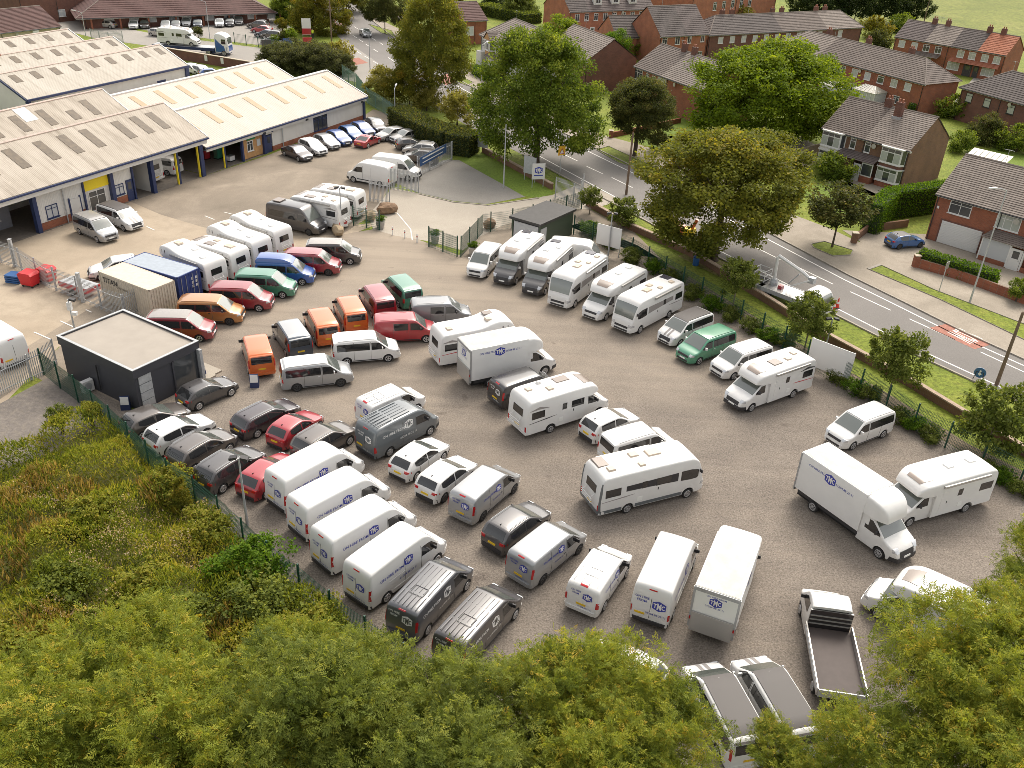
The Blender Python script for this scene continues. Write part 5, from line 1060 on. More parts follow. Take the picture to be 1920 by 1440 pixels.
def coach_kit(kind='low', Lx=7.0, H=2.85, cabmat='paint', maker='transit', roof=(), stripes='grey', bike=True, rearwin=True, dark_skirt=False, side_windows=True):
    K = Kit(); W = 2.30; e = Lx - 7.0; K.mid = Lx / 2
    if kind == 'aclass':
        pr = [(0, 1.1), (.05, 2.2), (.2, H - .1), (.6, H), (5.7 + e, H), (6.2 + e, H - .1), (6.55 + e, 2.35), (6.82 + e, 1.35), (6.92 + e, 1.2), (7.0 + e, .85), (7.02 + e, .45)]
        L = Loft(pr, W, .36, 1.3, .03, r=.12, crown=.04, mid=Lx / 2, arches=[(1.95, .40), (5.85 + e, .42)], pf=(.8, .22), pr=(.2, .06), sill=.02)
        K.p('coach_body', L.body('coach_body'), 'paint'); C = L
        K.p('windscreen', L.over('windscreen', 6.42 + e, 6.80 + e, .97, .93, n=4, m=8), 'screen')
        for sd in (-1, 1):
            K.p('cab_window', L.side('cab_window', [(5.2 + e, 1.45, 2.1), (5.9 + e, 1.4, 2.1), (6.3 + e, 1.42, 2.02), (6.42 + e, 1.5, 1.95)], sd), 'glass')
        L.mirror = 6.5 + e
        van_front(K, L, 1.75, grille=(.62, .8), lamp=(.78, .98), bump=(.34, .58))
    else:
        cab = [(4.55 + e, 2.05), (5.1 + e, 2.05), (5.3 + e, 1.98), (6.08 + e, 1.38), (6.26 + e, 1.26), (6.74 + e, 1.08), (6.94 + e, .84), (7.0 + e, .5)]
        L = Loft(cab, 2.04, .3, 1.25, .09, r=.09, crown=.03, mid=Lx / 2, arches=[(5.98 + e, .40)], pf=(.7, .25), pr=(.01, 0))
        L.mirror = 5.62 + e
        K.p('cab', L.body('cab'), cabmat)
        K.p('windscreen', L.over('windscreen', 5.36 + e, 6.10 + e, .94, .96, n=4), 'screen')
        for sd in (-1, 1):
            K.p('door_window', L.side('door_window', [(4.98 + e, 1.32, 1.86), (5.35 + e, 1.3, 1.86), (5.6 + e, 1.3, 1.66), (5.86 + e, 1.34, 1.46)], sd), 'glass')
        van_front(K, L, 1.36, grille=(.60, .86) if maker == 'transit' else (.72, .88), lamp=(.84, 1.04), bump=(.3, .56), black_bump=maker == 'transit')
        if kind == 'low':
            pr = [(0, 1.1), (.05, 2.2), (.2, H - .1), (.6, H), (4.5 + e, H), (5.3 + e, H - .09), (5.72 + e, 2.48), (5.86 + e, 2.2)]
            bot = [(0, .42), (4.62 + e, .42), (4.68 + e, 2.02), (5.3 + e, 2.02), (5.86 + e, 2.06)]
        else:
            pr = [(0, 1.1), (.05, 2.2), (.2, H - .12), (.6, H - .03), (2.9 + e, H - .03), (3.7 + e, H + .06), (4.5 + e, H + .33), (5.2 + e, H + .34), (5.85 + e, H + .1), (6.12 + e, 2.5), (6.15 + e, 2.2)]
            bot = [(0, .42), (4.62 + e, .42), (4.68 + e, 2.02), (5.3 + e, 2.03), (6.15 + e, 2.12)]
        C = Loft(pr, W, .42, 1.3, .0, r=.12, crown=.04, mid=Lx / 2, arches=[(1.9, .42)], bot=bot, pr=(.2, .06), pf=(1.1, .28), sill=.0)
        K.p('coach_body', C.body('coach_body'), 'grp_white')
        if kind == 'low': K.p('front_rooflight', C.over('front_rooflight', 4.75 + e, 5.52 + e, .62, .52, .02, .04), 'rooflight_tint')
        else:
            for sd in (-1, 1): K.p('overcab_window', C.side('overcab_window', [(5.0 + e, 2.45, 2.75), (5.5 + e, 2.45, 2.75)], sd, rows=1), 'glass')
    underbody(K, C, .3, Lx - .4, .25, .6)
    if side_windows:
        for sd in (-1, 1):
            K.p('side_window', C.side('side_window', [(.35, 1.5, 2.02), (1.35, 1.5, 2.02)], sd, .014, rows=1), 'glass')
            if sd < 0: K.p('side_window', C.side('side_window', [(3.5 + e, 1.55, 2.05), (4.5 + e, 1.55, 2.05)], sd, .014, rows=1), 'glass')
            K.p('side_window', C.side('side_window', [(2.75, 1.6, 2.05), (3.1, 1.6, 2.05)], sd, .014, rows=1), 'glass')
            if sd > 0: K.p('habitation_door', C.side('habitation_door', [(3.55 + e, .5, 2.2), (4.15 + e, .5, 2.2)], sd, .01, rows=1), 'grp_white')
            if stripes:
                K.p('side_stripe', C.side('side_stripe', [(.15, 1.2, 1.23), (1.6, 1.27, 1.34), (2.3, 1.35, 1.36)], sd, .01, rows=1), 'stripe')
                K.p('side_stripe', C.side('side_stripe', [(.2, 2.14, 2.17), (.9, 2.16, 2.34), (1.7, 2.1, 2.12)] if kind != 'aclass' else [(1.7, 1.65, 2.0), (2.7, 1.62, 2.02), (5.0 + e, 1.5, 2.08)], sd, .01, rows=1), 'stripe2')
            K.p('service_hatch', C.side('service_hatch', [(2.5, .75, 1.05), (2.85, .75, 1.05)], sd, .012, rows=1), 'plate_white')
            if dark_skirt: K.p('side_skirt', C.side('side_skirt', [(.1, .40, .62), (1.5, .40, .62)], sd, .012, rows=1), 'skirt'); K.p('side_skirt', C.side('side_skirt', [(2.4, .40, .62), (5.4 + e, .40, .62)], sd, .012, rows=1), 'skirt')
            K.p('door_handle', C.side('door_handle', [(3.64 + e, 1.25, 1.42), (3.70 + e, 1.25, 1.42)], sd, .016, rows=1), 'plastic')
    K.p('awning', MB().box(.9 - K.mid, 4.3 + e - K.mid, W / 2 - .01, W / 2 + .13, H - .36, H - .2).me('awning'), 'light_silver')
    if rearwin: K.p('rear_window', C.end('rear_window', -.55, .55, 1.55, 2.08, -1, .02, n=4), 'glass')
    for sd in (-1, 1):
        K.p('tail_light', C.end('tail_light', sd * .92, sd * 1.05, .62, .98, -1, .02, n=2), 'lamp_red')
        if dark_skirt: K.p('corner_trim', C.end('corner_trim', sd * 1.05, sd * 1.13, .5, 2.5, -1, .03, n=2, m=6), 'skirt')
    K.p('rear_bumper', C.end('rear_bumper', -1.08, 1.08, .40, .60, -1, .05, .07, n=6, m=2), 'skirt' if dark_skirt else 'grp_white')
    K.p('number_plate', C.end('number_plate', -.26, .26, .66, .77, -1, .03), 'plate_yellow')
    if bike:
        for z in (.95, 1.1, 1.25): K.p('bike_rack_bar', MB().tube([(-.24 - K.mid, -.6, z), (-.24 - K.mid, .6, z)], .022, 5).me('bike_rack_bar'), 'tmc_white')
        for sd in (-1, 1): K.p('bike_rack_upright', MB().tube([(.0 - K.mid, sd * .45, 1.45), (-.2 - K.mid, sd * .45, 1.3), (-.24 - K.mid, sd * .45, .9), (-.02 - K.mid, sd * .45, .8)], .022, 5).me('bike_rack_upright'), 'tmc_white')
    for nm, x, y, lx, ly, h, m in roof: roof_box(K, nm, C, x, y, lx, ly, h, m)
    std_wheels(K, C, [1.92], .335, .22, 'steel'); std_wheels(K, L, [5.98 + e if kind != 'aclass' else 5.85 + e], .335, .22, 'steel')
    K.xr, K.xf, K.H, K.W, K.L = .14 - K.mid, (5.7 if kind == 'low' else 5.95 if kind == 'over' else 6.3) + e - K.mid, H, W, C
    return K

def luton_kit(Lx=7.1, H=3.3, box=4.45, maker='a', decals=True, cream=True):
    K = Kit(); K.mid = Lx / 2; e = Lx - 7.0
    cab = [(4.35 + e, 2.25), (4.9 + e, 2.25), (5.1 + e, 2.15), (5.98 + e, 1.42), (6.2 + e, 1.3), (6.72 + e, 1.1), (6.93 + e, .85), (7.0 + e, .5)]
    L = Loft(cab, 2.04, .32, 1.25, .08, r=.1, crown=.03, mid=K.mid, arches=[(5.95 + e, .42)], pf=(.7, .25), pr=(.01, 0)); L.mirror = 5.5 + e
    K.p('cab', L.body('cab'), 'paint')
    K.p('windscreen', L.over('windscreen', 5.2 + e, 6.0 + e, .95, .97, n=4), 'screen')
    for sd in (-1, 1): K.p('door_window', L.side('door_window', [(4.7 + e, 1.36, 2.0), (5.1 + e, 1.34, 2.0), (5.45 + e, 1.34, 1.76), (5.75 + e, 1.38, 1.5)], sd), 'glass')
    van_front(K, L, 1.4, grille=(.6, .92), lamp=(.88, 1.1), bump=(.3, .6), black_bump=True)
    pr = [(0, H - .02), (.02, H), (box, H), (box + .02, H)]
    B = Loft(pr, 2.2, .85, 1.6, 0, r=.02, crown=.0, mid=K.mid, ch=0, pr=(.01, 0), pf=(.01, 0), sill=0)
    K.p('box_body', B.body('box_body'), 'grp_white')
    F = Loft([(box - .02, H - .01), (box + .6, H - .04), (box + 1.15, H - .3), (box + 1.42, 2.65), (box + 1.45, 2.3)], 2.18, 2.2, 2.4, .0, r=.14, crown=.03, mid=K.mid, bot=[(box - .02, 2.2), (box + 1.45, 2.2)], pr=(.01, 0), pf=(.9, .32), sill=0)
    K.p('luton_pod', F.body('luton_pod'), 'grp_white')
    if cream: K.p('box_roof', MB().box(.05 - K.mid, box - .05 - K.mid, -1.04, 1.04, H - .02, H + .012).me('box_roof'), 'cream_roof')
    K.p('cab_back_fairing', MB().box(box + .02 - K.mid, box + .5 - K.mid, -1.0, 1.0, .9, 2.25).me('cab_back_fairing'), 'grp_white')
    for sd in (-1, 1):
        K.p('corner_post', MB().box(-.03 - K.mid, .06 - K.mid, sd * 1.02, sd * 1.125, .7, H - .06).me('corner_post'), 'steel')
        K.p('tail_light', MB().box(-.06 - K.mid, -.03 - K.mid, sd * 1.03, sd * 1.1, 1.2, 1.38).me('tail_light'), 'lamp_red')
        K.p('side_rail', MB().box(.3 - K.mid, box - K.mid, sd * .98, sd * 1.0, .55, .82).me('side_rail'), 'plastic')
    K.p('roller_shutter', MB().box(-.012 - K.mid, .03 - K.mid, -1.02, 1.02, 1.75, H - .25).me('roller_shutter'), 'plate_white')
    K.p('tail_lift', MB().box(-.09 - K.mid, -.03 - K.mid, -1.02, 1.02, .55, 1.74).me('tail_lift'), 'light_silver')
    K.p('header_rail', MB().box(-.03 - K.mid, .05 - K.mid, -1.02, 1.02, H - .25, H - .03).me('header_rail'), 'steel')
    underbody(K, B, .2, Lx - .5, .35, .84)
    K.L = B
    if decals:
        for side in ('right', 'left'):
            flip = side == 'left'
            K.p('lettering', B.decal('lettering', text2d('ON HIRE FROM', .2, .006), 3.15 if flip else 1.35, 2.85, side), 'tmc_blue')
            b = K.p('logo_badge', B.decal('logo_badge', hexlogo(.75), 2.25, 2.78, side), 'tmc_blue')
            K.p('logo_letters', B.decal('logo_letters', tmc_letters(.75), 2.25, 2.78, side, .018), 'tmc_white', b)
            K.p('phone_number', B.decal('phone_number', text2d('01204 88 22 11', .2, .006), 1.2 if flip else 3.3, 2.72, side), 'tmc_blue')
        b = K.p('logo_badge', B.decal('logo_badge', hexlogo(.6), 0, 2.62, 'rear', .02), 'tmc_blue')
        K.p('logo_letters', B.decal('logo_letters', tmc_letters(.6), 0, 2.62, 'rear', .026), 'tmc_white', b)
        K.p('lettering', B.decal('lettering', text2d('ON HIRE FROM', .14, .004), 0, 2.92, 'rear', .02), 'tmc_blue')
        K.p('phone_number', B.decal('phone_number', text2d('01204 88 22 11', .15, .004), 0, 2.3, 'rear', .02), 'tmc_blue')
    std_wheels(K, B, [1.55], .36, .36, 'steel', inset=.03); std_wheels(K, L, [5.95 + e], .345, .23, 'steel')
    K.xr, K.xf, K.H, K.W = .03 - K.mid, box + .5 - K.mid, H, 2.2
    return K

# ---- placing
def spawn(K, name, label, cat, loc, rz, paint, over=None, group=None, scale=1.0):
    mm = {'paint': paint, 'roof': paint, 'bumper': paint, 'mirror': 'plastic', 'rim': 'alloy', 'rail': 'silver', 'rib': paint, 'strip': paint, 'stripe': 'stripe_grey', 'stripe2': 'stripe_grey', 'skirt': 'slate_grey'}
    if over: mm.update(over)
    root = thing(name, label, cat, loc, rz, group); objs = []
    if scale != 1.0: root.scale = (scale,) * 3
    for nm, me, m, par, lc, rt, lb in K.parts:
        o = add(nm, me, mm.get(m, m), root if par is None else objs[par], lc, rt); objs.append(o)
        if lb: o['label'] = lb
    return root

def at_roof(K, a, b, z=None, xr=None, xf=None):
    """from two sightings: rear end and front end of the roof"""
    z = K.H if z is None else z; A = G(*a, z); B = G(*b, z); h = math.atan2(B.y - A.y, B.x - A.x)
    xm = ((K.xr if xr is None else xr) + (K.xf if xf is None else xf)) / 2; m = (A + B) / 2
    return (m.x - math.cos(h) * xm, m.y - math.sin(h) * xm, 0), h

def at_wheel(K, px, which, h):
    """from the point where one wheel meets the ground; which = index into K.wheels (front right etc.)"""
    P = G(*px); f, s = which; ws = [w for w in K.wheels if (w[1] < 0) == (s == 'r')]
    x, y = (max(ws) if f == 'f' else min(ws)); c, sn = math.cos(h), math.sin(h)
    return (P.x - (c * x - sn * y), P.y - (sn * x + c * y), 0), h
pm('taupe_roof', (.25, .22, .195), .4, coat=1.0, spec=.7)
# ------------------------------------------------------------------ vehicle kits
T6 = van_kit('round', 4.9, 2.0, 'camper', True); T6_HIGH = highroof_camper(van_kit('round', 4.9, 2.0, 'camper', False)); T6_VAN = van_kit('round', 4.9, 1.98, 'kombi', False)
CUSTOM = van_kit('sharp', 4.97, 2.0, 'camper', True); CUSTOM_L = van_kit('sharp', 5.34, 2.0, 'camper', True)
MEDIUM = van_kit('sharp', 5.08, 1.97, 'panel', False); tmc_decals(MEDIUM, 'ink', 1.55, 2.45, 2.3, 1.38, 1.45, .95, .17, .5, (1.5, 1.3, .62), True, .8, 'badge', 'badge_letters')
MEDIUM_RIB = van_kit('sharp', 5.5, 2.0, 'panel', False, ribs=6, style='steel'); tmc_decals(MEDIUM_RIB, 'ink', 1.35, 2.7, 2.5, 1.42, 1.42, .95, .22, .6, (1.62, 1.4, .62), False, .95, 'badge', 'badge_letters')
SMALL = van_kit('round', 4.7, 1.92, 'panel', False, ribs=4, style='steel'); tmc_decals(SMALL, 'ink', 1.4, 2.3, 2.0, 1.35, 1.42, .9, .17, .5, (1.5, 1.3, .62), True, .8, 'badge', 'badge_letters')
BIG = bigvan_kit(5.94, 2.56); tmc_decals(BIG, 'ink', 1.55, 2.75, 2.7, 1.62, 1.78, 1.02, .24, .62, (1.72, 1.38, .62), True, .85, 'badge', 'badge_letters')
BIG_RIB = bigvan_kit(5.6, 2.42, ribs=6, maker='b'); tmc_decals(BIG_RIB, 'ink', 1.5, 2.75, 2.7, 1.62, 1.75, 1.0, .26, .68, (1.72, 1.45, .62), True, .9, 'badge', 'badge_letters')
BIG_LONG = bigvan_kit(6.3, 2.6, maker='b'); tmc_decals(BIG_LONG, 'ink', 1.6, 3.0, 2.9, 1.62, 1.78, 1.02, .26, .68, (1.78, 1.5, .92), True, 1.1, 'badge', 'badge_letters')
BIG_PLAIN = bigvan_kit(5.6, 2.5, maker='b'); CRAFTER = bigvan_kit(5.99, 2.62, windows=True)
HATCH = car_kit(); HATCH_B = car_kit(4.35, 1.8, 1.47, 'hatch', 'ten'); SMALLCAR = car_kit(4.06, 1.75, 1.48, 'hatch', 'ten', wb=2.5); SUV = car_kit(4.45, 1.85, 1.63, 'suv', 'ten', True, wb=2.68); SUV_PLAIN = car_kit(4.38, 1.82, 1.58, 'suv', 'ten', wb=2.66)
CITY = car_kit(4.06, 1.75, 1.46, 'hatch', 'ten', wb=2.5, black_roof=True); ESTATE = car_kit(4.65, 1.8, 1.47, 'estate', 'ten', True, wb=2.7); SALOON = car_kit(4.6, 1.82, 1.46, 'saloon', 'five', wb=2.8); COUPE = car_kit(4.2, 1.83, 1.34, 'coupe', 'five', wb=2.5)
V = ('roof_vent', 'solar_panel')
RA = (('roof_vent', 1.0, .35, .45, .45, .08, 'vent_beige'), ('roof_vent', 2.3, -.2, .5, .5, .09, 'vent_beige'), ('solar_panel', 3.6, .45, 1.1, .7, .05, 'rooflight_tint'), ('aerial_dome', 2.0, .7, .3, .3, .16, 'grp_white'))
RB = (('solar_panel', .8, -.4, .7, .9, .05, 'solar'), ('roof_vent', 2.2, .4, .45, .45, .08, 'grp_white'), ('roof_vent', 3.3, -.3, .5, .5, .08, 'grp_white'))
RC = (('solar_panel', .75, .5, .75, 1.0, .05, 'rooflight_tint'), ('roof_vent', 1.0, -.35, .5, .45, .09, 'vent_beige'), ('roof_vent', 2.9, .45, .6, .5, .09, 'vent_beige'), ('roof_vent', 2.9, -.55, .42, .4, .08, 'vent_beige'), ('roof_hatch', 4.1, .25, .9, .65, .09, 'vent_beige'))
LOW_A = coach_kit('low', 7.0, 2.85, 'paint', 'ducato', RA); LOW_T = coach_kit('low', 7.2, 2.88, 'cabpaint', 'transit', RB, bike=False); LOW_R = coach_kit('low', 7.0, 2.85, 'paint', 'transit', (('solar_panel', 3.4, .1, .9, .8, .05, 'rooflight_tint'), ('roof_vent', 2.2, .2, .5, .45, .08, 'vent_beige'), ('roof_vent', 1.2, -.2, .45, .5, .08, 'vent_beige')), 'red', bike=False)
LOW_B = coach_kit('low', 7.2, 2.85, 'paint', 'ducato', (('roof_vent', 1.3, -.1, .55, .5, .07, 'grp_white'), ('roof_vent', 3.0, -.1, .55, .5, .07, 'grp_white')), None, bike=False)
OVER = coach_kit('over', 6.9, 2.82, 'paint', 'ducato', (('roof_vent', 1.2, .3, .5, .45, .08, 'grp_white'), ('roof_vent', 3.0, -.4, .5, .5, .08, 'grp_white'), ('roof_vent', 4.5, 0, .7, .55, .09, 'vent_beige')))
OVER_B = coach_kit('over', 6.9, 2.86, 'paint', 'ducato', (('roof_vent', 1.0, -.3, .45, .5, .1, 'vent_beige'), ('solar_panel', 4.4, .6, .8, .6, .04, 'rooflight_tint'), ('roof_vent', 4.1, -.3, .5, .5, .1, 'vent_beige')), 'red', rearwin=True)
CARAVAN = coach_kit('low', 6.6, 2.75, 'paint', 'ducato', (('solar_panel', 3.0, .4, 1.0, .7, .04, 'rooflight_tint'), ('roof_vent', 3.0, -.35, .6, .45, .08, 'vent_beige'), ('roof_hatch', 1.2, 0, .9, .6, .09, 'vent_beige')))
ACLASS = coach_kit('aclass', 7.2, 2.88, 'paint', 'ducato', RC, dark_skirt=True); ACLASS_B = coach_kit('aclass', 7.2, 2.9, 'paint', 'ducato', (('solar_panel', .8, -.35, .8, .9, .05, 'solar'), ('roof_vent', 1.3, .5, .5, .45, .09, 'vent_beige'), ('roof_vent', 3.0, .55, .45, .4, .09, 'vent_beige'), ('roof_vent', 3.3, -.3, .55, .5, .09, 'vent_beige'), ('roof_hatch', 4.2, .1, .8, .6, .09, 'vent_beige')), bike=False)
LUTON = luton_kit(); LUTON_B = luton_kit(7.3, 3.35, 4.7)

TMC_W = {'ink': 'tmc_blue', 'badge': 'tmc_blue', 'badge_letters': 'tmc_white', 'strip': 'white_paint', 'rim': 'alloy', 'rib': 'tmc_white'}
def TMC_D(p): return {'ink': 'tmc_white', 'badge': 'tmc_white', 'badge_letters': p, 'strip': p}
PALE = {'mirror': 'white_paint'}
def vr(K, nm, lb, cat, a, b, paint, over=None, group=None, z=None):
    loc, h = at_roof(K, a, b, z); return spawn(K, nm, lb, cat, loc, h, paint, over, group)
def vw(K, nm, lb, cat, px, which, h, paint, over=None, group=None):
    loc, h = at_wheel(K, px, which, h); return spawn(K, nm, lb, cat, loc, h, paint, over, group)
gC = 'camper vans parked in the yard'
for args in (
    (T6, 'dark red camper van with a grey roof, half hidden behind the dark cabin', (279.7, 585), (349.5, 586.7), 'dark_red', {'roof': 'taupe_roof'}),
    (T6, 'copper brown camper van between the dark red camper and the cream container', (337.5, 555.3), (408.3, 557), 'copper', {'rim': 'dark_alloy'}),
    (T6, 'red camper van between the copper camper and the green one in the left row', (398.7, 530), (465, 533), 'dark_red', None),
    (T6, 'green camper van with pale roof in the left row beside the blue high roof camper', (447, 505.8), (509.7, 509.2), 'green_paint', None),
    (T6, 'red camper van between the blue high roof camper and the dark grey one', (536.7, 466.7), (597.5, 469.7), 'dark_red', {'rim': 'dark_alloy'}),
    (T6, 'dark grey camper van at the far end of the left row near the timber planter', (577.5, 449.7), (636.3, 450.8), 'grey_paint', {'roof': 'taupe_roof'}),
    (CUSTOM, 'orange camper van nearest the cabin, standing alone with its back to the viewer', (488.3, 661.3), (477.2, 625.3), 'orange', None),
    (CUSTOM, 'dark blue grey camper van with silver roof, back to the viewer between orange ones', (560.8, 628), (540, 598.3), 'night_blue', {'roof': 'silver'}),
    (CUSTOM, 'orange camper van behind the white camper, next to the dark blue grey one', (613.7, 605.3), (596.7, 575.8), 'orange', None),
    (CUSTOM, 'orange camper van next to the red camper, furthest back of the three orange ones', (666.7, 581.3), (651.3, 553.5), 'orange', None),
    (T6, 'red camper van seen from behind between an orange and a green camper', (720.8, 557.5), (701.7, 533), 'dark_red', None),
    (T6, 'green camper van seen from behind at the head of the middle group', (772.5, 538), (747, 515), 'green_paint', None),
    (T6_VAN, 'grey side windowed van with roof rails behind the red van', (771.7, 563), (841.7, 560.3), 'mid_grey', {'roof': 'light_silver'}),
    (T6_VAN, 'red side windowed van with roof rails behind the white camper', (701.7, 593.3), (775.8, 590.5), 'red_paint', None),
    (T6, 'white camper van side on beside the orange campers', (626.7, 630.8), (699.2, 625.3), 'white_paint', PALE),
    (T6, 'silver camper van with white roof and dark wheels, side on in the middle', (530, 678), (606.7, 669.7), 'silver', {'roof': 'white_paint', 'mirror': 'white_paint', 'rim': 'dark_alloy'}),
    (T6, 'white camper van squeezed between the white hatchback and the blue skirted motorhome', (1142.5, 819), (1214, 798.7), 'white_paint', PALE),
    (T6, 'white van at the left end of the motorhome row by the green gate', (925.3, 450.8), (904.7, 470.8), 'white_paint', PALE),
    (CUSTOM, 'white camper van with black roof and bonnet stripes in the right hand row', (1327, 575), (1275, 595.3), 'white_paint', {'roof': 'matt_black_roof', 'mirror': 'white_paint'}),
    (T6, 'mint green camper van in the right hand row', (1365.3, 609.7), (1317.5, 625.8), 'mint_green', PALE),
    (T6, 'white camper van half hidden behind the red striped motorhome', (1435, 637.3), (1383, 653.3), 'white_paint', PALE),
    (T6, 'white camper van standing alone by the fence above the box van', (1660.7, 757.3), (1608.3, 776.7), 'white_paint', PALE),
    (T6, 'silver camper van parked in front of the workshop double doors', (148, 392.7), (185, 409), 'silver', {'roof': 'light_silver'}),
    (CUSTOM, 'white camper van with black roof beside the silver one at the workshop', (193, 375), (230, 388), 'white_paint', {'roof': 'matt_black_roof', 'mirror': 'white_paint'}),
    (CUSTOM_L, 'white striped van with dark roof at the bottom, left one of the pair', (1412.5, 1385), (1345.8, 1262.5), 'white_paint', {'roof': 'matt_black_roof', 'mirror': 'white_paint'}),
    (CUSTOM_L, 'white striped van with dark roof at the bottom, right one of the pair', (1514, 1370), (1441, 1251.7), 'white_paint', {'roof': 'matt_black_roof', 'mirror': 'white_paint'})):
    K, lb, a, b, p, ov = args
    r = vr(K, 'camper_van', lb, 'camper van', a, b, p, ov, gC)
    if ov and ov.get('roof') == 'matt_black_roof':
        Lx = K.L
        for y in (-.16, .16):
            add('bonnet_stripe', Lx.over('bonnet_stripe', Lx.x1 - .9, Lx.x1 - .16, .1, .12, .006, .02, m=1), 'stripe_grey', r, loc=(0, y, 0))
vw(T6_HIGH, 'camper_van', 'blue camper van with tall moulded roof in the left row', 'camper van', (567, 535.3), 'fr', R(2), 'blue_paint', None, gC)
vr(CRAFTER, 'camper_van', 'tall grey panel camper van next to the white motorhomes by the timber planter', 'camper van', (516.7, 373), (565.8, 383.3), 'grey_paint', {'rim': 'dark_alloy'}, gC)

gM = 'motorhomes parked in the yard'
for K, lb, a, b, p, ov in (
    (OVER, 'white overcab motorhome right behind the blue shipping container', (402.5, 486.7), (315, 455), 'white_paint', None),
    (CARAVAN, 'white low motorhome between two overcab motorhomes in the left row', (442.5, 465.3), (369, 444), 'white_paint', None),
    (OVER, 'white overcab motorhome with grey rear graphics behind the blue camper', (494, 448), (398, 418), 'white_paint', None),
    (OVER, 'white overcab motorhome with a yellow rear plate behind the red camper', (526.7, 425.3), (446.7, 401), 'white_paint', None),
    (LOW_A, 'white motorhome with grey swooshes beside the tall grey camper van', (633.3, 374.7), (562.5, 360.5), 'white_paint', None),
    (CARAVAN, 'white motorhome furthest back, behind the green gate', (665, 357.5), (599, 346.7), 'white_paint', None),
    (OVER_B, 'white overcab motorhome with red stripe behind the lettered box van', (815, 616.7), (955, 593), 'white_paint', {'stripe': 'stripe_red'}),
    (LOW_A, 'white motorhome with silver swooshes and bike rack in the middle of the yard', (981.7, 739), (1100, 704), 'white_paint', {'stripe': 'plastic'}),
    (ACLASS, 'white integrated motorhome with blue grey skirt and corner trim in the middle', (1126.7, 876), (1281.7, 840), 'grp_white', {'stripe2': 'plastic'})):
    vr(K, 'motorhome', lb, 'motorhome', a, b, p, ov, gM)
def vm(K, lb, rear, wh, p, ov=None, which='fl', z=None):
    """rear roof middle and one front wheel"""
    A = G(*rear, K.H if z is None else z); W_ = G(*wh); f, s = which
    ws = [w for w in K.wheels if (w[1] < 0) == (s == 'r')]; x, y = max(ws); lx, ly = x - K.xr, y
    d = W_ - A; h = math.atan2(d.y, d.x) - math.atan2(ly, lx); c, sn = math.cos(h), math.sin(h)
    return spawn(K, 'motorhome', lb, 'motorhome', (W_.x - (c * x - sn * y), W_.y - (sn * x + c * y), 0), h, p, ov, gM)
BLK = {'cabpaint': 'grey_paint', 'mirror': 'white_paint'}
vm(LOW_T, 'white motorhome with grey cab next to the white van, left of two alike', (998.7, 433.7), (966.7, 533.3), 'white_paint', BLK)
vm(LOW_T, 'white motorhome with grey cab, right of two alike', (1054, 450.8), (1020.8, 553.3), 'white_paint', BLK)
vm(ACLASS_B, 'white integrated motorhome with wide windscreen beside the grey cabbed ones', (1122, 469), (1076.7, 576.7), 'grp_white')
vm(LOW_B, 'white motorhome with dark sun visor strip between two integrated ones', (1196, 493), (1135, 600.8), 'white_paint')
vm(ACLASS_B, 'white integrated motorhome beside the black roofed camper van', (1265, 516.7), (1198.3, 625), 'grp_white', {'skirt': 'slate_grey'})
vm(LOW_R, 'white motorhome with red and black stripes backed against the white board', (1518.3, 653.3), (1406.7, 771.7), 'white_paint', {'stripe': 'stripe_red', 'stripe2': 'plastic', 'cabpaint': 'white_paint'})
vm(LOW_B, 'plain white motorhome behind the big lettered box van at right', (1849, 857), (1700.7, 986.7), 'white_paint')
vr(LOW_B, 'motorhome', 'white motorhome half hidden by the tree at lower right', 'motorhome', (1900, 1165), (1716, 1078), 'white_paint', None, gM)
vr(BIG_PLAIN, 'panel_van', 'white high roofed van behind the grey cabbed motorhomes facing right', 'van', (1038, 445), (1101.7, 452.5), 'white_paint', PALE, 'white vans')
# box vans
gB = 'box vans with tall bodies'
vr(LUTON, 'box_van', 'white box van with blue lettering in the middle of the yard', 'box van', (875.8, 643.3), (985, 622), 'white_paint', None, gB)
vr(LUTON_B, 'box_van', 'large white box van with cream roof and blue lettering at right, facing the viewer', 'box van', (1534, 840.7), (1661, 924), 'white_paint', None, gB)
vr(LUTON, 'box_van', 'white box van with cream roof seen from behind near the bottom', 'box van', (1350, 1101.7), (1386.7, 1004.7), 'white_paint', None, gB)
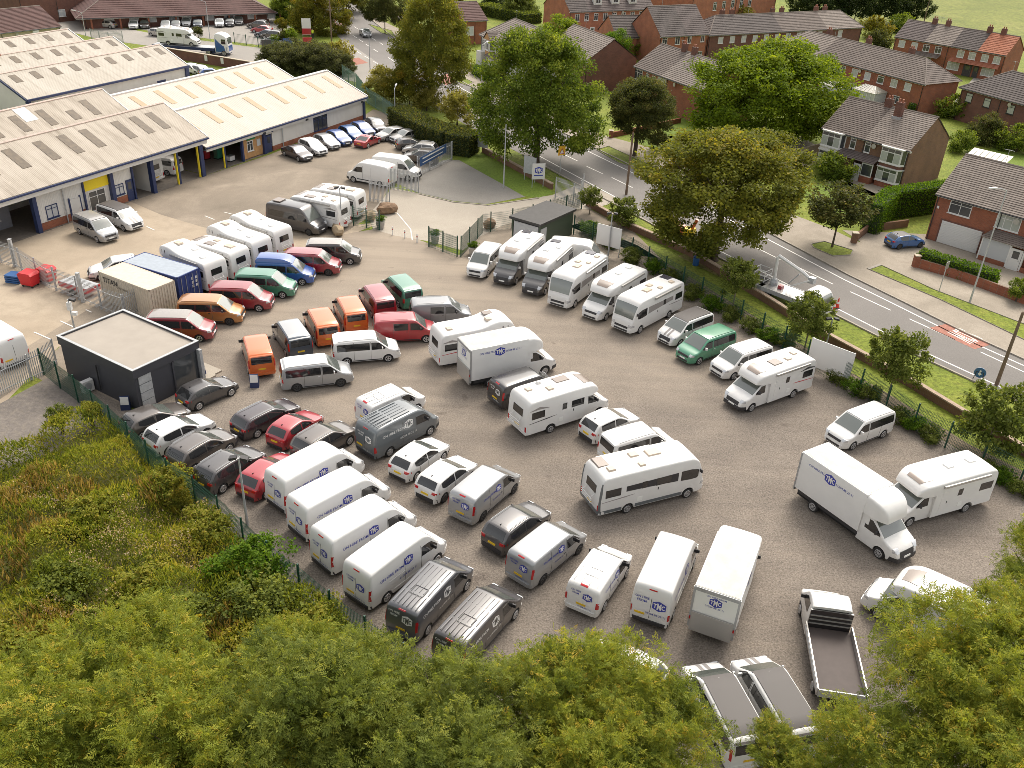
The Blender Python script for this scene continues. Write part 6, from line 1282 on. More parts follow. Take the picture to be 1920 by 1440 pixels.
# lettered hire vans
gH = 'hire vans with company lettering'
for K, lb, a, b, p, ov in (
    (SMALL, 'white lettered van behind the slate grey high van', (680, 753), (747.5, 725), 'white_paint', TMC_W),
    (BIG_RIB, 'slate grey high lettered van beside the white hatchback', (683, 796), (771.7, 753), 'slate_grey', {**TMC_D('slate_grey'), 'roof': 'mid_grey'}),
    (BIG, 'white high lettered van next to the red car, furthest of the four by the fence', (520, 884), (615, 835.8), 'white_paint', TMC_W),
    (BIG, 'white high lettered van second from the red car along the fence', (563, 933), (660.8, 885), 'white_paint', TMC_W),
    (BIG, 'white high lettered van third from the red car along the fence', (608, 993), (710, 938), 'white_paint', TMC_W),
    (BIG, 'white high lettered van beside the dark grey vans, nearest of four by the fence', (675, 1055.8), (768, 990), 'white_paint', TMC_W),
    (MEDIUM_RIB, 'dark grey lettered van with ribbed pale roof beside the white high vans', (745, 1148), (837.5, 1050), 'dark_grey', TMC_D('dark_grey')),
    (MEDIUM_RIB, 'black grey lettered van with ribbed roof, its tail under the trees', (830, 1208), (931.7, 1099), 'grey_paint', TMC_D('grey_paint')),
    (MEDIUM, 'silver lettered van beside the small white crossover', (866, 926.7), (926.7, 877), 'silver', {**TMC_W, 'roof': 'white_paint', 'rim': 'dark_alloy', 'bumper': 'silver', 'strip': 'silver'}),
    (MEDIUM, 'silver lettered van between the grey crossover and the small white van', (978, 1039.7), (1045, 987.5), 'silver', {**TMC_W, 'roof': 'white_paint', 'rim': 'dark_alloy', 'strip': 'silver'}),
    (SMALL, 'white lettered low van between the silver van and the tall white van', (1092, 1101), (1140, 1034), 'white_paint', {**TMC_W, 'rib': 'tmc_white'}),
    (BIG_LONG, 'long white high lettered van beside the box van seen from behind', (1224.5, 1104), (1273, 996), 'white_paint', TMC_W),
    (MEDIUM, 'black lettered van between the box van and the silver swooshed motorhome', (928.7, 716.3), (1004, 692), 'black_paint', TMC_D('black_paint'))):
    vr(K, 'hire_van', lb, 'van', a, b, p, ov, gH)
gW = 'white vans'
vr(BIG_PLAIN, 'panel_van', 'plain white panel van facing left by the palisade gate', 'van', (735, 308.7), (681, 299), 'white_paint', {'strip': 'plastic'}, gW)
vr(BIG_PLAIN, 'panel_van', 'plain white panel van behind the gate facing right', 'van', (708, 287), (753, 293), 'white_paint', None, gW)
vr(BIG_PLAIN, 'panel_van', 'white panel van cut by the left edge behind the palisade fence', 'van', (36, 640), (-50, 590), 'white_paint', None, gW)
# cars in the yard
gK = 'cars parked in the yard'
for K, lb, a, b, p, ov in (
    (SUV_PLAIN, 'white hatchback behind the white camper in the middle', (1110, 786.7), (1150.8, 770), 'white_paint', PALE),
    (HATCH, 'brown grey car next to the cabin corner behind the mesh fence', (243, 780), (292, 762), 'bronze_grey', None),
    (SUV_PLAIN, 'white crossover behind the mesh fence between two grey cars', (291, 806), (335, 785.8), 'white_paint', {'mirror': 'white_paint', 'rim': 'dark_alloy'}),
    (SUV, 'bronze grey crossover behind the mesh fence beside the white crossover', (332, 841), (382, 812.7), 'bronze_grey', None),
    (SUV, 'dark brown grey car with roof rails by the lamp post, next to a red car', (383, 878), (436, 846), 'grey_paint', None),
    (HATCH, 'red hatchback beside the first white high van', (469, 890.5), (506.7, 863), 'red_paint', {'mirror': 'red_paint'}),
    (ESTATE, 'black estate car with silver roof beside the front red hatchback', (450, 781.7), (506.7, 755), 'aubergine', None),
    (SMALLCAR, 'red hatchback between the black estate and the silver roofed crossover', (521, 800.8), (555.8, 777.5), 'red_paint', {'mirror': 'red_paint'}),
    (SUV, 'silver roofed grey crossover beside the slate grey van', (566, 824), (614, 797), 'bronze_grey', None),
    (HATCH_B, 'white hatchback between the slate grey van and the white crossover', (755, 857.5), (791.7, 831.7), 'white_paint', PALE),
    (SUV_PLAIN, 'white crossover with black lower bumper beside the silver van', (808, 893), (840, 869), 'white_paint', {'mirror': 'white_paint', 'rim': 'dark_alloy'}),
    (SUV, 'dark grey crossover between the two silver vans', (936.7, 984), (974, 957.5), 'grey_paint', None),
    (COUPE, 'red coupe standing before the blue cars at the workshop', (679, 256), (694, 250), 'red_paint', {'mirror': 'red_paint'})):
    vr(K, 'car', lb, 'car', a, b, p, ov, gK)
vw(SMALLCAR, 'car', 'dark grey hatchback in front of the cabin window', 'car', (434, 742.5), 'fr', math.atan2((G(434, 742.5) - G(375, 768.3)).y, (G(434, 742.5) - G(375, 768.3)).x), 'grey_paint', None, gK)
def vc(K, lb, px, h, p, z=None, nm='car', cat='car', g=gK, ov=None):
    q = G(*px, K.H if z is None else z); return spawn(K, nm, lb, cat, (q.x, q.y, 0), R(h), p, ov, g)
h1 = -32
for K, lb, px, h, p in (
    (SALOON, 'black saloon nearest the workshop office door', (556, 273), -42, 'aubergine'), (SUV_PLAIN, 'white car beside the black saloon at the workshop', (586, 262), -44, 'white_paint'), (HATCH, 'silver grey car between the white car and the blue ones', (612, 253), -46, 'silver'),
    (HATCH, 'blue car nearest the silver grey car in the workshop row', (635, 246), -48, 'blue_paint'), (HATCH, 'blue car in the middle of the three at the workshop', (658, 237.5), -50, 'cyan_blue'), (HATCH, 'blue car furthest along the workshop row', (680, 230), -50, 'blue_paint'),
    (HATCH, 'dark car in the corner beside the green fence', (705, 223), -60, 'grey_paint'), (HATCH_B, 'silver car with black roof against the clipped hedge', (733, 239), -135, 'light_silver'), (HATCH_B, 'pale silver hatchback second along the clipped hedge', (760, 243), -138, 'light_silver'),
    (SMALLCAR, 'grey hatchback with its tail lights to the yard by the hedge', (772, 257), 20, 'bronze_grey'), (SUV, 'silver crossover by the hedge near the blue banner', (788, 266), 172, 'light_silver'), (SUV, 'dark silver estate behind the blue banner', (788, 279), 175, 'bronze_grey'),
    (SUV_PLAIN, 'white car with its nose beside the blue container', (212, 484), -150, 'white_paint')):
    vc(K, lb, px, h, p)
# under the trees at the bottom
vc(HATCH, 'white car almost hidden under the foreground trees', (1168, 1226), 150, 'white_paint')
# inside the workshop
def local(x, y, z=0): c, s = math.cos(WA), math.sin(WA); return (WO[0] + c * x - s * y, WO[1] + s * x + c * y, z)
spawn(OVER, 'motorhome', 'white motorhome standing inside the open workshop bay', 'motorhome', local(-5.0, 5.2), WA + R(98), 'white_paint', None, gM)
spawn(T6, 'camper_van', 'white camper van inside the workshop beside the blue corner post', 'camper van', local(-1.5, 4.6), WA + R(102), 'white_paint', None, gC)
# beyond the workshops
gF = 'cars in the far car park'
for K, lb, px, h, p in (
    (HATCH, 'white car third from the left under the office roof', (250, 38), -75, 'white_paint'), (HATCH, 'grey car under the office roof beside the white one', (271, 37), -75, 'bronze_grey'), (HATCH, 'silver car behind the transporter motorhome', (310, 38), -75, 'silver'), (HATCH, 'dark car beside the white hatchback under the office roof', (329, 38), -75, 'grey_paint'), (SUV_PLAIN, 'white hatchback in the middle of the office parking row', (349, 34), -75, 'white_paint'), (HATCH, 'dark blue car right of the white hatchback', (370, 36), -75, 'night_blue'),
    (HATCH, 'white car left of the dark car at the office porch', (411, 35), -75, 'white_paint'), (HATCH, 'black car between two pale cars at the office porch', (430, 34), -75, 'black_paint'), (SUV_PLAIN, 'beige car at the right end of the office parking row', (447, 31), -75, 'light_silver'), (SUV, 'grey car behind the red car in the car park', (483, 39), 170, 'bronze_grey'), (HATCH, 'red car in the far car park', (490, 47), 170, 'red_paint'), (HATCH, 'white and dark car beside the red one in the car park', (497, 55), 170, 'night_blue'), (SUV, 'brown estate car in the far car park', (510, 58), 170, 'bronze_grey'), (HATCH, 'white car among the shrubs at the car park edge', (508, 68), 160, 'white_paint'),
    (HATCH, 'pale car behind the green fence, left of the office parking row', (196, 37), 175, 'light_silver'), (HATCH, 'pale car behind the transporter trailer', (298, 53), -20, 'light_silver')):
    vc(K, lb, px, h, p, 1.45, g=gF)
gQ = 'cars parked behind the workshops'
for K, lb, px, h, p in ((HATCH, 'white car furthest left below the retaining wall', (362, 120), -30, 'white_paint'), (HATCH, 'silver car below the retaining wall', (378, 123), -35, 'silver'), (HATCH, 'blue car below the retaining wall', (398, 128), 25, 'blue_paint'), (HATCH, 'silver car right of the blue one below the retaining wall', (434, 129), 20, 'silver')):
    vc(K, lb, px, h, p, 1.45, g=gQ)
gR = 'cars on the road'
vc(SALOON, 'silver car driving on the main road', (685, 54), -68, 'silver', 1.4, g=gR); vc(HATCH, 'red car driving behind the silver one on the main road', (634, 38), -65, 'red_paint', 1.4, g=gR); vc(HATCH, 'dark car far up the main road', (627, 22), -65, 'grey_paint', 1.4, g=gR)
vc(CITY, 'bright blue hatchback with a black roof on the driveway by the hedge', (1702, 436), 18, 'cyan_blue', 1.45, g='cars on driveways', ov={'rim': 'dark_alloy'})
vc(HATCH, 'red car parked far across the road', (745, 30), 120, 'dark_red', 1.4, g='cars on driveways')

# ---- dropside truck at the lower right
A, B = G(1553, 1177, 1.05), G(1579, 1305, 1.05); h = math.atan2(A.y - B.y, A.x - B.x)
tk = thing('dropside_truck', 'white dropside truck with brown deck and black cab back near the bottom right', 'truck', (B.x, B.y, 0), h)
DL = (A - B).length; K = Kit(); K.mid = 0
part('deck', MB().box(0, DL, -1.05, 1.05, .86, .94), 'deck_brown', tk)
for s in (-1, 1): part('side_board', MB().box(0, DL, s * 1.05, s * 1.11, .86, 1.3), 'light_silver', tk); part('side_rib', MB().box(.1, DL - .1, s * 1.11, s * 1.125, 1.02, 1.06).box(.1, DL - .1, s * 1.11, s * 1.125, 1.14, 1.18), 'galv', tk)
part('tail_board', MB().box(-.07, -.01, -1.05, 1.05, .86, 1.3), 'galv', tk); part('headboard', MB().box(DL + .01, DL + .08, -1.0, 1.0, .86, 2.05), 'black_paint', tk)
for z in (1.2, 1.45, 1.7): part('headboard_rail', MB().box(DL - .03, DL + .01, -.98, .98, z, z + .06), 'light_silver', tk)
cab = Loft([(0, 2.2), (.35, 2.3), (.9, 2.26), (1.15, 2.16), (1.8, 1.44), (2.0, 1.3), (2.45, 1.12), (2.64, .86), (2.7, .5)], 2.04, .32, 1.25, .09, r=.1, crown=.03, mid=0, arches=[(1.7, .42)], pf=(.7, .25), pr=(.05, .02)); cab.mirror = 1.35
K.mid = -(DL + .12); cab.mid = K.mid; K.p('cab', cab.body('cab'), 'white_paint'); K.p('windscreen', cab.over('windscreen', 1.15, 1.84, .94, .96, n=4), 'screen')
for s in (-1, 1): K.p('door_window', cab.side('door_window', [(.4, 1.36, 1.98), (.95, 1.34, 1.98), (1.3, 1.36, 1.72), (1.5, 1.4, 1.5)], s), 'glass')
K.p('cab_rear_window', cab.end('cab_rear_window', -.75, .75, 1.45, 2.05, -1, .02), 'glass'); van_front(K, cab, 1.4, black_bump=True); K.W = 2.04; std_wheels(K, cab, [1.7], .345, .23, 'steel')
objs_ = []
for nm, me, m, par, lc, rt, lb in K.parts:
    o = add(nm, me, {'mirror': 'plastic', 'rim': 'alloy'}.get(m, m), tk if par is None else objs_[par], lc, rt)
    objs_.append(o)
t, r = wheel_meshes(.345, .36, 'steel')
for s in (-1, 1): w_ = add('wheel', t, 'rubber', tk, (1.0, s * .85, .345), (0, 0, 0 if s < 0 else math.pi)); add('rim', r, 'alloy', w_)
part('chassis', MB().box(-.05, DL + 2.2, -.45, .45, .4, .84), 'chassis', tk)

# ---- car transporter with a motorhome on its deck, on the side road
A, B = G(290, 81, 1.2), G(404, 88.5, 1.2); h = math.atan2(B.y - A.y, B.x - A.x); TL = (B - A).length
tp = thing('car_transporter', 'articulated low loader with a white and blue cab on the side road', 'lorry', (A.x, A.y, 0), h)
part('trailer_deck', MB().box(0, TL + .2, -1.25, 1.25, .75, 1.2), 'navy', tp); part('deck_plate', MB().box(.1, TL + .1, -1.15, 1.15, 1.2, 1.23), 'galv', tp); part('gooseneck', MB().box(TL - 2.5, TL + .3, -.6, .6, .5, .75), 'chassis', tp)
for x in (2.0, 3.3, TL - .9, TL + 1.9):
    for s in (-1, 1): t, r = wheel_meshes(.48, .35, 'steel'); w_ = add('wheel', t, 'rubber', tp, (x, s * 1.05, .48), (0, 0, 0 if s < 0 else math.pi)); add('rim', r, 'alloy', w_)
cb_ = Loft([(0, 3.3), (.2, 3.75), (1.1, 3.7), (1.9, 3.35), (2.2, 2.9), (2.32, 1.6), (2.35, .6)], 2.45, .55, 1.6, .02, r=.16, crown=.04, mid=-(TL + .4), pf=(.5, .16), pr=(.05, .02))
cbo = add('cab', cb_.body('cab'), 'white_paint', tp); add('windscreen', cb_.over('windscreen', 2.12, 2.28, .93, .93), 'screen', tp); add('grille', cb_.end('grille', -.9, .9, .8, 1.7, 1, .02), 'blue_paint', tp)
for s in (-1, 1): add('cab_window', cb_.side('cab_window', [(1.2, 2.0, 2.8), (1.95, 2.0, 2.8)], s), 'glass', tp); add('blue_graphic', cb_.side('blue_graphic', [(.1, .7, 2.9), (.8, .7, 2.2), (1.5, .7, 1.7), (2.1, .7, 1.5)], s, .012), 'cyan_blue', tp); add('headlight', cb_.end('headlight', s * .8, s * 1.1, .62, .8, 1, .03), 'lamp_clear', tp)
part('chassis', MB().box(TL - .5, TL + 2.6, -.9, .9, .35, .9), 'navy', tp)
m_ = A.lerp(B, .42); spawn(LOW_A, 'motorhome', 'white motorhome riding on the low loader', 'motorhome', (m_.x, m_.y, 1.24), h, 'white_paint', None, gM)

# ---- lorry mounted platform by the verge
A, B = G(1440, 553), G(1535, 590); h = math.atan2(B.y - A.y, B.x - A.x)
cp = thing('platform_truck', 'white lorry mounted access platform with folded boom on the roadside', 'truck', (A.x, A.y, 0), h)
FL = (B - A).length
part('flat_bed', MB().box(-.6, FL - 1.2, -1.05, 1.05, .9, 1.05), 'light_silver', cp); part('bed_edge', MB().box(-.65, FL - 1.2, -1.1, -1.05, .7, 1.08).box(-.65, FL - 1.2, 1.05, 1.1, .7, 1.08), 'galv', cp); part('tool_box', MB().box(-.9, -.2, -1.1, -.3, .45, 1.05), 'light_silver', cp); part('chassis', MB().box(-.6, FL + .4, -.5, .5, .4, .88), 'chassis', cp)
c2_ = Loft([(0, 2.1), (.1, 2.25), (1.0, 2.22), (1.45, 2.0), (1.75, 1.2), (1.85, .9), (1.9, .5)], 2.0, .4, 1.2, .05, r=.12, crown=.03, mid=-(FL - 1.15), pf=(.5, .16), pr=(.05, .02), arches=[(1.2, .42)]); add('cab', c2_.body('cab'), 'white_paint', cp); add('windscreen', c2_.over('windscreen', 1.42, 1.73, .92, .94), 'screen', cp); add('grille', c2_.end('grille', -.6, .6, .6, .8, 1, .02), 'plastic', cp)
for s in (-1, 1): add('cab_window', c2_.side('cab_window', [(.45, 1.3, 1.9), (1.15, 1.3, 1.9), (1.4, 1.32, 1.6)], s), 'glass', cp); add('headlight', c2_.end('headlight', s * .6, s * .85, .6, .78, 1, .02), 'lamp_clear', cp)
for x in (.35, FL + .05):
    for s in (-1, 1): t, r = wheel_meshes(.37, .26, 'steel'); w_ = add('wheel', t, 'rubber', cp, (x, s * .88, .37), (0, 0, 0 if s < 0 else math.pi)); add('rim', r, 'alloy', w_)
part('turret', MB().lathe([(.35, 1.05), (.35, 1.3), (.25, 1.6)], 12, 'z', (.2, .2, 0)), 'galv', cp); part('lower_boom', MB().tube([(.2, .2, 1.4), (.1, .2, 3.6)], .14, 6), 'white_paint', cp); part('upper_boom', MB().tube([(.1, .3, 3.7), (2.6, .5, 2.9), (3.4, .55, 2.5)], .15, 6), 'white_paint', cp); part('boom_knuckle', MB().box(3.2, 3.75, .3, .8, 2.25, 2.75), 'galv', cp); part('return_boom', MB().tube([(3.4, .2, 2.5), (1.9, .1, 1.5)], .09, 6), 'white_paint', cp); part('ram', MB().tube([(1.5, .3, 1.5), (2.3, .4, 2.7)], .06, 6), 'steel', cp)
bk = MB()
for z in (1.3, 1.75, 2.2): bk.tube([(-1.6, -.5, z), (-.4, -.5, z), (-.4, .6, z), (-1.6, .6, z), (-1.6, -.5, z)], .03, 5)
for x, y in ((-1.6, -.5), (-.4, -.5), (-.4, .6), (-1.6, .6)): bk.tube([(x, y, 1.2), (x, y, 2.2)], .03, 5)
part('basket_rail', bk, 'white_paint', cp); part('basket_floor', MB().box(-1.6, -.4, -.5, .6, 1.15, 1.2), 'plastic', cp); part('red_fuel_can', MB().box(.9, 1.3, -.3, .1, 1.05, 1.35), 'red_paint', cp)

for lb, x, y, m, z in (('red tool cabinet inside the cream roofed workshop', 5.0, 4.0, 'red_paint', 1.1), ('green machine inside the cream roofed workshop', 6.0, 3.0, 'green_paint', 1.9), ('white parts drum at the workshop opening', 6.1, 1.2, 'tmc_white', .6)):
    o = thing('workshop_equipment', lb, 'equipment', local(x, y, .035), WA); part('cabinet', MB().box(-.4, .4, -.3, .3, .1, z), m, o); part('base', MB().box(-.45, .45, -.35, .35, 0, .1), 'chassis', o); part('top', MB().box(-.42, .42, -.32, .32, z, z + .05), 'steel', o)
# ------------------------------------------------------------------ fences, lamps, signs and small things
def path_px(pp): return [G(x, y) for x, y in pp]
def along(P, step):
    out = []; L = 0
    segs = [(a, b, (b - a).length) for a, b in zip(P[:-1], P[1:])]; tot = sum(s[2] for s in segs); n = max(1, round(tot / step))
    for i in range(n + 1):
        t = tot * i / n
        for a, b, l in segs:
            if t <= l + 1e-6: out.append((a.lerp(b, t / l if l else 0), (b - a).normalized())); break
            t -= l
    return out
def mesh_fence(label, pp, h=2.0, m='fence_green', step=2.5, wire=.10, post=.085, cat='fence', name='mesh_fence', top=0.12, thick=.0095):
    P = path_px(pp); o = thing(name, label, cat, tuple(P[0])); base = P[0]
    for p, d in along(P, step):
        q = p - base; a = math.atan2(d.y, d.x)
        add('post', _cache(('post', h, post), lambda: MB().box(-post / 2, post / 2, -post / 2, post / 2, 0, h + top)), m, o, q, a)
    mb = MB(); k = thick
    for p, d in along(P, wire):
        q = p - base; n_ = Vector((-d.y, d.x, 0)) * k; e = d * k
        n0 = len(mb.v); mb.v += [tuple(q - e - n_), tuple(q + e - n_), tuple(q + n_)] + [tuple(v + Vector((0, 0, h))) for v in (q - e - n_, q + e - n_, q + n_)]
        for i in range(3): j = (i + 1) % 3; mb.f.append([n0 + i, n0 + j, n0 + 3 + j, n0 + 3 + i])
    for z in np.arange(.08, h, .2 if wire < .2 else h - .2):
        for a, b in zip(P[:-1], P[1:]): mb.tube([a - base + Vector((0, 0, z)), b - base + Vector((0, 0, z))], k * 1.2, 3)
    part('wire_mesh', mb, m, o, kind='stuff'); return o
_cc = {}
def _cache(key, f):
    if key not in _cc: _cc[key] = f().me(key[0])
    return _cc[key]
def palisade(label, pp, h=2.0, m='galv', step=2.75, pitch=.155, w=.068, name='palisade_fence', cat='fence', posts=True):
    P = path_px(pp) if not isinstance(pp[0], Vector) else pp; o = thing(name, label, cat, tuple(P[0])); base = P[0]
    for p, d in along(P, step): add('post', _cache(('post', h, 'pal'), lambda: MB().box(-.05, .05, .03, .13, 0, h)), m, o, p - base, math.atan2(d.y, d.x))
    for z in (.3, h - .35):
        mb = MB()
        for a, b in zip(P[:-1], P[1:]): mb.tube([a - base + Vector((0, 0, z)), b - base + Vector((0, 0, z))], .03, 4)
        part('rail', mb, m, o)
    mb = MB()
    for p, d in along(P, pitch):
        q = p - base; n_ = Vector((-d.y, d.x, 0)) * -.02; e = d * w / 2; k = len(mb.v)
        mb.v += [tuple(v) for v in (q - e, q + n_, q + e, q - e + Vector((0, 0, h)), q + n_ + Vector((0, 0, h + .12)), q + e + Vector((0, 0, h)))]
        mb.f += [[k, k + 1, k + 4, k + 3], [k + 1, k + 2, k + 5, k + 4]]
    part('pales', mb, m, o, kind='stuff'); return o
mesh_fence('green weldmesh fence between the weeds and the parked vehicles at lower left', [(83, 703), (105, 722), (140, 748), (180, 783), (224, 823), (272, 870), (320, 915), (372, 950), (430, 1000), (497, 1066), (567, 1120), (643, 1185), (720, 1240), (860, 1340), (1000, 1445)], 2.0)
mesh_fence('green weldmesh fence along the shrubs on the road side of the yard', [(1075, 440), (1180, 482), (1325, 568), (1430, 632), (1545, 705), (1620, 745), (1700, 800), (1785, 848), (1880, 900), (2060, 1000)], 2.0)
mesh_fence('dark green mesh fence around the green hut and access drive', [(864, 482), (905, 437), (950, 430), (998, 420), (1058, 402), (1090, 392)], 2.0, wire=.12, thick=.011)
mesh_fence('green double leaf gate standing open, left side of the yard entrance', [(663, 423), (712, 432)], 2.0, name='yard_gate', cat='gate', step=1.7, wire=.12, thick=.014)
mesh_fence('green double leaf gate standing open, right side of the yard entrance', [(804, 463), (857, 482)], 2.0, name='yard_gate', cat='gate', step=1.7, wire=.12, thick=.014)
mesh_fence('green mesh fence along the side road and its grass bank', [(95, 24), (150, 33), (240, 50)], 2.0, step=3, wire=.3, thick=.012)
mesh_fence('green mesh fence in front of the far car park shrubs', [(440, 81), (480, 88), (540, 96), (590, 92)], 1.8, step=3, wire=.3, thick=.012)
palisade('tall green palisade fence between the workshops and the road bank', [(642, 148), (668, 165), (690, 195), (720, 213), (742, 230)], 2.2, pm('palisade_green', (.12, .2, .17), .6) and 'palisade_green')
palisade('grey palisade fence beside the cream container and red bins', [(-40, 480), (30, 502), (92, 540), (156, 566), (212, 590), (236, 598)], 2.1)
palisade('grey palisade fence return between the container and the dark cabin', [(236, 598), (305, 570)], 2.1)
palisade('grey palisade fence in front of the white van at the left edge', [(-60, 775), (10, 737), (84, 703), (108, 683)], 2.0)
palisade('grey palisade gate leaf standing open beside the white vans', [(733, 355), (784, 362)], 2.3, name='palisade_gate', cat='gate', step=2.9)
palisade('grey palisade gate leaf with a notice at the entrance', [(693, 377), (730, 383)], 2.3, name='palisade_gate', cat='gate', step=2.9)
palisade('grey palisade fence carrying the blue banner', [(784, 330), (815, 316), (848, 300)], 2.3)
palisade('grey palisade fence behind the mesh fence near the road entrance', [(1040, 372), (1085, 388), (1093, 365)], 2.4)
palisade('galvanised palisade gates at the side road', [(172, 78), (200, 84), (232, 82)], 2.2)
for p in ((30, 500), (156, 566)): q = G(*p); o = thing('gate_post', 'stout grey gate post left of the red bins' if p[0] < 100 else 'stout grey gate post beside the TITAN container', 'post', tuple(q)); part('column', MB().box(-.12, .12, -.12, .12, 0, 2.5), 'galv', o); part('cap', MB().box(-.14, .14, -.14, .14, 2.5, 2.54), 'galv', o)

# banner and boards
a, b = G(787, 334), G(836, 306); d = b - a; o = thing('banner', 'blue banner with white lettering on the palisade fence', 'banner', (a.x, a.y, 0), math.atan2(d.y, d.x)); part('sheet', MB().box(0, d.length, -.06, -.03, 1.35, 2.4), pm('banner_blue', (.03, .08, .2), .6) and 'banner_blue', o)
for k, (z, s) in enumerate(((2.05, .34), (1.6, .24))): part('lettering_line', MB().box(.6, d.length - .6 - k * .4, -.075, -.062, z, z + s * .45), 'tmc_white', o)
def board(name, label, px, h, w, ht, z0, m, posts=2, txt=None, tm='tmc_blue', logo=False):
    q = G(*px); o = thing(name, label, 'sign', tuple(q), R(h)); part('panel', MB().box(-w / 2, w / 2, -.03, .03, z0, z0 + ht), m, o)
    for i in range(posts): x = 0 if posts == 1 else (-w / 2 + .1 if i == 0 else w / 2 - .1); part('post', MB().tube([(x, .08, 0), (x, .08, z0 + ht)], .04, 6), 'galv', o)
    if logo:
        bb = part('logo_badge', MB().extr([(x, -.035, z0 + ht * .58 + y) for x, y in hexlogo(w * .6)[0]], (0, -.01, 0)), 'tmc_blue', o); v, f = tmc_letters(w * .6); add('logo_letters', mesh('logo_letters', [(x, -.052, z0 + ht * .58 + y) for x, y in v], f), 'tmc_white', bb)
        part('lettering_line', MB().box(-w * .35, w * .35, -.045, -.035, z0 + ht * .22, z0 + ht * .28), 'tmc_blue', o)
    return o
board('white_board', 'blank white board behind the motorhomes by the yard lamp', (1138, 478), -32, 2.6, 2.0, .9, 'upvc'); board('white_board', 'blank white board behind the red striped motorhome', (1548, 710), -42, 3.4, 2.2, .6, 'upvc')
board('notice_board', 'white company sign with a blue badge on the bright lawn', (1008, 352), 15, 1.5, 1.8, 1.0, 'upvc', 2, logo=True); board('notice_board', 'grey back of a sign board beside the low wall', (992, 340), -35, 1.7, 2.0, .9, 'galv'); board('notice_board', 'grey back of a tall sign at the hedge end', (903, 288), -20, 1.6, 2.0, .8, 'galv')
for px, lb, m in (((500, 90), 'black sign board at the far roadside', 'black_paint'), ((540, 88), 'blue sign board at the far roadside', 'blue_paint'), ((577, 86), 'red and white sign board low at the far roadside', 'stripe_red')): board('notice_board', lb, px, 15, 1.7, 1.2, .3, m)
o = board('sign_totem', 'tall white and red entrance sign by the far trees', (576, 76), 15, 1.7, 3.0, 1.0, 'upvc'); part('red_panel', MB().box(-.85, .85, -.05, -.03, 1.1, 2.2), 'red_paint', o)
# warning sign by the road
q = G(1050, 330); o = thing('road_sign', 'yellow backed triangular warning sign on the near verge', 'sign', tuple(q), R(35)); part('post', MB().tube([(0, .06, 0), (0, .06, 3.6)], .045, 6), 'galv', o); part('backing', MB().box(-.5, .5, -.02, .02, 2.5, 3.6), pm('sign_amber', (.75, .42, .02), .5) and 'sign_amber', o)
tr = MB(); tr.extr([(-.4, -.03, 2.65), (.4, -.03, 2.65), (0, -.03, 3.35)], (0, -.01, 0)); t_ = part('red_triangle', tr, 'red_paint', o); tr = MB(); tr.extr([(-.26, -.045, 2.73), (.26, -.045, 2.73), (0, -.045, 3.18)], (0, -.008, 0)); part('white_triangle', tr, 'tmc_white', t_)
q = G(1832, 715); o = thing('road_sign', 'blue round keep sign on a low frame at the road edge', 'sign', tuple(q), R(150)); part('disc', MB().lathe([(.42, -.02), (.42, .02)], 20, 'y', (0, 0, .75)), 'cyan_blue', o); part('frame', MB().tube([(-.35, .1, 0), (-.25, .03, .8), (.25, .03, .8), (.35, .1, 0)], .03, 5), 'plastic', o); part('arrow', MB().extr([(-.06, .025, .95), (.06, .025, .95), (.06, .025, .7), (.16, .025, .7), (0, .025, .5), (-.16, .025, .7), (-.06, .025, .7)], (0, .008, 0)), 'tmc_white', o)
q = G(1760, 548); o = thing('road_sign', 'small pale sign on a leaning grey pole across the road', 'sign', tuple(q), R(40)); part('post', MB().tube([(0, 0, 0), (0, 0, 3.0)], .04, 6), 'galv', o); part('panel', MB().box(-.3, .3, -.05, -.03, 2.3, 3.0), 'light_silver', o)

# street lamps and poles
def lamp(label, base, top, arm=None, name='street_lamp', m='galv', heads=1):
    b = G(*base); h = max(2.5, topz(b, *top)); o = thing(name, label, 'lamp post', tuple(b)); part('column', MB().tube([(0, 0, 0), (0, 0, h * .3), (0, 0, h)], [.09, .07, .05], 8), m, o)
    if arm is not None:
        c, s = math.cos(R(arm)), math.sin(R(arm)); part('arm', MB().tube([(0, 0, h), (c * .6, s * .6, h + .2), (c * 1.3, s * 1.3, h + .3)], .04, 6), m, o); part('lantern', MB().hexa([(c * 1.2 - s * .14, s * 1.2 + c * .14, h + .24), (c * 1.2 + s * .14, s * 1.2 - c * .14, h + .24), (c * 2.0 + s * .1, s * 2.0 - c * .1, h + .3), (c * 2.0 - s * .1, s * 2.0 + c * .1, h + .3), (c * 1.2 - s * .12, s * 1.2 + c * .12, h + .38), (c * 1.2 + s * .12, s * 1.2 - c * .12, h + .38), (c * 2.0 + s * .08, s * 2.0 - c * .08, h + .4), (c * 2.0 - s * .08, s * 2.0 + c * .08, h + .4)]), 'upvc', o)
    else:
        for k in range(heads): s = -1 if k else 1; part('floodlight', MB().hexa([(s * .1, -.15, h - .02), (s * .5, -.15, h - .12), (s * .5, .15, h - .12), (s * .1, .15, h - .02), (s * .1, -.15, h + .12), (s * .5, -.15, h + .04), (s * .5, .15, h + .04), (s * .1, .15, h + .12)]), 'plastic', o)
    return o
lamp('tall street lamp in front of the garage house', (1818, 567), (1884, 357), 200); lamp('street lamp with bent arm beside the dashed road at top', (694, 133), (695, 62), 150); lamp('street lamp by the pavement left of the big tree', (856, 160), (859, 92), 60); lamp('street lamp in front of the brick house at top', (859, 62), (863, 28), 60); lamp('street lamp beside the clipped hedge', (741, 232), (741, 168), 90); lamp('plain grey pole on the bright lawn', (944, 352), (950, 233), None, 'lamp_column', heads=0); lamp('tall street lamp over the far car park', (394, 76), (387, 4), 170); lamp('thin pole at the side road fence', (161, 68), (155, 24), 170); lamp('street lamp in the grass before the white semis', (902, 160), (905, 85), 60)
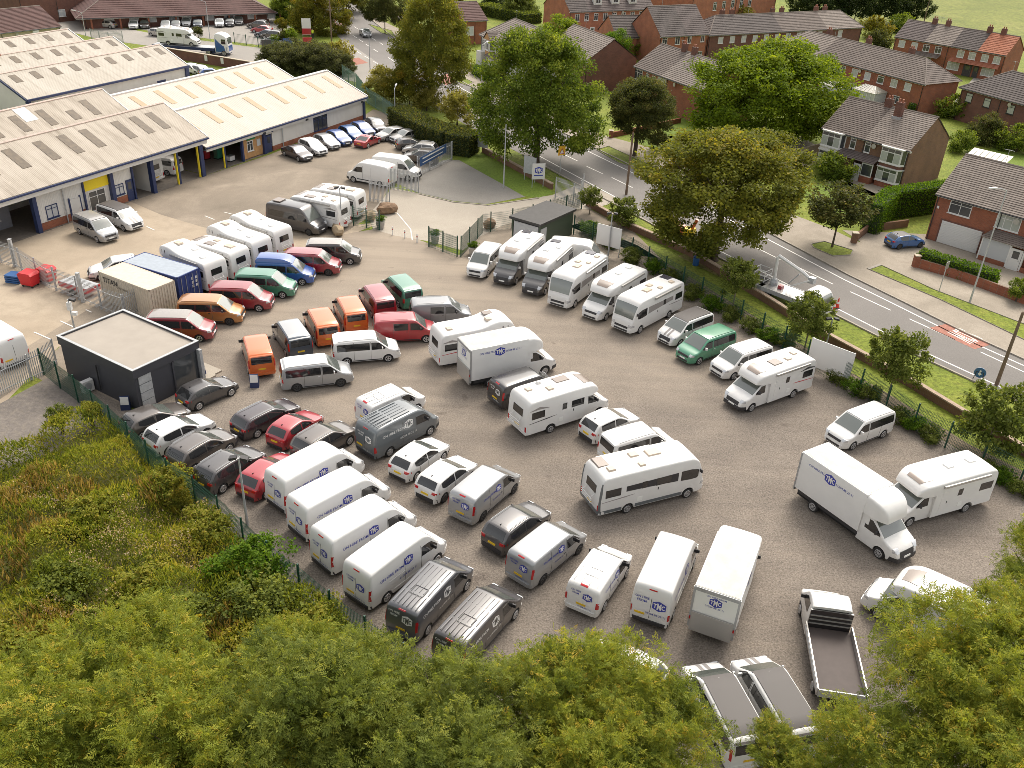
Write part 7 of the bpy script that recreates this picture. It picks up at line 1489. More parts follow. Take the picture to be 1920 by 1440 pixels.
lamp('yard floodlight pole with two heads behind the red striped motorhome', (1545, 663), (1558, 597), None, 'floodlight_pole', heads=2); lamp('yard floodlight pole in front of the white board', (1140, 480), (1148, 400), None, 'floodlight_pole', heads=2); lamp('grey floodlight pole beside the red hatchback at the fence', (464, 985), (455, 858), None, 'floodlight_pole', heads=2); lamp('floodlight pole with cross arm by the motorhomes near the green gate', (641, 432), (641, 352), None, 'floodlight_pole', heads=2)
o = lamp('camera mast with white boxes behind the dark cabin', (145, 640), (137, 560), None, 'camera_mast', heads=1); part('camera_box', MB().box(-.14, .14, -.14, .14, 2.6, 3.2), 'upvc', o); part('camera_box', MB().box(.05, .45, -.12, .12, 2.2, 2.45), 'upvc', o)
pm('old_timber', (.16, .11, .075), .9, var=.25)
for lb, b, t in (('weathered timber telegraph pole rising beside the olive tree', (1174, 365), (1189, 250)), ('dark timber telegraph pole at the right edge', (1868, 722), (1911, 585)), ('telegraph pole by the far conifers', (1728, 58), (1738, 0))):
    q = G(*b); h = topz(q, *t); o = thing('telegraph_pole', lb, 'pole', tuple(q)); part('pole', MB().tube([(0, 0, 0), (0, 0, h)], [.15, .1], 8), 'old_timber', o); part('cap', MB().lathe([(.11, h), (.03, h + .1)], 8), 'old_timber', o)
q = G(622, 80); o = thing('telegraph_pole', 'brown timber pole by the far red car', 'pole', tuple(q)); part('pole', MB().tube([(0, 0, 0), (0, 0, 8.5)], [.15, .1], 8), 'old_timber', o); part('cap', MB().lathe([(.11, 8.5), (.03, 8.6)], 8), 'old_timber', o)

# bollards, cones, boulders, planters, bins
for lb, px in (('left one of three white bollards across the entrance', (736, 441)), ('middle one of three white bollards across the entrance', (759, 447)), ('right one of three white bollards across the entrance', (782, 455))):
    o = thing('bollard', lb, 'bollard', tuple(G(*px)), group='entrance bollards'); part('tube', MB().lathe([(.06, 0), (.06, .85), (.03, .9)], 10), 'tmc_white', o); part('red_band', MB().lathe([(.063, .55), (.063, .7)], 10), 'red_paint', o)
for lb, px in (('red traffic cone left of the pair by the platform truck', (1562, 582)), ('red traffic cone right of the pair by the platform truck', (1569, 577)), ('red traffic cone beside the worker in orange', (1329, 458))):
    o = thing('traffic_cone', lb, 'cone', tuple(G(*px)), group='traffic cones'); part('cone', MB().lathe([(.19, .04), (.03, .95)], 12), pm('cone_red', (.6, .05, .03), .6) and 'cone_red' if 'cone_red' not in MATS else 'cone_red', o); part('base', MB().box(-.24, .24, -.24, .24, 0, .05), 'plastic', o); part('white_sleeve', MB().lathe([(.135, .4), (.095, .6)], 12), 'tmc_white', o)
pm('sandstone', (.22, .14, .085), .9, var=.3, bump=.6); pm('sandstone_light', (.33, .25, .16), .9, var=.25, bump=.6); pm('concrete_pot', (.42, .39, .35), .85, var=.1)
def boulder(label, px, sx, sy, sz, m, seed):
    r_ = random.Random(seed); q = G(*px); me = bpy.data.meshes.new('boulder'); import bmesh as _b; bm = _b.new(); _b.ops.create_icosphere(bm, subdivisions=2, radius=1.0)
    for v in bm.verts: c = v.co; k = max(abs(c.x), abs(c.y), abs(c.z)); v.co = Vector((c.x / k ** .45 * sx, c.y / k ** .45 * sy, (c.z / k ** .45 * .5 + .45) * sz)) * (1 + r_.uniform(-.16, .12))
    bm.to_mesh(me); bm.free(); me.materials.append(None); o = add('boulder', me, m, loc=q, rot=r_.uniform(0, 3)); return tag(o, label, 'boulder')
boulder('large brown boulder by the palisade gate notice', (725, 400), 1.1, .6, 1.1, 'sandstone', 1); boulder('brown boulder behind the mesh fence on the drive', (917, 428), .8, .5, 1.0, 'sandstone', 2); boulder('squared timber toned block in front of the tall grey camper', (634, 438), 1.1, .55, 1.0, 'sandstone_light', 3); boulder('pale boulder inside the left green gate', (695, 412), .7, .5, .9, 'sandstone_light', 4)
o = thing('red_sign', 'small red and white sign leaning by the timber toned block', 'sign', tuple(G(648, 430)), R(30)); part('panel', MB().box(-.25, .25, -.03, .03, .3, 1.1), 'tmc_white', o); part('red_ring', MB().lathe([(.2, 0), (.2, .02)], 16, 'y', (0, -.05, .75)), 'red_paint', o)
for lb, px in (('concrete planter with a clipped bush beside the left green gate', (714, 428)), ('concrete planter with a clipped bush beside the white van', (887, 478)), ('planter behind the right green gate', (816, 455))):
    o = thing('planter', lb, 'planter', tuple(G(*px)), group='concrete planters'); part('pot', MB().hexa([(-.3, -.3, 0), (.3, -.3, 0), (.3, .3, 0), (-.3, .3, 0), (-.42, -.42, .8), (.42, -.42, .8), (.42, .42, .8), (-.42, .42, .8)]), 'concrete_pot', o); PLANT = o
pm('bin_red', (.55, .02, .025), .45); pm('bin_blue', (.02, .09, .26), .5)
def wheelie(name, label, px, h, m, s=1.0, lid=None):
    o = thing(name, label, 'bin', tuple(G(*px)), R(h)); o.scale = (s, s, s); part('tub', MB().hexa([(-.55, -.42, .2), (.55, -.42, .2), (.55, .42, .2), (-.55, .42, .2), (-.66, -.52, 1.1), (.66, -.52, 1.1), (.66, .52, 1.1), (-.66, .52, 1.1)]), m, o); part('lid', MB().hexa([(-.69, -.55, 1.1), (.69, -.55, 1.1), (.69, .55, 1.1), (-.69, .55, 1.1), (-.5, -.5, 1.28), (.5, -.5, 1.28), (.5, .5, 1.34), (-.5, .5, 1.34)]), lid or m, o)
    for x in (-.45, .45):
        for y in (-.33, .33): part('castor', MB().lathe([(.1, -.03), (.1, .03)], 10, 'y', (x, y, .1)), 'rubber', o)
    return o
wheelie('waste_bin', 'bright red four wheeled bin in front of the palisade fence', (58, 536), -15, 'bin_red'); wheelie('waste_bin', 'second red bin behind the palisade fence', (90, 528), -15, 'bin_red'); wheelie('waste_bin', 'blue bin beside the house at the new brick block', (1130, 105), 0, 'bin_blue', .7); wheelie('waste_bin', 'blue bin on the pavement by the street lamp', (852, 118), 0, 'bin_blue', .7)
o = thing('pallet_stack', 'stack of blue plastic pallets beside the red bin', 'pallets', tuple(G(30, 528)), R(-10))
for k in range(4): part('pallet', MB().box(-.6, .6, -.5, .5, .05 + k * .18, .17 + k * .18), 'bin_blue', o)
o = thing('blue_barrel', 'blue drum on the grass beside the low wall under the olive tree', 'barrel', tuple(G(1304, 497))); part('drum', MB().lathe([(.28, 0), (.3, .1), (.29, .4), (.3, .45), (.29, .8), (.28, .85)], 14), 'bin_blue', o); part('rim_band', MB().lathe([(.31, .78), (.31, .84)], 14), 'navy', o)
for lb, px, h in (('black and white A board sign in front of the orange camper', (478, 725), 10), ('black and white A board sign at the cabin corner', (237, 767), 10), ('black and white A board on the cabin deck', (378, 705), 60)):
    o = thing('a_board', lb, 'sign', tuple(G(*px)), R(h), 'A boards by the cabin'); part('board', MB().hexa([(-.3, -.2, 0), (.3, -.2, 0), (.3, .2, 0), (-.3, .2, 0), (-.3, -.04, 1.0), (.3, -.04, 1.0), (.3, .04, 1.0), (-.3, .04, 1.0)]), 'navy', o); part('poster', MB().hexa([(-.26, -.17, .42), (.26, -.17, .42), (.26, -.13, .42), (-.26, -.13, .42), (-.26, -.075, .96), (.26, -.075, .96), (.26, -.05, .96), (-.26, -.05, .96)]), 'tmc_white', o)
o = thing('trailer', 'low red trailer behind the palisade fence by the gate post', 'trailer', tuple(G(152, 548)), R(-25)); part('bed', MB().box(-1.6, 1.6, -.7, .7, .45, .85), 'bin_red', o); part('deck', MB().box(-1.55, 1.55, -.65, .65, .85, .9), 'galv', o)
for s in (-1, 1): part('wheel', MB().lathe([(.28, -.08), (.28, .08)], 14, 'y', (0, s * .8, .28)), 'rubber', o)
o = thing('wood_chipper', 'orange and yellow machine on the verge under the olive tree', 'machine', tuple(G(1278, 448)), R(-30)); part('hopper', MB().hexa([(-1.0, -.5, .9), (.2, -.5, .6), (.2, .5, .6), (-1.0, .5, .9), (-1.4, -.7, 1.9), (.1, -.4, 1.3), (.1, .4, 1.3), (-1.4, .7, 1.9)]), 'orange', o); part('engine', MB().box(.2, 1.2, -.5, .5, .5, 1.3), 'yellow_sign', o); part('chute', MB().hexa([(.8, -.15, 1.3), (1.1, -.15, 1.3), (1.1, .15, 1.3), (.8, .15, 1.3), (1.2, -.15, 2.4), (1.5, -.15, 2.3), (1.5, .15, 2.3), (1.2, .15, 2.4)]), 'orange', o); part('chassis', MB().box(-1.2, 1.8, -.4, .4, .4, .55), 'chassis', o)
for s in (-1, 1): part('wheel', MB().lathe([(.33, -.1), (.33, .1)], 14, 'y', (.2, s * .65, .33)), 'rubber', o)
# white kitchen conservatories behind the terrace
for lb, px, s in (('white conservatory with glass roof behind the long terrace', (1625, 195), 1.0), ('white lean-to conservatory left of the glass roofed one', (1560, 182), .9)):
    q = G(*px); o = thing('conservatory', lb, 'conservatory', tuple(q), R(-55)); o.scale = (s, s, s); part('dwarf_wall', MB().box(-2.2, 2.2, -1.6, 1.6, 0, .6), 'brick_red', o); part('glazing', MB().box(-2.15, 2.15, -1.55, 1.55, .6, 2.2), 'net', o); part('roof', MB().hexa([(-2.3, -1.7, 2.2), (2.3, -1.7, 2.2), (2.3, 1.7, 2.2), (-2.3, 1.7, 2.2), (-1.0, -.1, 3.0), (1.0, -.1, 3.0), (1.0, .1, 3.0), (-1.0, .1, 3.0)]), 'conservatory_roof', o)
    for i in range(7): x = -2.2 + i * .73; part('mullion', MB().box(x - .05, x + .05, -1.62, -1.54, .6, 2.2), 'upvc', o); part('roof_bar', MB().tube([(x, -1.68, 2.24), (x * .45, -.1, 3.03)], .04, 4), 'upvc', o)

# ---- people
pm('skin', (.45, .27, .2), .6); pm('hi_vis_orange', (.75, .13, .03), .8, var=.15); pm('hi_vis_yellow', (.6, .7, .05), .8, var=.1); pm('dark_cloth', (.03, .03, .04), .9); pm('hard_hat', (.7, .68, .62), .4); pm('hair', (.05, .03, .02), .9)
def person(label, px, h, top, legs, hat=None, pose='stand', bare=False):
    """one continuous skinned figure; clothing and hair sit on it"""
    q = G(*px); o = thing('person', label, 'person', tuple(q), R(h))
    st = .16 if pose == 'stand' else .3; ft = .0 if pose == 'stand' else .22
    J = [((0, 0, .95), .15), ((0, 0, 1.2), .14), ((0, 0, 1.42), .15), ((0, 0, 1.53), .06), ((.01, 0, 1.60), .065), ((.02, 0, 1.70), .105),
         ((0, .18, 1.42), .07), ((.04, .25, 1.15), .05), ((.16, .23, .93), .04), ((.2, .22, .83), .042), ((0, -.18, 1.42), .07), ((-.02, -.25, 1.15), .05), ((.1, -.24, .92), .04), ((.15, -.23, .83), .042),
         ((0, .09, .88), .1), ((ft * .6 + .03, .1, .5), .075), ((ft, .1, .1), .05), ((ft + .15, .11, .05), .045), ((0, -.09, .88), .1), ((-ft * .3 + .03, -.1, .5), .075), ((-ft, -.1, .1), .05), ((-ft + .15, -.11, .05), .045)]
    E_ = [(0, 1), (1, 2), (2, 3), (3, 4), (4, 5), (2, 6), (6, 7), (7, 8), (8, 9), (2, 10), (10, 11), (11, 12), (12, 13), (0, 14), (14, 15), (15, 16), (16, 17), (0, 18), (18, 19), (19, 20), (20, 21)]
    me = bpy.data.meshes.new('figure'); me.from_pydata([j[0] for j in J], E_, []); ob = bpy.data.objects.new('figure', me); COL.objects.link(ob)
    md = ob.modifiers.new('s', 'SKIN'); me.skin_vertices
    for i, j in enumerate(J): me.skin_vertices[0].data[i].radius = (j[1], j[1]); me.skin_vertices[0].data[i].use_root = i == 0
    ob.modifiers.new('u', 'SUBSURF').levels = 1
    dg = bpy.context.evaluated_depsgraph_get(); m2 = bpy.data.meshes.new_from_object(ob.evaluated_get(dg)); bpy.data.objects.remove(ob)
    m2.materials.clear(); [m2.materials.append(MATS[k]) for k in ('skin', top, legs, 'dark_cloth')]
    for p in m2.polygons:
        c = p.center; p.use_smooth = True
        p.material_index = 0 if c.z > 1.52 or (abs(c.y) > .19 and c.z < .93) else 3 if c.z < .1 else 2 if c.z < .98 else 1
        if bare and .1 <= c.z < .5: p.material_index = 0
    bo = bpy.data.objects.new('body', m2); COL.objects.link(bo); bo.parent = o
    part('hair', MB().lathe([(.1, 1.70), (.118, 1.74), (.09, 1.82), (.03, 1.85)], 10, 'z', (.0, 0, 0)), hat or 'hair', o, 40)
    if hat: part('reflective_band', MB().lathe([(.172, 1.13), (.172, 1.19)], 12), 'tmc_white', o)
    return o
person('worker in orange overalls walking beside the olive tree trunk', (1313, 465), 200, 'hi_vis_orange', 'hi_vis_orange', 'hard_hat', 'walk')
person('person in yellow high visibility jacket standing by the far sign', (587, 72), 90, 'hi_vis_yellow', 'dark_cloth', None)
person('pedestrian in dark top and shorts on the far pavement under the big tree', (1119, 256), -60, 'dark_cloth', 'dark_cloth', None, 'walk', True)
# ------------------------------------------------------------------ foliage: crowns made of leaf-sized faces
def leaf_mesh(name, P, Dr, Nn, size, tint, kind='leaf'):
    """P positions, Dr growing directions, Nn facing normals (unit arrays) -> one mesh of leaves or pinnate fronds"""
    n = len(P); S = np.cross(Dr, Nn); S /= np.linalg.norm(S, axis=1, keepdims=True) + 1e-9; Nn = np.cross(S, Dr)
    if kind == 'leaf': T = np.array([[(0, 0, 0), (.45, .34, .06), (1, 0, -.05), (.45, -.34, .06)]])
    elif kind == 'blade': T = np.array([[(0, .05, 0), (.55, .045, .06), (1, 0, -.1), (.55, -.045, .06)], ])
    else:
        T = []
        for x, l in ((.18, .26), (.38, .32), (.58, .32), (.78, .26)):
            for s in (-1, 1): T.append([(x, s * .01, 0), (x + l * .30, s * l * .42, .03), (x + l * .62, s * l * 1.0, -.06), (x + l * .02, s * l * .62, .0)])
        T.append([(.8, 0, 0), (.95, .09, 0), (1.22, 0, -.08), (.95, -.09, 0)]); T = np.array(T)
    k = len(T); T = T.reshape(-1, 3)
    V = P[:, None, :] + size[:, None, None] * (T[None, :, 0:1] * Dr[:, None, :] + T[None, :, 1:2] * S[:, None, :] + T[None, :, 2:3] * Nn[:, None, :])
    V = V.reshape(-1, 3); nf = n * k
    me = bpy.data.meshes.new(name); me.vertices.add(len(V)); me.vertices.foreach_set('co', V.astype(np.float32).ravel())
    me.loops.add(nf * 4); me.loops.foreach_set('vertex_index', np.arange(nf * 4, dtype=np.int32)); me.polygons.add(nf)
    me.polygons.foreach_set('loop_start', np.arange(0, nf * 4, 4, dtype=np.int32)); me.polygons.foreach_set('loop_total', np.full(nf, 4, dtype=np.int32))
    me.update(calc_edges=True); a = me.attributes.new('tint', 'FLOAT', 'FACE'); a.data.foreach_set('value', np.repeat(tint, k).astype(np.float32)); me.materials.append(None)
    return me
def unit(a): return a / (np.linalg.norm(a, axis=1, keepdims=True) + 1e-9)
def crown(name, seed, nleaf, size, rz=.8, nclump=60, shape='round', kind='leaf', fill=.25, droop=0.0, tightness=.2, wob=.5, shoots=0):
    """crown of radius about 1 round (0,0,0): clumps near an uneven surface, leaves about each clump, shoots breaking out of it"""
    g = np.random.default_rng(seed); d = unit(g.normal(size=(nclump, 3))); d[:, 2] = np.where(d[:, 2] < -.75, -d[:, 2], d[:, 2]); d = unit(d)
    lump = 1 + wob * (.18 * np.sin(d[:, 0] * 3.1 + seed) + .15 * np.cos(d[:, 1] * 3.7 + seed * 2) + .12 * np.sin(d[:, 2] * 4 + seed * 3))
    rad = np.where(g.random(nclump) < fill, g.uniform(.3, .75, nclump), g.uniform(.8, 1.0, nclump)) * lump
    C = d * rad[:, None] * np.array([1, 1, rz])
    if shape == 'cone':
        t = g.uniform(-1, 1, nclump); w = (1 - (t + 1) / 2 * .85); an = g.uniform(0, 6.28, nclump); C = np.stack([np.cos(an) * w * .9, np.sin(an) * w * .9, t * rz * 1.2], 1)
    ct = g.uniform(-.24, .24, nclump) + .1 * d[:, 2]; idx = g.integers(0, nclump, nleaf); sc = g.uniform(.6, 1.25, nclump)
    off = unit(g.normal(size=(nleaf, 3))) * (g.random((nleaf, 1)) ** .45) * tightness * sc[idx][:, None] * np.array([1.25, 1.25, .8]); P = C[idx] + off; tc_ = ct[idx]
    if shoots:
        ns = nleaf // 5; e = unit(g.normal(size=(shoots, 3)) + np.array([0, 0, .6])); e[:, 2] = np.abs(e[:, 2]); k = g.integers(0, shoots, ns); st = e * np.array([1, 1, rz]) * .92; dr = unit(e * .6 + np.array([0, 0, .8]) + g.normal(size=(shoots, 3)) * .25); ln = g.uniform(.15, .42, shoots); t = g.random(ns) ** .8
        P = np.concatenate([P, st[k] + dr[k] * (t * ln[k])[:, None] + g.normal(size=(ns, 3)) * .035]); tc_ = np.concatenate([tc_, .12 + .1 * g.random(ns)]); off = np.concatenate([off, g.normal(size=(ns, 3))])
    n = len(P); out = unit(P / np.array([1, 1, rz]) + .35 * unit(off)); Dr = unit(out * .6 + g.normal(size=(n, 3)) * .75 + np.array([0, 0, -.25 - droop])); Nn = unit(out * .5 + np.array([0, 0, .9]) + g.normal(size=(n, 3)) * .55)
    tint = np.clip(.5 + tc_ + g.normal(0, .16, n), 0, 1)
    return leaf_mesh(name, P, Dr, Nn, size * g.uniform(.65, 1.25, n), tint, kind)
pm('bark', (.085, .062, .045), .95, var=.3, bump=.8, bscale=14); pm('bark_pale', (.22, .18, .13), .95, var=.25, bump=.5)
leaf_mat('lf_green', [(0, (.035, .065, .008)), (.45, (.125, .18, .022)), (.8, (.22, .275, .036)), (1, (.32, .345, .06))])
leaf_mat('lf_bright', [(0, (.06, .10, .006)), (.45, (.145, .21, .012)), (.8, (.23, .30, .02)), (1, (.34, .37, .035))])
leaf_mat('lf_olive', [(0, (.055, .06, .006)), (.4, (.135, .14, .016)), (.75, (.23, .205, .024)), (1, (.34, .22, .03))])
leaf_mat('lf_gold', [(0, (.06, .075, .012)), (.4, (.145, .16, .024)), (.8, (.24, .235, .034)), (1, (.34, .26, .04))])
leaf_mat('lf_dark', [(0, (.03, .038, .012)), (.45, (.08, .095, .026)), (.8, (.135, .14, .04)), (1, (.2, .16, .055))])
leaf_mat('lf_grey', [(0, (.05, .07, .012)), (.5, (.125, .16, .03)), (.85, (.20, .23, .05)), (1, (.27, .28, .08))])
leaf_mat('lf_ash', [(0, (.04, .065, .012)), (.3, (.125, .165, .026)), (.65, (.25, .285, .04)), (.9, (.40, .39, .055)), (1, (.50, .36, .055))])
leaf_mat('lf_sage', [(0, (.035, .042, .016)), (.5, (.09, .10, .036)), (.85, (.15, .155, .06)), (1, (.2, .19, .09))])
leaf_mat('lf_ashgreen', [(0, (.045, .068, .014)), (.4, (.125, .16, .032)), (.75, (.235, .27, .055)), (1, (.31, .31, .05))])
leaf_mat('lf_yellow', [(0, (.12, .12, .02)), (.5, (.26, .24, .05)), (1, (.40, .35, .10))])
leaf_mat('lf_conifer', [(0, (.015, .026, .008)), (.5, (.036, .058, .015)), (1, (.08, .10, .03))])
leaf_mat('lf_weed', [(0, (.065, .095, .014)), (.4, (.18, .215, .028)), (.7, (.31, .305, .045)), (1, (.43, .35, .08))])
leaf_mat('lf_straw', [(0, (.17, .11, .035)), (.5, (.30, .20, .07)), (1, (.42, .31, .13))])
leaf_mat('lf_seed', [(0, (.30, .20, .13)), (.5, (.46, .34, .24)), (1, (.60, .49, .37))])
leaf_mat('lf_hedge', [(0, (.03, .07, .006)), (.5, (.095, .18, .012)), (1, (.19, .28, .022))])
CR = {'A': crown('crown', 1, 62000, .042, .95, 330, tightness=.15, fill=.3), 'B': crown('crown', 2, 62000, .042, .85, 330, tightness=.15, fill=.3), 'C': crown('crown', 3, 17000, .065, .85, 130, tightness=.2), 'S': crown('crown', 4, 6000, .11, 1.05, 70, fill=.35, tightness=.26, shoots=20), 'S2': crown('crown', 5, 6000, .11, 1.1, 66, fill=.35, tightness=.26, shoots=20), 'bush': crown('crown', 6, 5200, .11, .75, 44, fill=.3, tightness=.32, wob=1, shoots=14), 'cone': crown('crown', 7, 5000, .12, 1.4, 120, 'cone', tightness=.16)}
for k, sd_, rz_ in (('ash1', 11, .75), ('ash2', 12, .85), ('ash3', 13, .7)): CR[k] = crown('crown', sd_, 8200, .12, rz_, 62, kind='frond', tightness=.27, fill=.22, wob=1.3, shoots=46)
def trunk_mesh(seed, H, cz, r, rad, n=9, lean=.0):
    """tapered trunk to the crown with limbs spreading into it"""
    g = random.Random(seed); mb = MB(); top = Vector((lean, 0, cz + rad * .35)); mb.tube([(0, 0, -.1), (0, 0, .25), (lean * .3, 0, cz * .55), (lean * .7, 0, cz * .85), top], [r * 1.45, r, r * .82, r * .6, r * .15], 8)
    for i in range(n):
        a = i * 2.4 + g.uniform(-.3, .3); z0 = cz * g.uniform(.62, .98); e = rad * g.uniform(.45, .85); p0 = Vector((lean * .6, 0, z0)); p2 = Vector((math.cos(a) * e, math.sin(a) * e, cz + g.uniform(-.25, .5) * rad)); p1 = p0.lerp(p2, .5) + Vector((0, 0, -.12 * e))
        mb.tube([p0, p1, p2], [r * .42, r * .26, r * .08], 5)
    return mb.me('trunk', 60)
def tree(label, base, cpx, radpx, m, cr='A', squash=1.0, trunk_r=.22, name='tree', cat='tree', group=None, bark='bark', rot=None, cz=None, rad=None, n=9):
    """base: where the trunk stands; cpx: sighted crown centre; radpx: half width in sight"""
    q = G(*base); dist = (q - Vector((0, 0, CAM_H))).length
    cz = cz if cz is not None else max(1.2, topz(q, *cpx)); rad = rad or radpx * dist / CAM_F * .87
    if name == 'laurel_bush': cz = rad * .6
    cz = rad * .6 if name == 'laurel_bush' else max(rad * .55, cz - .06 * rad * squash) if radpx > 30 else cz; s = sum(ord(c) for c in label); o = thing(name, label, cat, tuple(q), group=group)
    add('trunk', trunk_mesh(s, cz * 2, cz, trunk_r, rad, n), bark, o); add('crown', CR[cr], m, o, (0, 0, cz), (0, 0, (s % 63) / 10 if rot is None else rot), scale=(rad, rad, rad * squash)); return o
tree('tall autumn tinted tree standing beside the road behind the clipped hedge', (808, 192), (803, 78), 82, 'lf_gold', 'A', 1.15, .35); tree('large round green tree on the near verge in front of the white semis', (1005, 306), (1010, 180), 122, 'lf_green', 'A', 1.05, .42); tree('pale green tree top behind the large round tree', (1050, 130), (1050, 62), 45, 'lf_bright', 'C', .8); tree('dark brownish tree on the far verge', (1190, 292), (1192, 200), 70, 'lf_dark', 'B', 1.0, .28); tree('broad bright green tree in front of the pale roofed semis', (1425, 268), (1405, 172), 148, 'lf_bright', 'B', .75, .4)
tree('large olive brown tree by the road with workers beneath', (1338, 488), (1362, 345), 166, 'lf_gold', 'B', .8, .38); tree('small leaning street tree in front of the tall hedge', (1560, 463), (1578, 392), 58, 'lf_dark', 'S', .75, .11)
gS = 'young trees along the yard fence'
for lb, b, c, r, k in (('young tree beside the green hut, left one', (1105, 402), (1103, 372), 21, 'S'), ('young tree beside the green hut, right one', (1165, 425), (1166, 396), 28, 'S2'), ('young tree near the platform truck tail', (1373, 580), (1380, 518), 34, 'S'), ('young tree hiding the platform truck cab', (1508, 655), (1512, 588), 42, 'S2'), ('young tree between the motorhome board and the road', (1663, 748), (1678, 672), 52, 'S'), ('young tree at the right edge above the plain motorhome', (1845, 850), (1858, 775), 60, 'S2')): tree(lb, b, c, r, 'lf_grey', k, 1.05, .07, group=gS, bark='bark_pale', n=6)
for lb, b, c, r, m, k in (('pale yellow willow like tree by the green palisade, left one', (720, 190), (717, 158), 40, 'lf_yellow', 'C'), ('yellow green tree by the green palisade, right one', (768, 198), (765, 158), 48, 'lf_olive', 'C'), ('yellow green shrub above the workshop end', (640, 118), (635, 105), 28, 'lf_yellow', 'bush'), ('thin yellow birch beside the hedge', (857, 235), (856, 205), 34, 'lf_yellow', 'S'), ('pale shrub at the foot of the tall autumn tree', (800, 208), (798, 190), 26, 'lf_yellow', 'bush'),
                          ('dark tree at the top beside the main road', (722, 64), (722, 12), 42, 'lf_dark', 'B'), ('autumn tree above the far sign', (600, 62), (600, 22), 55, 'lf_olive', 'A'), ('green tree behind the far sign', (545, 40), (540, 12), 40, 'lf_green', 'B'), ('tree at the top edge by the main road', (650, 22), (652, -20), 40, 'lf_olive', 'A'), ('tree trunk and crown right of the main road top', (655, 35), (660, -12), 30, 'lf_olive', 'B'), ('tree left of the brick house at the top', (838, 30), (835, -10), 40, 'lf_olive', 'B'), ('grey green tree behind the white semis', (975, 35), (975, 18), 36, 'lf_grey', 'A'), ('dark shrub tree at top centre', (925, 15), (922, 5), 22, 'lf_conifer', 'B'),
                          ('dark green dense tree beside the low orange wing', (1150, 118), (1148, 88), 36, 'lf_hedge', 'C'), ('bright tree beside the dark dense one', (1205, 108), (1203, 85), 32, 'lf_bright', 'C'), ('small tree in front of the new block', (1082, 66), (1082, 44), 17, 'lf_green', 'S'), ('round shrub in front of the dormer block', (1142, 62), (1142, 40), 9, 'lf_conifer', 'cone'), ('shrub mass below the orange brick house', (1262, 105), (1262, 90), 24, 'lf_green', 'bush'), ('bright pointed shrub beside the orange brick house', (1332, 105), (1332, 90), 16, 'lf_bright', 'cone'), ('autumn shrub behind the dark roofed terrace', (1385, 42), (1385, 30), 22, 'lf_yellow', 'bush'), ('dark tree above the orange brick house', (1285, 20), (1282, 8), 24, 'lf_olive', 'B'),
                          ('conifer left one in the far dark row', (1500, 40), (1500, 5), 30, 'lf_conifer', 'C'), ('conifer second in the far dark row', (1548, 42), (1548, 0), 36, 'lf_conifer', 'C'), ('conifer third in the far dark row', (1600, 45), (1600, 2), 38, 'lf_conifer', 'C'), ('conifer fourth in the far dark row', (1655, 45), (1655, 0), 40, 'lf_conifer', 'C'), ('conifer nearest the telegraph pole', (1705, 45), (1702, 5), 36, 'lf_conifer', 'C'), ('autumn shrub in the garden left of the meadow terrace', (1640, 72), (1638, 55), 24, 'lf_olive', 'bush'), ('dark shrub beside the meadow terrace gable', (1690, 62), (1690, 48), 22, 'lf_green', 'bush'), ('dark shrub behind the long terrace', (1645, 90), (1648, 78), 22, 'lf_dark', 'bush'),
                          ('apple tree with red fruit in the back garden', (1790, 222), (1790, 205), 30, 'lf_green', 'bush'), ('brown shrub in the back garden at right', (1845, 270), (1845, 245), 34, 'lf_dark', 'C'), ('round shrub at the right edge garden', (1905, 285), (1905, 265), 34, 'lf_green', 'bush'), ('clipped shrub beside the back lawn', (1800, 285), (1802, 275), 24, 'lf_green', 'bush'), ('hedge bush in front of the brown brick semis', (1560, 335), (1558, 322), 34, 'lf_green', 'bush'), ('variegated bush beside the porch', (1582, 320), (1580, 302), 18, 'lf_yellow', 'bush'), ('dark bush in the front garden of the pale roofed semis', (1232, 282), (1232, 272), 22, 'lf_dark', 'bush'), ('rose bush beside the garage house path', (1905, 565), (1905, 555), 20, 'lf_green', 'bush'), ('low bush under the olive tree by the wall', (1312, 482), (1312, 474), 30, 'lf_grey', 'bush'),
                          ('clipped round shrub in the far car park, yellow', (546, 84), (545, 66), 14, 'lf_bright', 'bush'), ('clipped round shrub in the far car park, dark', (533, 84), (532, 68), 11, 'lf_dark', 'bush'), ('clipped round shrub in the far car park, small', (517, 86), (517, 75), 9, 'lf_green', 'bush'), ('round shrub behind the transporter', (372, 72), (372, 60), 10, 'lf_dark', 'bush'), ('shrub on the bank by the far red car', (530, 58), (530, 50), 12, 'lf_olive', 'bush'), ('weedy bush on the paved corner', (118, 812), (118, 800), 22, 'lf_grey', 'bush'), ('spiky weed clump beside the paved corner', (175, 800), (172, 792), 20, 'lf_weed', 'bush')): tree(lb, b, c, r, m, k, 1.0, .1, name='shrub' if k in ('bush', 'cone') and r < 40 else 'tree', cat='shrub' if k in ('bush', 'cone') else 'tree', n=5)
for i, (x, y, r) in enumerate(((515, 122, 36), (545, 130, 40), (580, 134, 44), (612, 134, 40), (640, 132, 32), (560, 118, 38), (600, 118, 36))): tree('shaggy grey green shrub beyond the workshop end, number %s from the left' % 'one two four five six three seven'.split()[i] if i < 9 else '', (x, y + 6), (x, y - 8), r, 'lf_sage', 'C', .8, .1, 'shrub', 'shrub', 'grey shrubs beyond the workshop', n=5)
gR2 = 'laurel bushes along the yard fence'
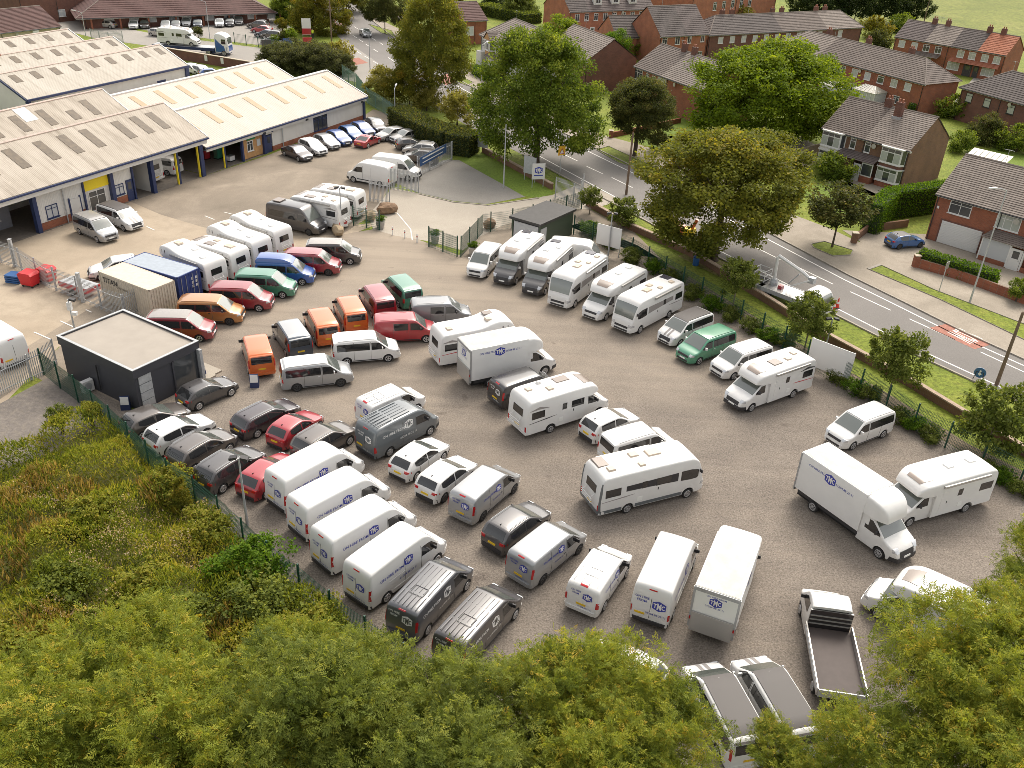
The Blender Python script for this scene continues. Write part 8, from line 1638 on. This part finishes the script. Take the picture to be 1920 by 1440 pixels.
for i, (x, y) in enumerate(((1105, 440), (1145, 462), (1185, 492), (1225, 510), (1262, 530), (1300, 560), (1335, 580), (1372, 600), (1408, 620), (1440, 640), (1470, 650), (1570, 715), (1600, 735), (1630, 748), (1690, 790), (1715, 808), (1745, 825), (1840, 890), (1880, 905), (1912, 925))):
    tree('laurel bush inside the green fence, number %s of the row from the hut' % ('one two three four five six seven eight nine ten eleven twelve thirteen fourteen fifteen sixteen seventeen eighteen nineteen twenty'.split()[i]), (x, y), (x, y - 8), 22, 'lf_grey' if i % 3 else 'lf_hedge', 'bush', .8, .05, 'laurel_bush', 'bush', gR2, n=3)
for k, p in enumerate([o for o in bpy.data.objects if o.name.startswith('planter')]): add('clipped_bush', CR['bush'], 'lf_hedge', p, (0, 0, .95), scale=(.42, .42, .42))

def hedge(label, pp, h, wd, m='lf_hedge', dens=95, size=.2, name='hedge', core=(.02, .035, .008)):
    P = path_px(pp); o = thing(name, label, 'hedge', tuple(P[0])); g = np.random.default_rng(len(label)); base = P[0]; mb = MB(); pts = []; nrm = []
    for a, b in zip(P[:-1], P[1:]):
        u = b - a; L = u.length; d = u.normalized(); n_ = Vector((-d.y, d.x, 0)); w2 = n_ * (wd / 2 - .12); q, r = a - base, b - base; zz = Vector((0, 0, h - .12))
        mb.hexa([q - w2, r - w2, r + w2, q + w2] + [v + zz for v in (q - w2, r - w2, r + w2, q + w2)])
        for face, area in (('t', L * wd), ('l', L * h), ('r', L * h), ('e', wd * h), ('s', wd * h)):
            k = int(area * dens); s = g.random(k); t = g.random(k); j = g.normal(0, .05, k); D_ = np.array(d); Nn = np.array(n_); Q = np.array(q)
            if face == 't': pts.append(Q + np.outer(s * L, D_) + np.outer((t - .5) * wd, Nn) + np.outer(h + j, [0, 0, 1])); nrm.append(np.tile([0, 0, 1.], (k, 1)))
            elif face in 'lr': sg = 1 if face == 'l' else -1; pts.append(Q + np.outer(s * L, D_) + np.outer(sg * wd / 2 + j, Nn) + np.outer(t * h, [0, 0, 1])); nrm.append(np.tile(sg * Nn, (k, 1)))
            else: e = L if face == 'e' else 0; pts.append(Q + np.outer(e + j, D_) + np.outer((s - .5) * wd, Nn) + np.outer(t * h, [0, 0, 1])); nrm.append(np.tile(D_ * (1 if face == 'e' else -1), (k, 1)))
    pts = np.concatenate(pts); nr_ = np.concatenate(nrm); n = len(pts); Dr = unit(g.normal(size=(n, 3)) + nr_ * .7 + np.array([0, 0, .3])); Nn = unit(nr_ + g.normal(size=(n, 3)) * .5)
    if 'hedge_core' not in MATS: pm('hedge_core', core, .95)
    part('inner_twigs', mb, 'hedge_core', o); add('foliage', leaf_mesh('foliage', pts, Dr, Nn, size * g.uniform(.6, 1.2, n), np.clip(.5 + g.normal(0, .22, n), 0, 1)), m, o); return o
hedge('tall bright green hedge between the brown brick semis and the garage house', [(1628, 437), (1660, 408), (1775, 392)], 3.2, 1.7); hedge('square clipped hedge in front of the garage house', [(1722, 495), (1800, 520), (1862, 540)], 1.5, 1.3); hedge('dark clipped hedge between the parked cars and the road bank', [(748, 236), (800, 265), (845, 283), (888, 290)], 2.6, 3.2, 'lf_dark', 70, .26); hedge('clipped hedge in front of the white semis', [(892, 138), (930, 158)], 1.3, 1.6); hedge('low hedge behind the brown brick semis', [(1705, 215), (1775, 200)], 1.6, 1.2); hedge('dark hedge beside the top brick house', [(862, 80), (900, 75)], 2.2, 2.0, 'lf_dark', 50, .3); hedge('hedge line behind the far gardens', [(1520, 60), (1610, 62)], 2.0, 2, 'lf_green', 40, .35); hedge('brambles behind the new brick block lane', [(905, 25), (1000, 45)], 2.2, 5, 'lf_grey', 40, .35)

# ---- wasteland: grass, brambles, seed heads
poly = [G(x, y) for x, y in ((-260, 900), (-60, 850), (40, 860), (110, 815), (205, 782), (272, 845), (425, 1002), (565, 1122), (715, 1232), (995, 1445), (1085, 1620), (-500, 1620))]
PX = np.array([p.x for p in poly]); PY = np.array([p.y for p in poly])
def inside(x, y):
    r = np.zeros(len(x), bool); j = len(PX) - 1
    for i in range(len(PX)):
        c = ((PY[i] > y) != (PY[j] > y)) & (x < (PX[j] - PX[i]) * (y - PY[i]) / (PY[j] - PY[i] + 1e-12) + PX[i]); r ^= c; j = i
    return r
gW_ = np.random.default_rng(5)
def scatter(n):
    out = np.zeros((0, 2))
    while len(out) < n:
        x = gW_.uniform(PX.min(), PX.max(), n * 2); y = gW_.uniform(PY.min(), PY.max(), n * 2); k = inside(x, y); out = np.concatenate([out, np.stack([x[k], y[k]], 1)])
    return out[:n]
MO = scatter(230); MR = gW_.uniform(.7, 1.9, len(MO)); MH = gW_.uniform(.45, 1.9, len(MO)) * (.6 + .4 * MR / 1.9); MT = gW_.uniform(-.28, .28, len(MO))
def bumps(x, y, want=False):
    h = np.zeros(len(x)); t = np.zeros(len(x))
    for (mx_, my_), r, hh, tt_ in zip(MO, MR, MH, MT):
        v = hh * np.sqrt(np.clip(1 - ((x - mx_) ** 2 + (y - my_) ** 2) / (r * r), 0, 1)); t = np.where(v > h, tt_, t); h = np.maximum(h, v)
    h += .12 * np.sin(x * 5 + y * 3) * np.cos(y * 6 - x * 2) + .12
    return (h, t) if want else h
q = scatter(135000); hgt, tn_ = bumps(q[:, 0], q[:, 1], True); n = len(q); z = np.clip(hgt * (1 - .4 * gW_.random(n) ** 2), .03, 3); P = np.stack([q[:, 0], q[:, 1], z], 1); gx = (bumps(q[:, 0] + .1, q[:, 1]) - hgt) / .1; gy = (bumps(q[:, 0], q[:, 1] + .1) - hgt) / .1; nn_ = unit(np.stack([-np.clip(gx, -2, 2), -np.clip(gy, -2, 2), np.ones(n)], 1))
o = add('undergrowth', leaf_mesh('undergrowth', P, unit(gW_.normal(size=(n, 3)) + nn_ * .6 + [0, 0, .2]), unit(gW_.normal(size=(n, 3)) * .55 + nn_), gW_.uniform(.08, .19, n), np.clip(.5 + tn_ + gW_.normal(0, .15, n), 0, 1)), 'lf_weed', kind='stuff')
tag(o, 'tangled green weeds and brambles filling the wasteland at lower left', 'undergrowth')
q = scatter(26000); n = len(q); a = gW_.uniform(0, 6.28, n); P = np.stack([q[:, 0], q[:, 1], np.clip(bumps(q[:, 0], q[:, 1]) * .8, 0, 1.5)], 1); Dr = unit(np.stack([np.cos(a) * .35, np.sin(a) * .35, np.ones(n)], 1)); tt = np.clip(.5 + .3 * np.sin(q[:, 0] * .55 + 1) * np.cos(q[:, 1] * .45) + gW_.normal(0, .18, n), 0, 1)
o = add('tall_grass', leaf_mesh('tall_grass', P, Dr, unit(np.stack([-np.sin(a), np.cos(a), np.zeros(n) + .2], 1)), gW_.uniform(.3, .7, n), tt, 'blade'), 'lf_weed', kind='stuff'); tag(o, 'tall yellowing grass among the weeds at lower left', 'grass')
def patches(n, centres, rad):
    c = np.array([[*G(*p)[:2]] for p in centres]); i = gW_.integers(0, len(c), n); r = rad * np.sqrt(gW_.random(n)); t = gW_.uniform(0, 6.28, n); q = c[i] + np.stack([np.cos(t) * r, np.sin(t) * r], 1); return q[inside(q[:, 0], q[:, 1])]
q = patches(2600, ((250, 985), (300, 990), (360, 975), (210, 1045), (260, 1060), (400, 1005), (330, 1050), (180, 1090), (380, 1085), (130, 1175), (200, 1165), (100, 960), (230, 1020), (60, 940)), .95); n = len(q); P = np.stack([q[:, 0], q[:, 1], bumps(q[:, 0], q[:, 1]) + .35 * gW_.random(n)], 1)
o = add('seed_heads', leaf_mesh('seed_heads', P, unit(gW_.normal(size=(n, 3)) + [0, 0, 1]), unit(gW_.normal(size=(n, 3))), gW_.uniform(.06, .13, n), gW_.random(n)), 'lf_seed', kind='stuff'); tag(o, 'pale pinkish seed heads over the weeds', 'seed heads')
q = patches(1900, ((80, 920), (60, 1010), (30, 960), (150, 940), (420, 1200), (300, 940), (100, 1010), (20, 1080), (90, 1200)), 1.1); n = len(q); a = gW_.uniform(0, 6.28, n); P = np.stack([q[:, 0], q[:, 1], bumps(q[:, 0], q[:, 1]) * .7], 1)
o = add('dead_stalks', leaf_mesh('dead_stalks', P, unit(np.stack([np.cos(a) * .25, np.sin(a) * .25, np.ones(n)], 1)), unit(np.stack([-np.sin(a), np.cos(a), np.zeros(n)], 1)), gW_.uniform(.45, .95, n), gW_.random(n), 'blade'), 'lf_straw', kind='stuff'); tag(o, 'brown dead stalks standing among the weeds', 'dead stalks')
gB2 = 'bushes in the wasteland'
for lb, (x, y), rad, m, k in (('grey green willow bush in the middle of the weeds', (115, 1120), 1.5, 'lf_ashgreen', 'bush'), ('dark bramble bush near the fence', (385, 1010), 1.3, 'lf_weed', 'bush'), ('bramble mound beside the fence post', (470, 1090), 1.7, 'lf_hedge', 'bush'), ('dark bush in front of the bramble mound', (500, 1180), 1.8, 'lf_ashgreen', 'bush'), ('olive bush at the far weeds by the fence', (330, 930), 1.3, 'lf_weed', 'bush'), ('upright conifer like bush near the fence', (345, 960), .9, 'lf_olive', 'cone'), ('pale green bush at the left weeds', (175, 985), 1.3, 'lf_weed', 'bush'), ('grey willow shrub beside it', (160, 990), 1.0, 'lf_ashgreen', 'bush'), ('rough bush in the weed middle', (270, 1120), 1.4, 'lf_weed', 'bush'), ('tangled bush below the seed heads', (330, 1180), 1.4, 'lf_ashgreen', 'bush'), ('left edge bush in the weeds', (30, 1250), 1.6, 'lf_weed', 'bush'), ('bush by the bend of the fence', (590, 1200), 1.5, 'lf_weed', 'bush')):
    q = G(x, y); s = len(lb); o = thing('bramble_bush', lb, 'bush', tuple(q), group=gB2); add('stems', trunk_mesh(s, 2, rad * .5, .05, rad, 5), 'bark', o); add('foliage', CR[k], m, o, (0, 0, rad * .55), (0, 0, s * .37), scale=(rad, rad, rad * (.8 if k == 'bush' else 1.2)))
# ---- foreground ash trees below the camera
gA_ = 'ash trees in the foreground'
for lb, (x, y), zc, rad, m, cr, sq in (
    ('feathery yellow green ash at the lower left, largest', (235, 1265), 3.6, 3.0, 'lf_ash', 'ash1', .9), ('feathery ash at the bottom left corner', (60, 1380), 4.5, 2.8, 'lf_ash', 'ash2', .9), ('ash between the bottom left corner and the large one', (330, 1400), 5.0, 3.0, 'lf_ash', 'ash3', .9), ('dark green tree bottom centre left', (545, 1360), 5.2, 2.9, 'lf_ashgreen', 'ash2', .95), ('ash crown below the dark grey van tail', (560, 1260), 3.4, 2.2, 'lf_ash', 'ash1', .9), ('green tree in front of the black grey van tail', (700, 1330), 5.2, 2.6, 'lf_ashgreen', 'ash3', .95), ('green tree at the bottom centre', (860, 1370), 5.6, 2.7, 'lf_ashgreen', 'ash1', .95), ('ash behind the bottom centre tree', (1010, 1345), 5.0, 2.5, 'lf_ash', 'ash2', .9), ('bright ash hiding a white car', (1140, 1305), 5.2, 2.5, 'lf_ash', 'ash3', .9), ('ash left of the paired striped vans', (1230, 1400), 4.4, 2.2, 'lf_ash', 'ash1', .95), ('yellowing ash sprig over the paired striped vans', (1450, 1405), 3.4, 1.0, 'lf_ash', 'ash2', .8),
    ('ash over the dropside truck, the broadest at right', (1800, 1262), 6.4, 3.0, 'lf_ash', 'ash1', .95), ('ash at the lower right corner', (1880, 1400), 5.6, 3.2, 'lf_ash', 'ash3', .9), ('ash behind the bottom right truck', (1660, 1450), 4.2, 2.2, 'lf_ash', 'ash2', .9), ('ash at the right edge hiding the rear of the motorhome', (1935, 1185), 6.4, 2.1, 'lf_ash', 'ash3', 1.0), ('ash branch reaching in from the right edge', (1955, 1075), 6.0, 1.9, 'lf_ash', 'ash2', 1.0), ('low ash at the bottom edge below the striped vans', (1530, 1490), 3.6, 1.5, 'lf_ash', 'ash3', .8), ('dark tree at the very bottom centre', (760, 1470), 5.0, 2.8, 'lf_ashgreen', 'ash2', .9), ('ash at the very bottom left of centre', (440, 1480), 4.8, 2.6, 'lf_ash', 'ash1', .9), ('ash at the very bottom right of centre', (1080, 1470), 5.0, 2.6, 'lf_ash', 'ash3', .9), ('ash low at the left edge', (120, 1470), 3.5, 2.4, 'lf_ash', 'ash1', .8)):
    q = G(x, y, zc); s = sum(ord(c) for c in lb); o = thing('ash_tree', lb, 'tree', (q.x, q.y, 0), group=gA_); add('trunk', trunk_mesh(s, zc * 2, zc, .14, rad, 12), 'bark', o); add('crown', CR[cr], m, o, (0, 0, zc), (0, 0, (s % 63) / 10), scale=(rad, rad, rad * sq))
# red fruit on the apple tree
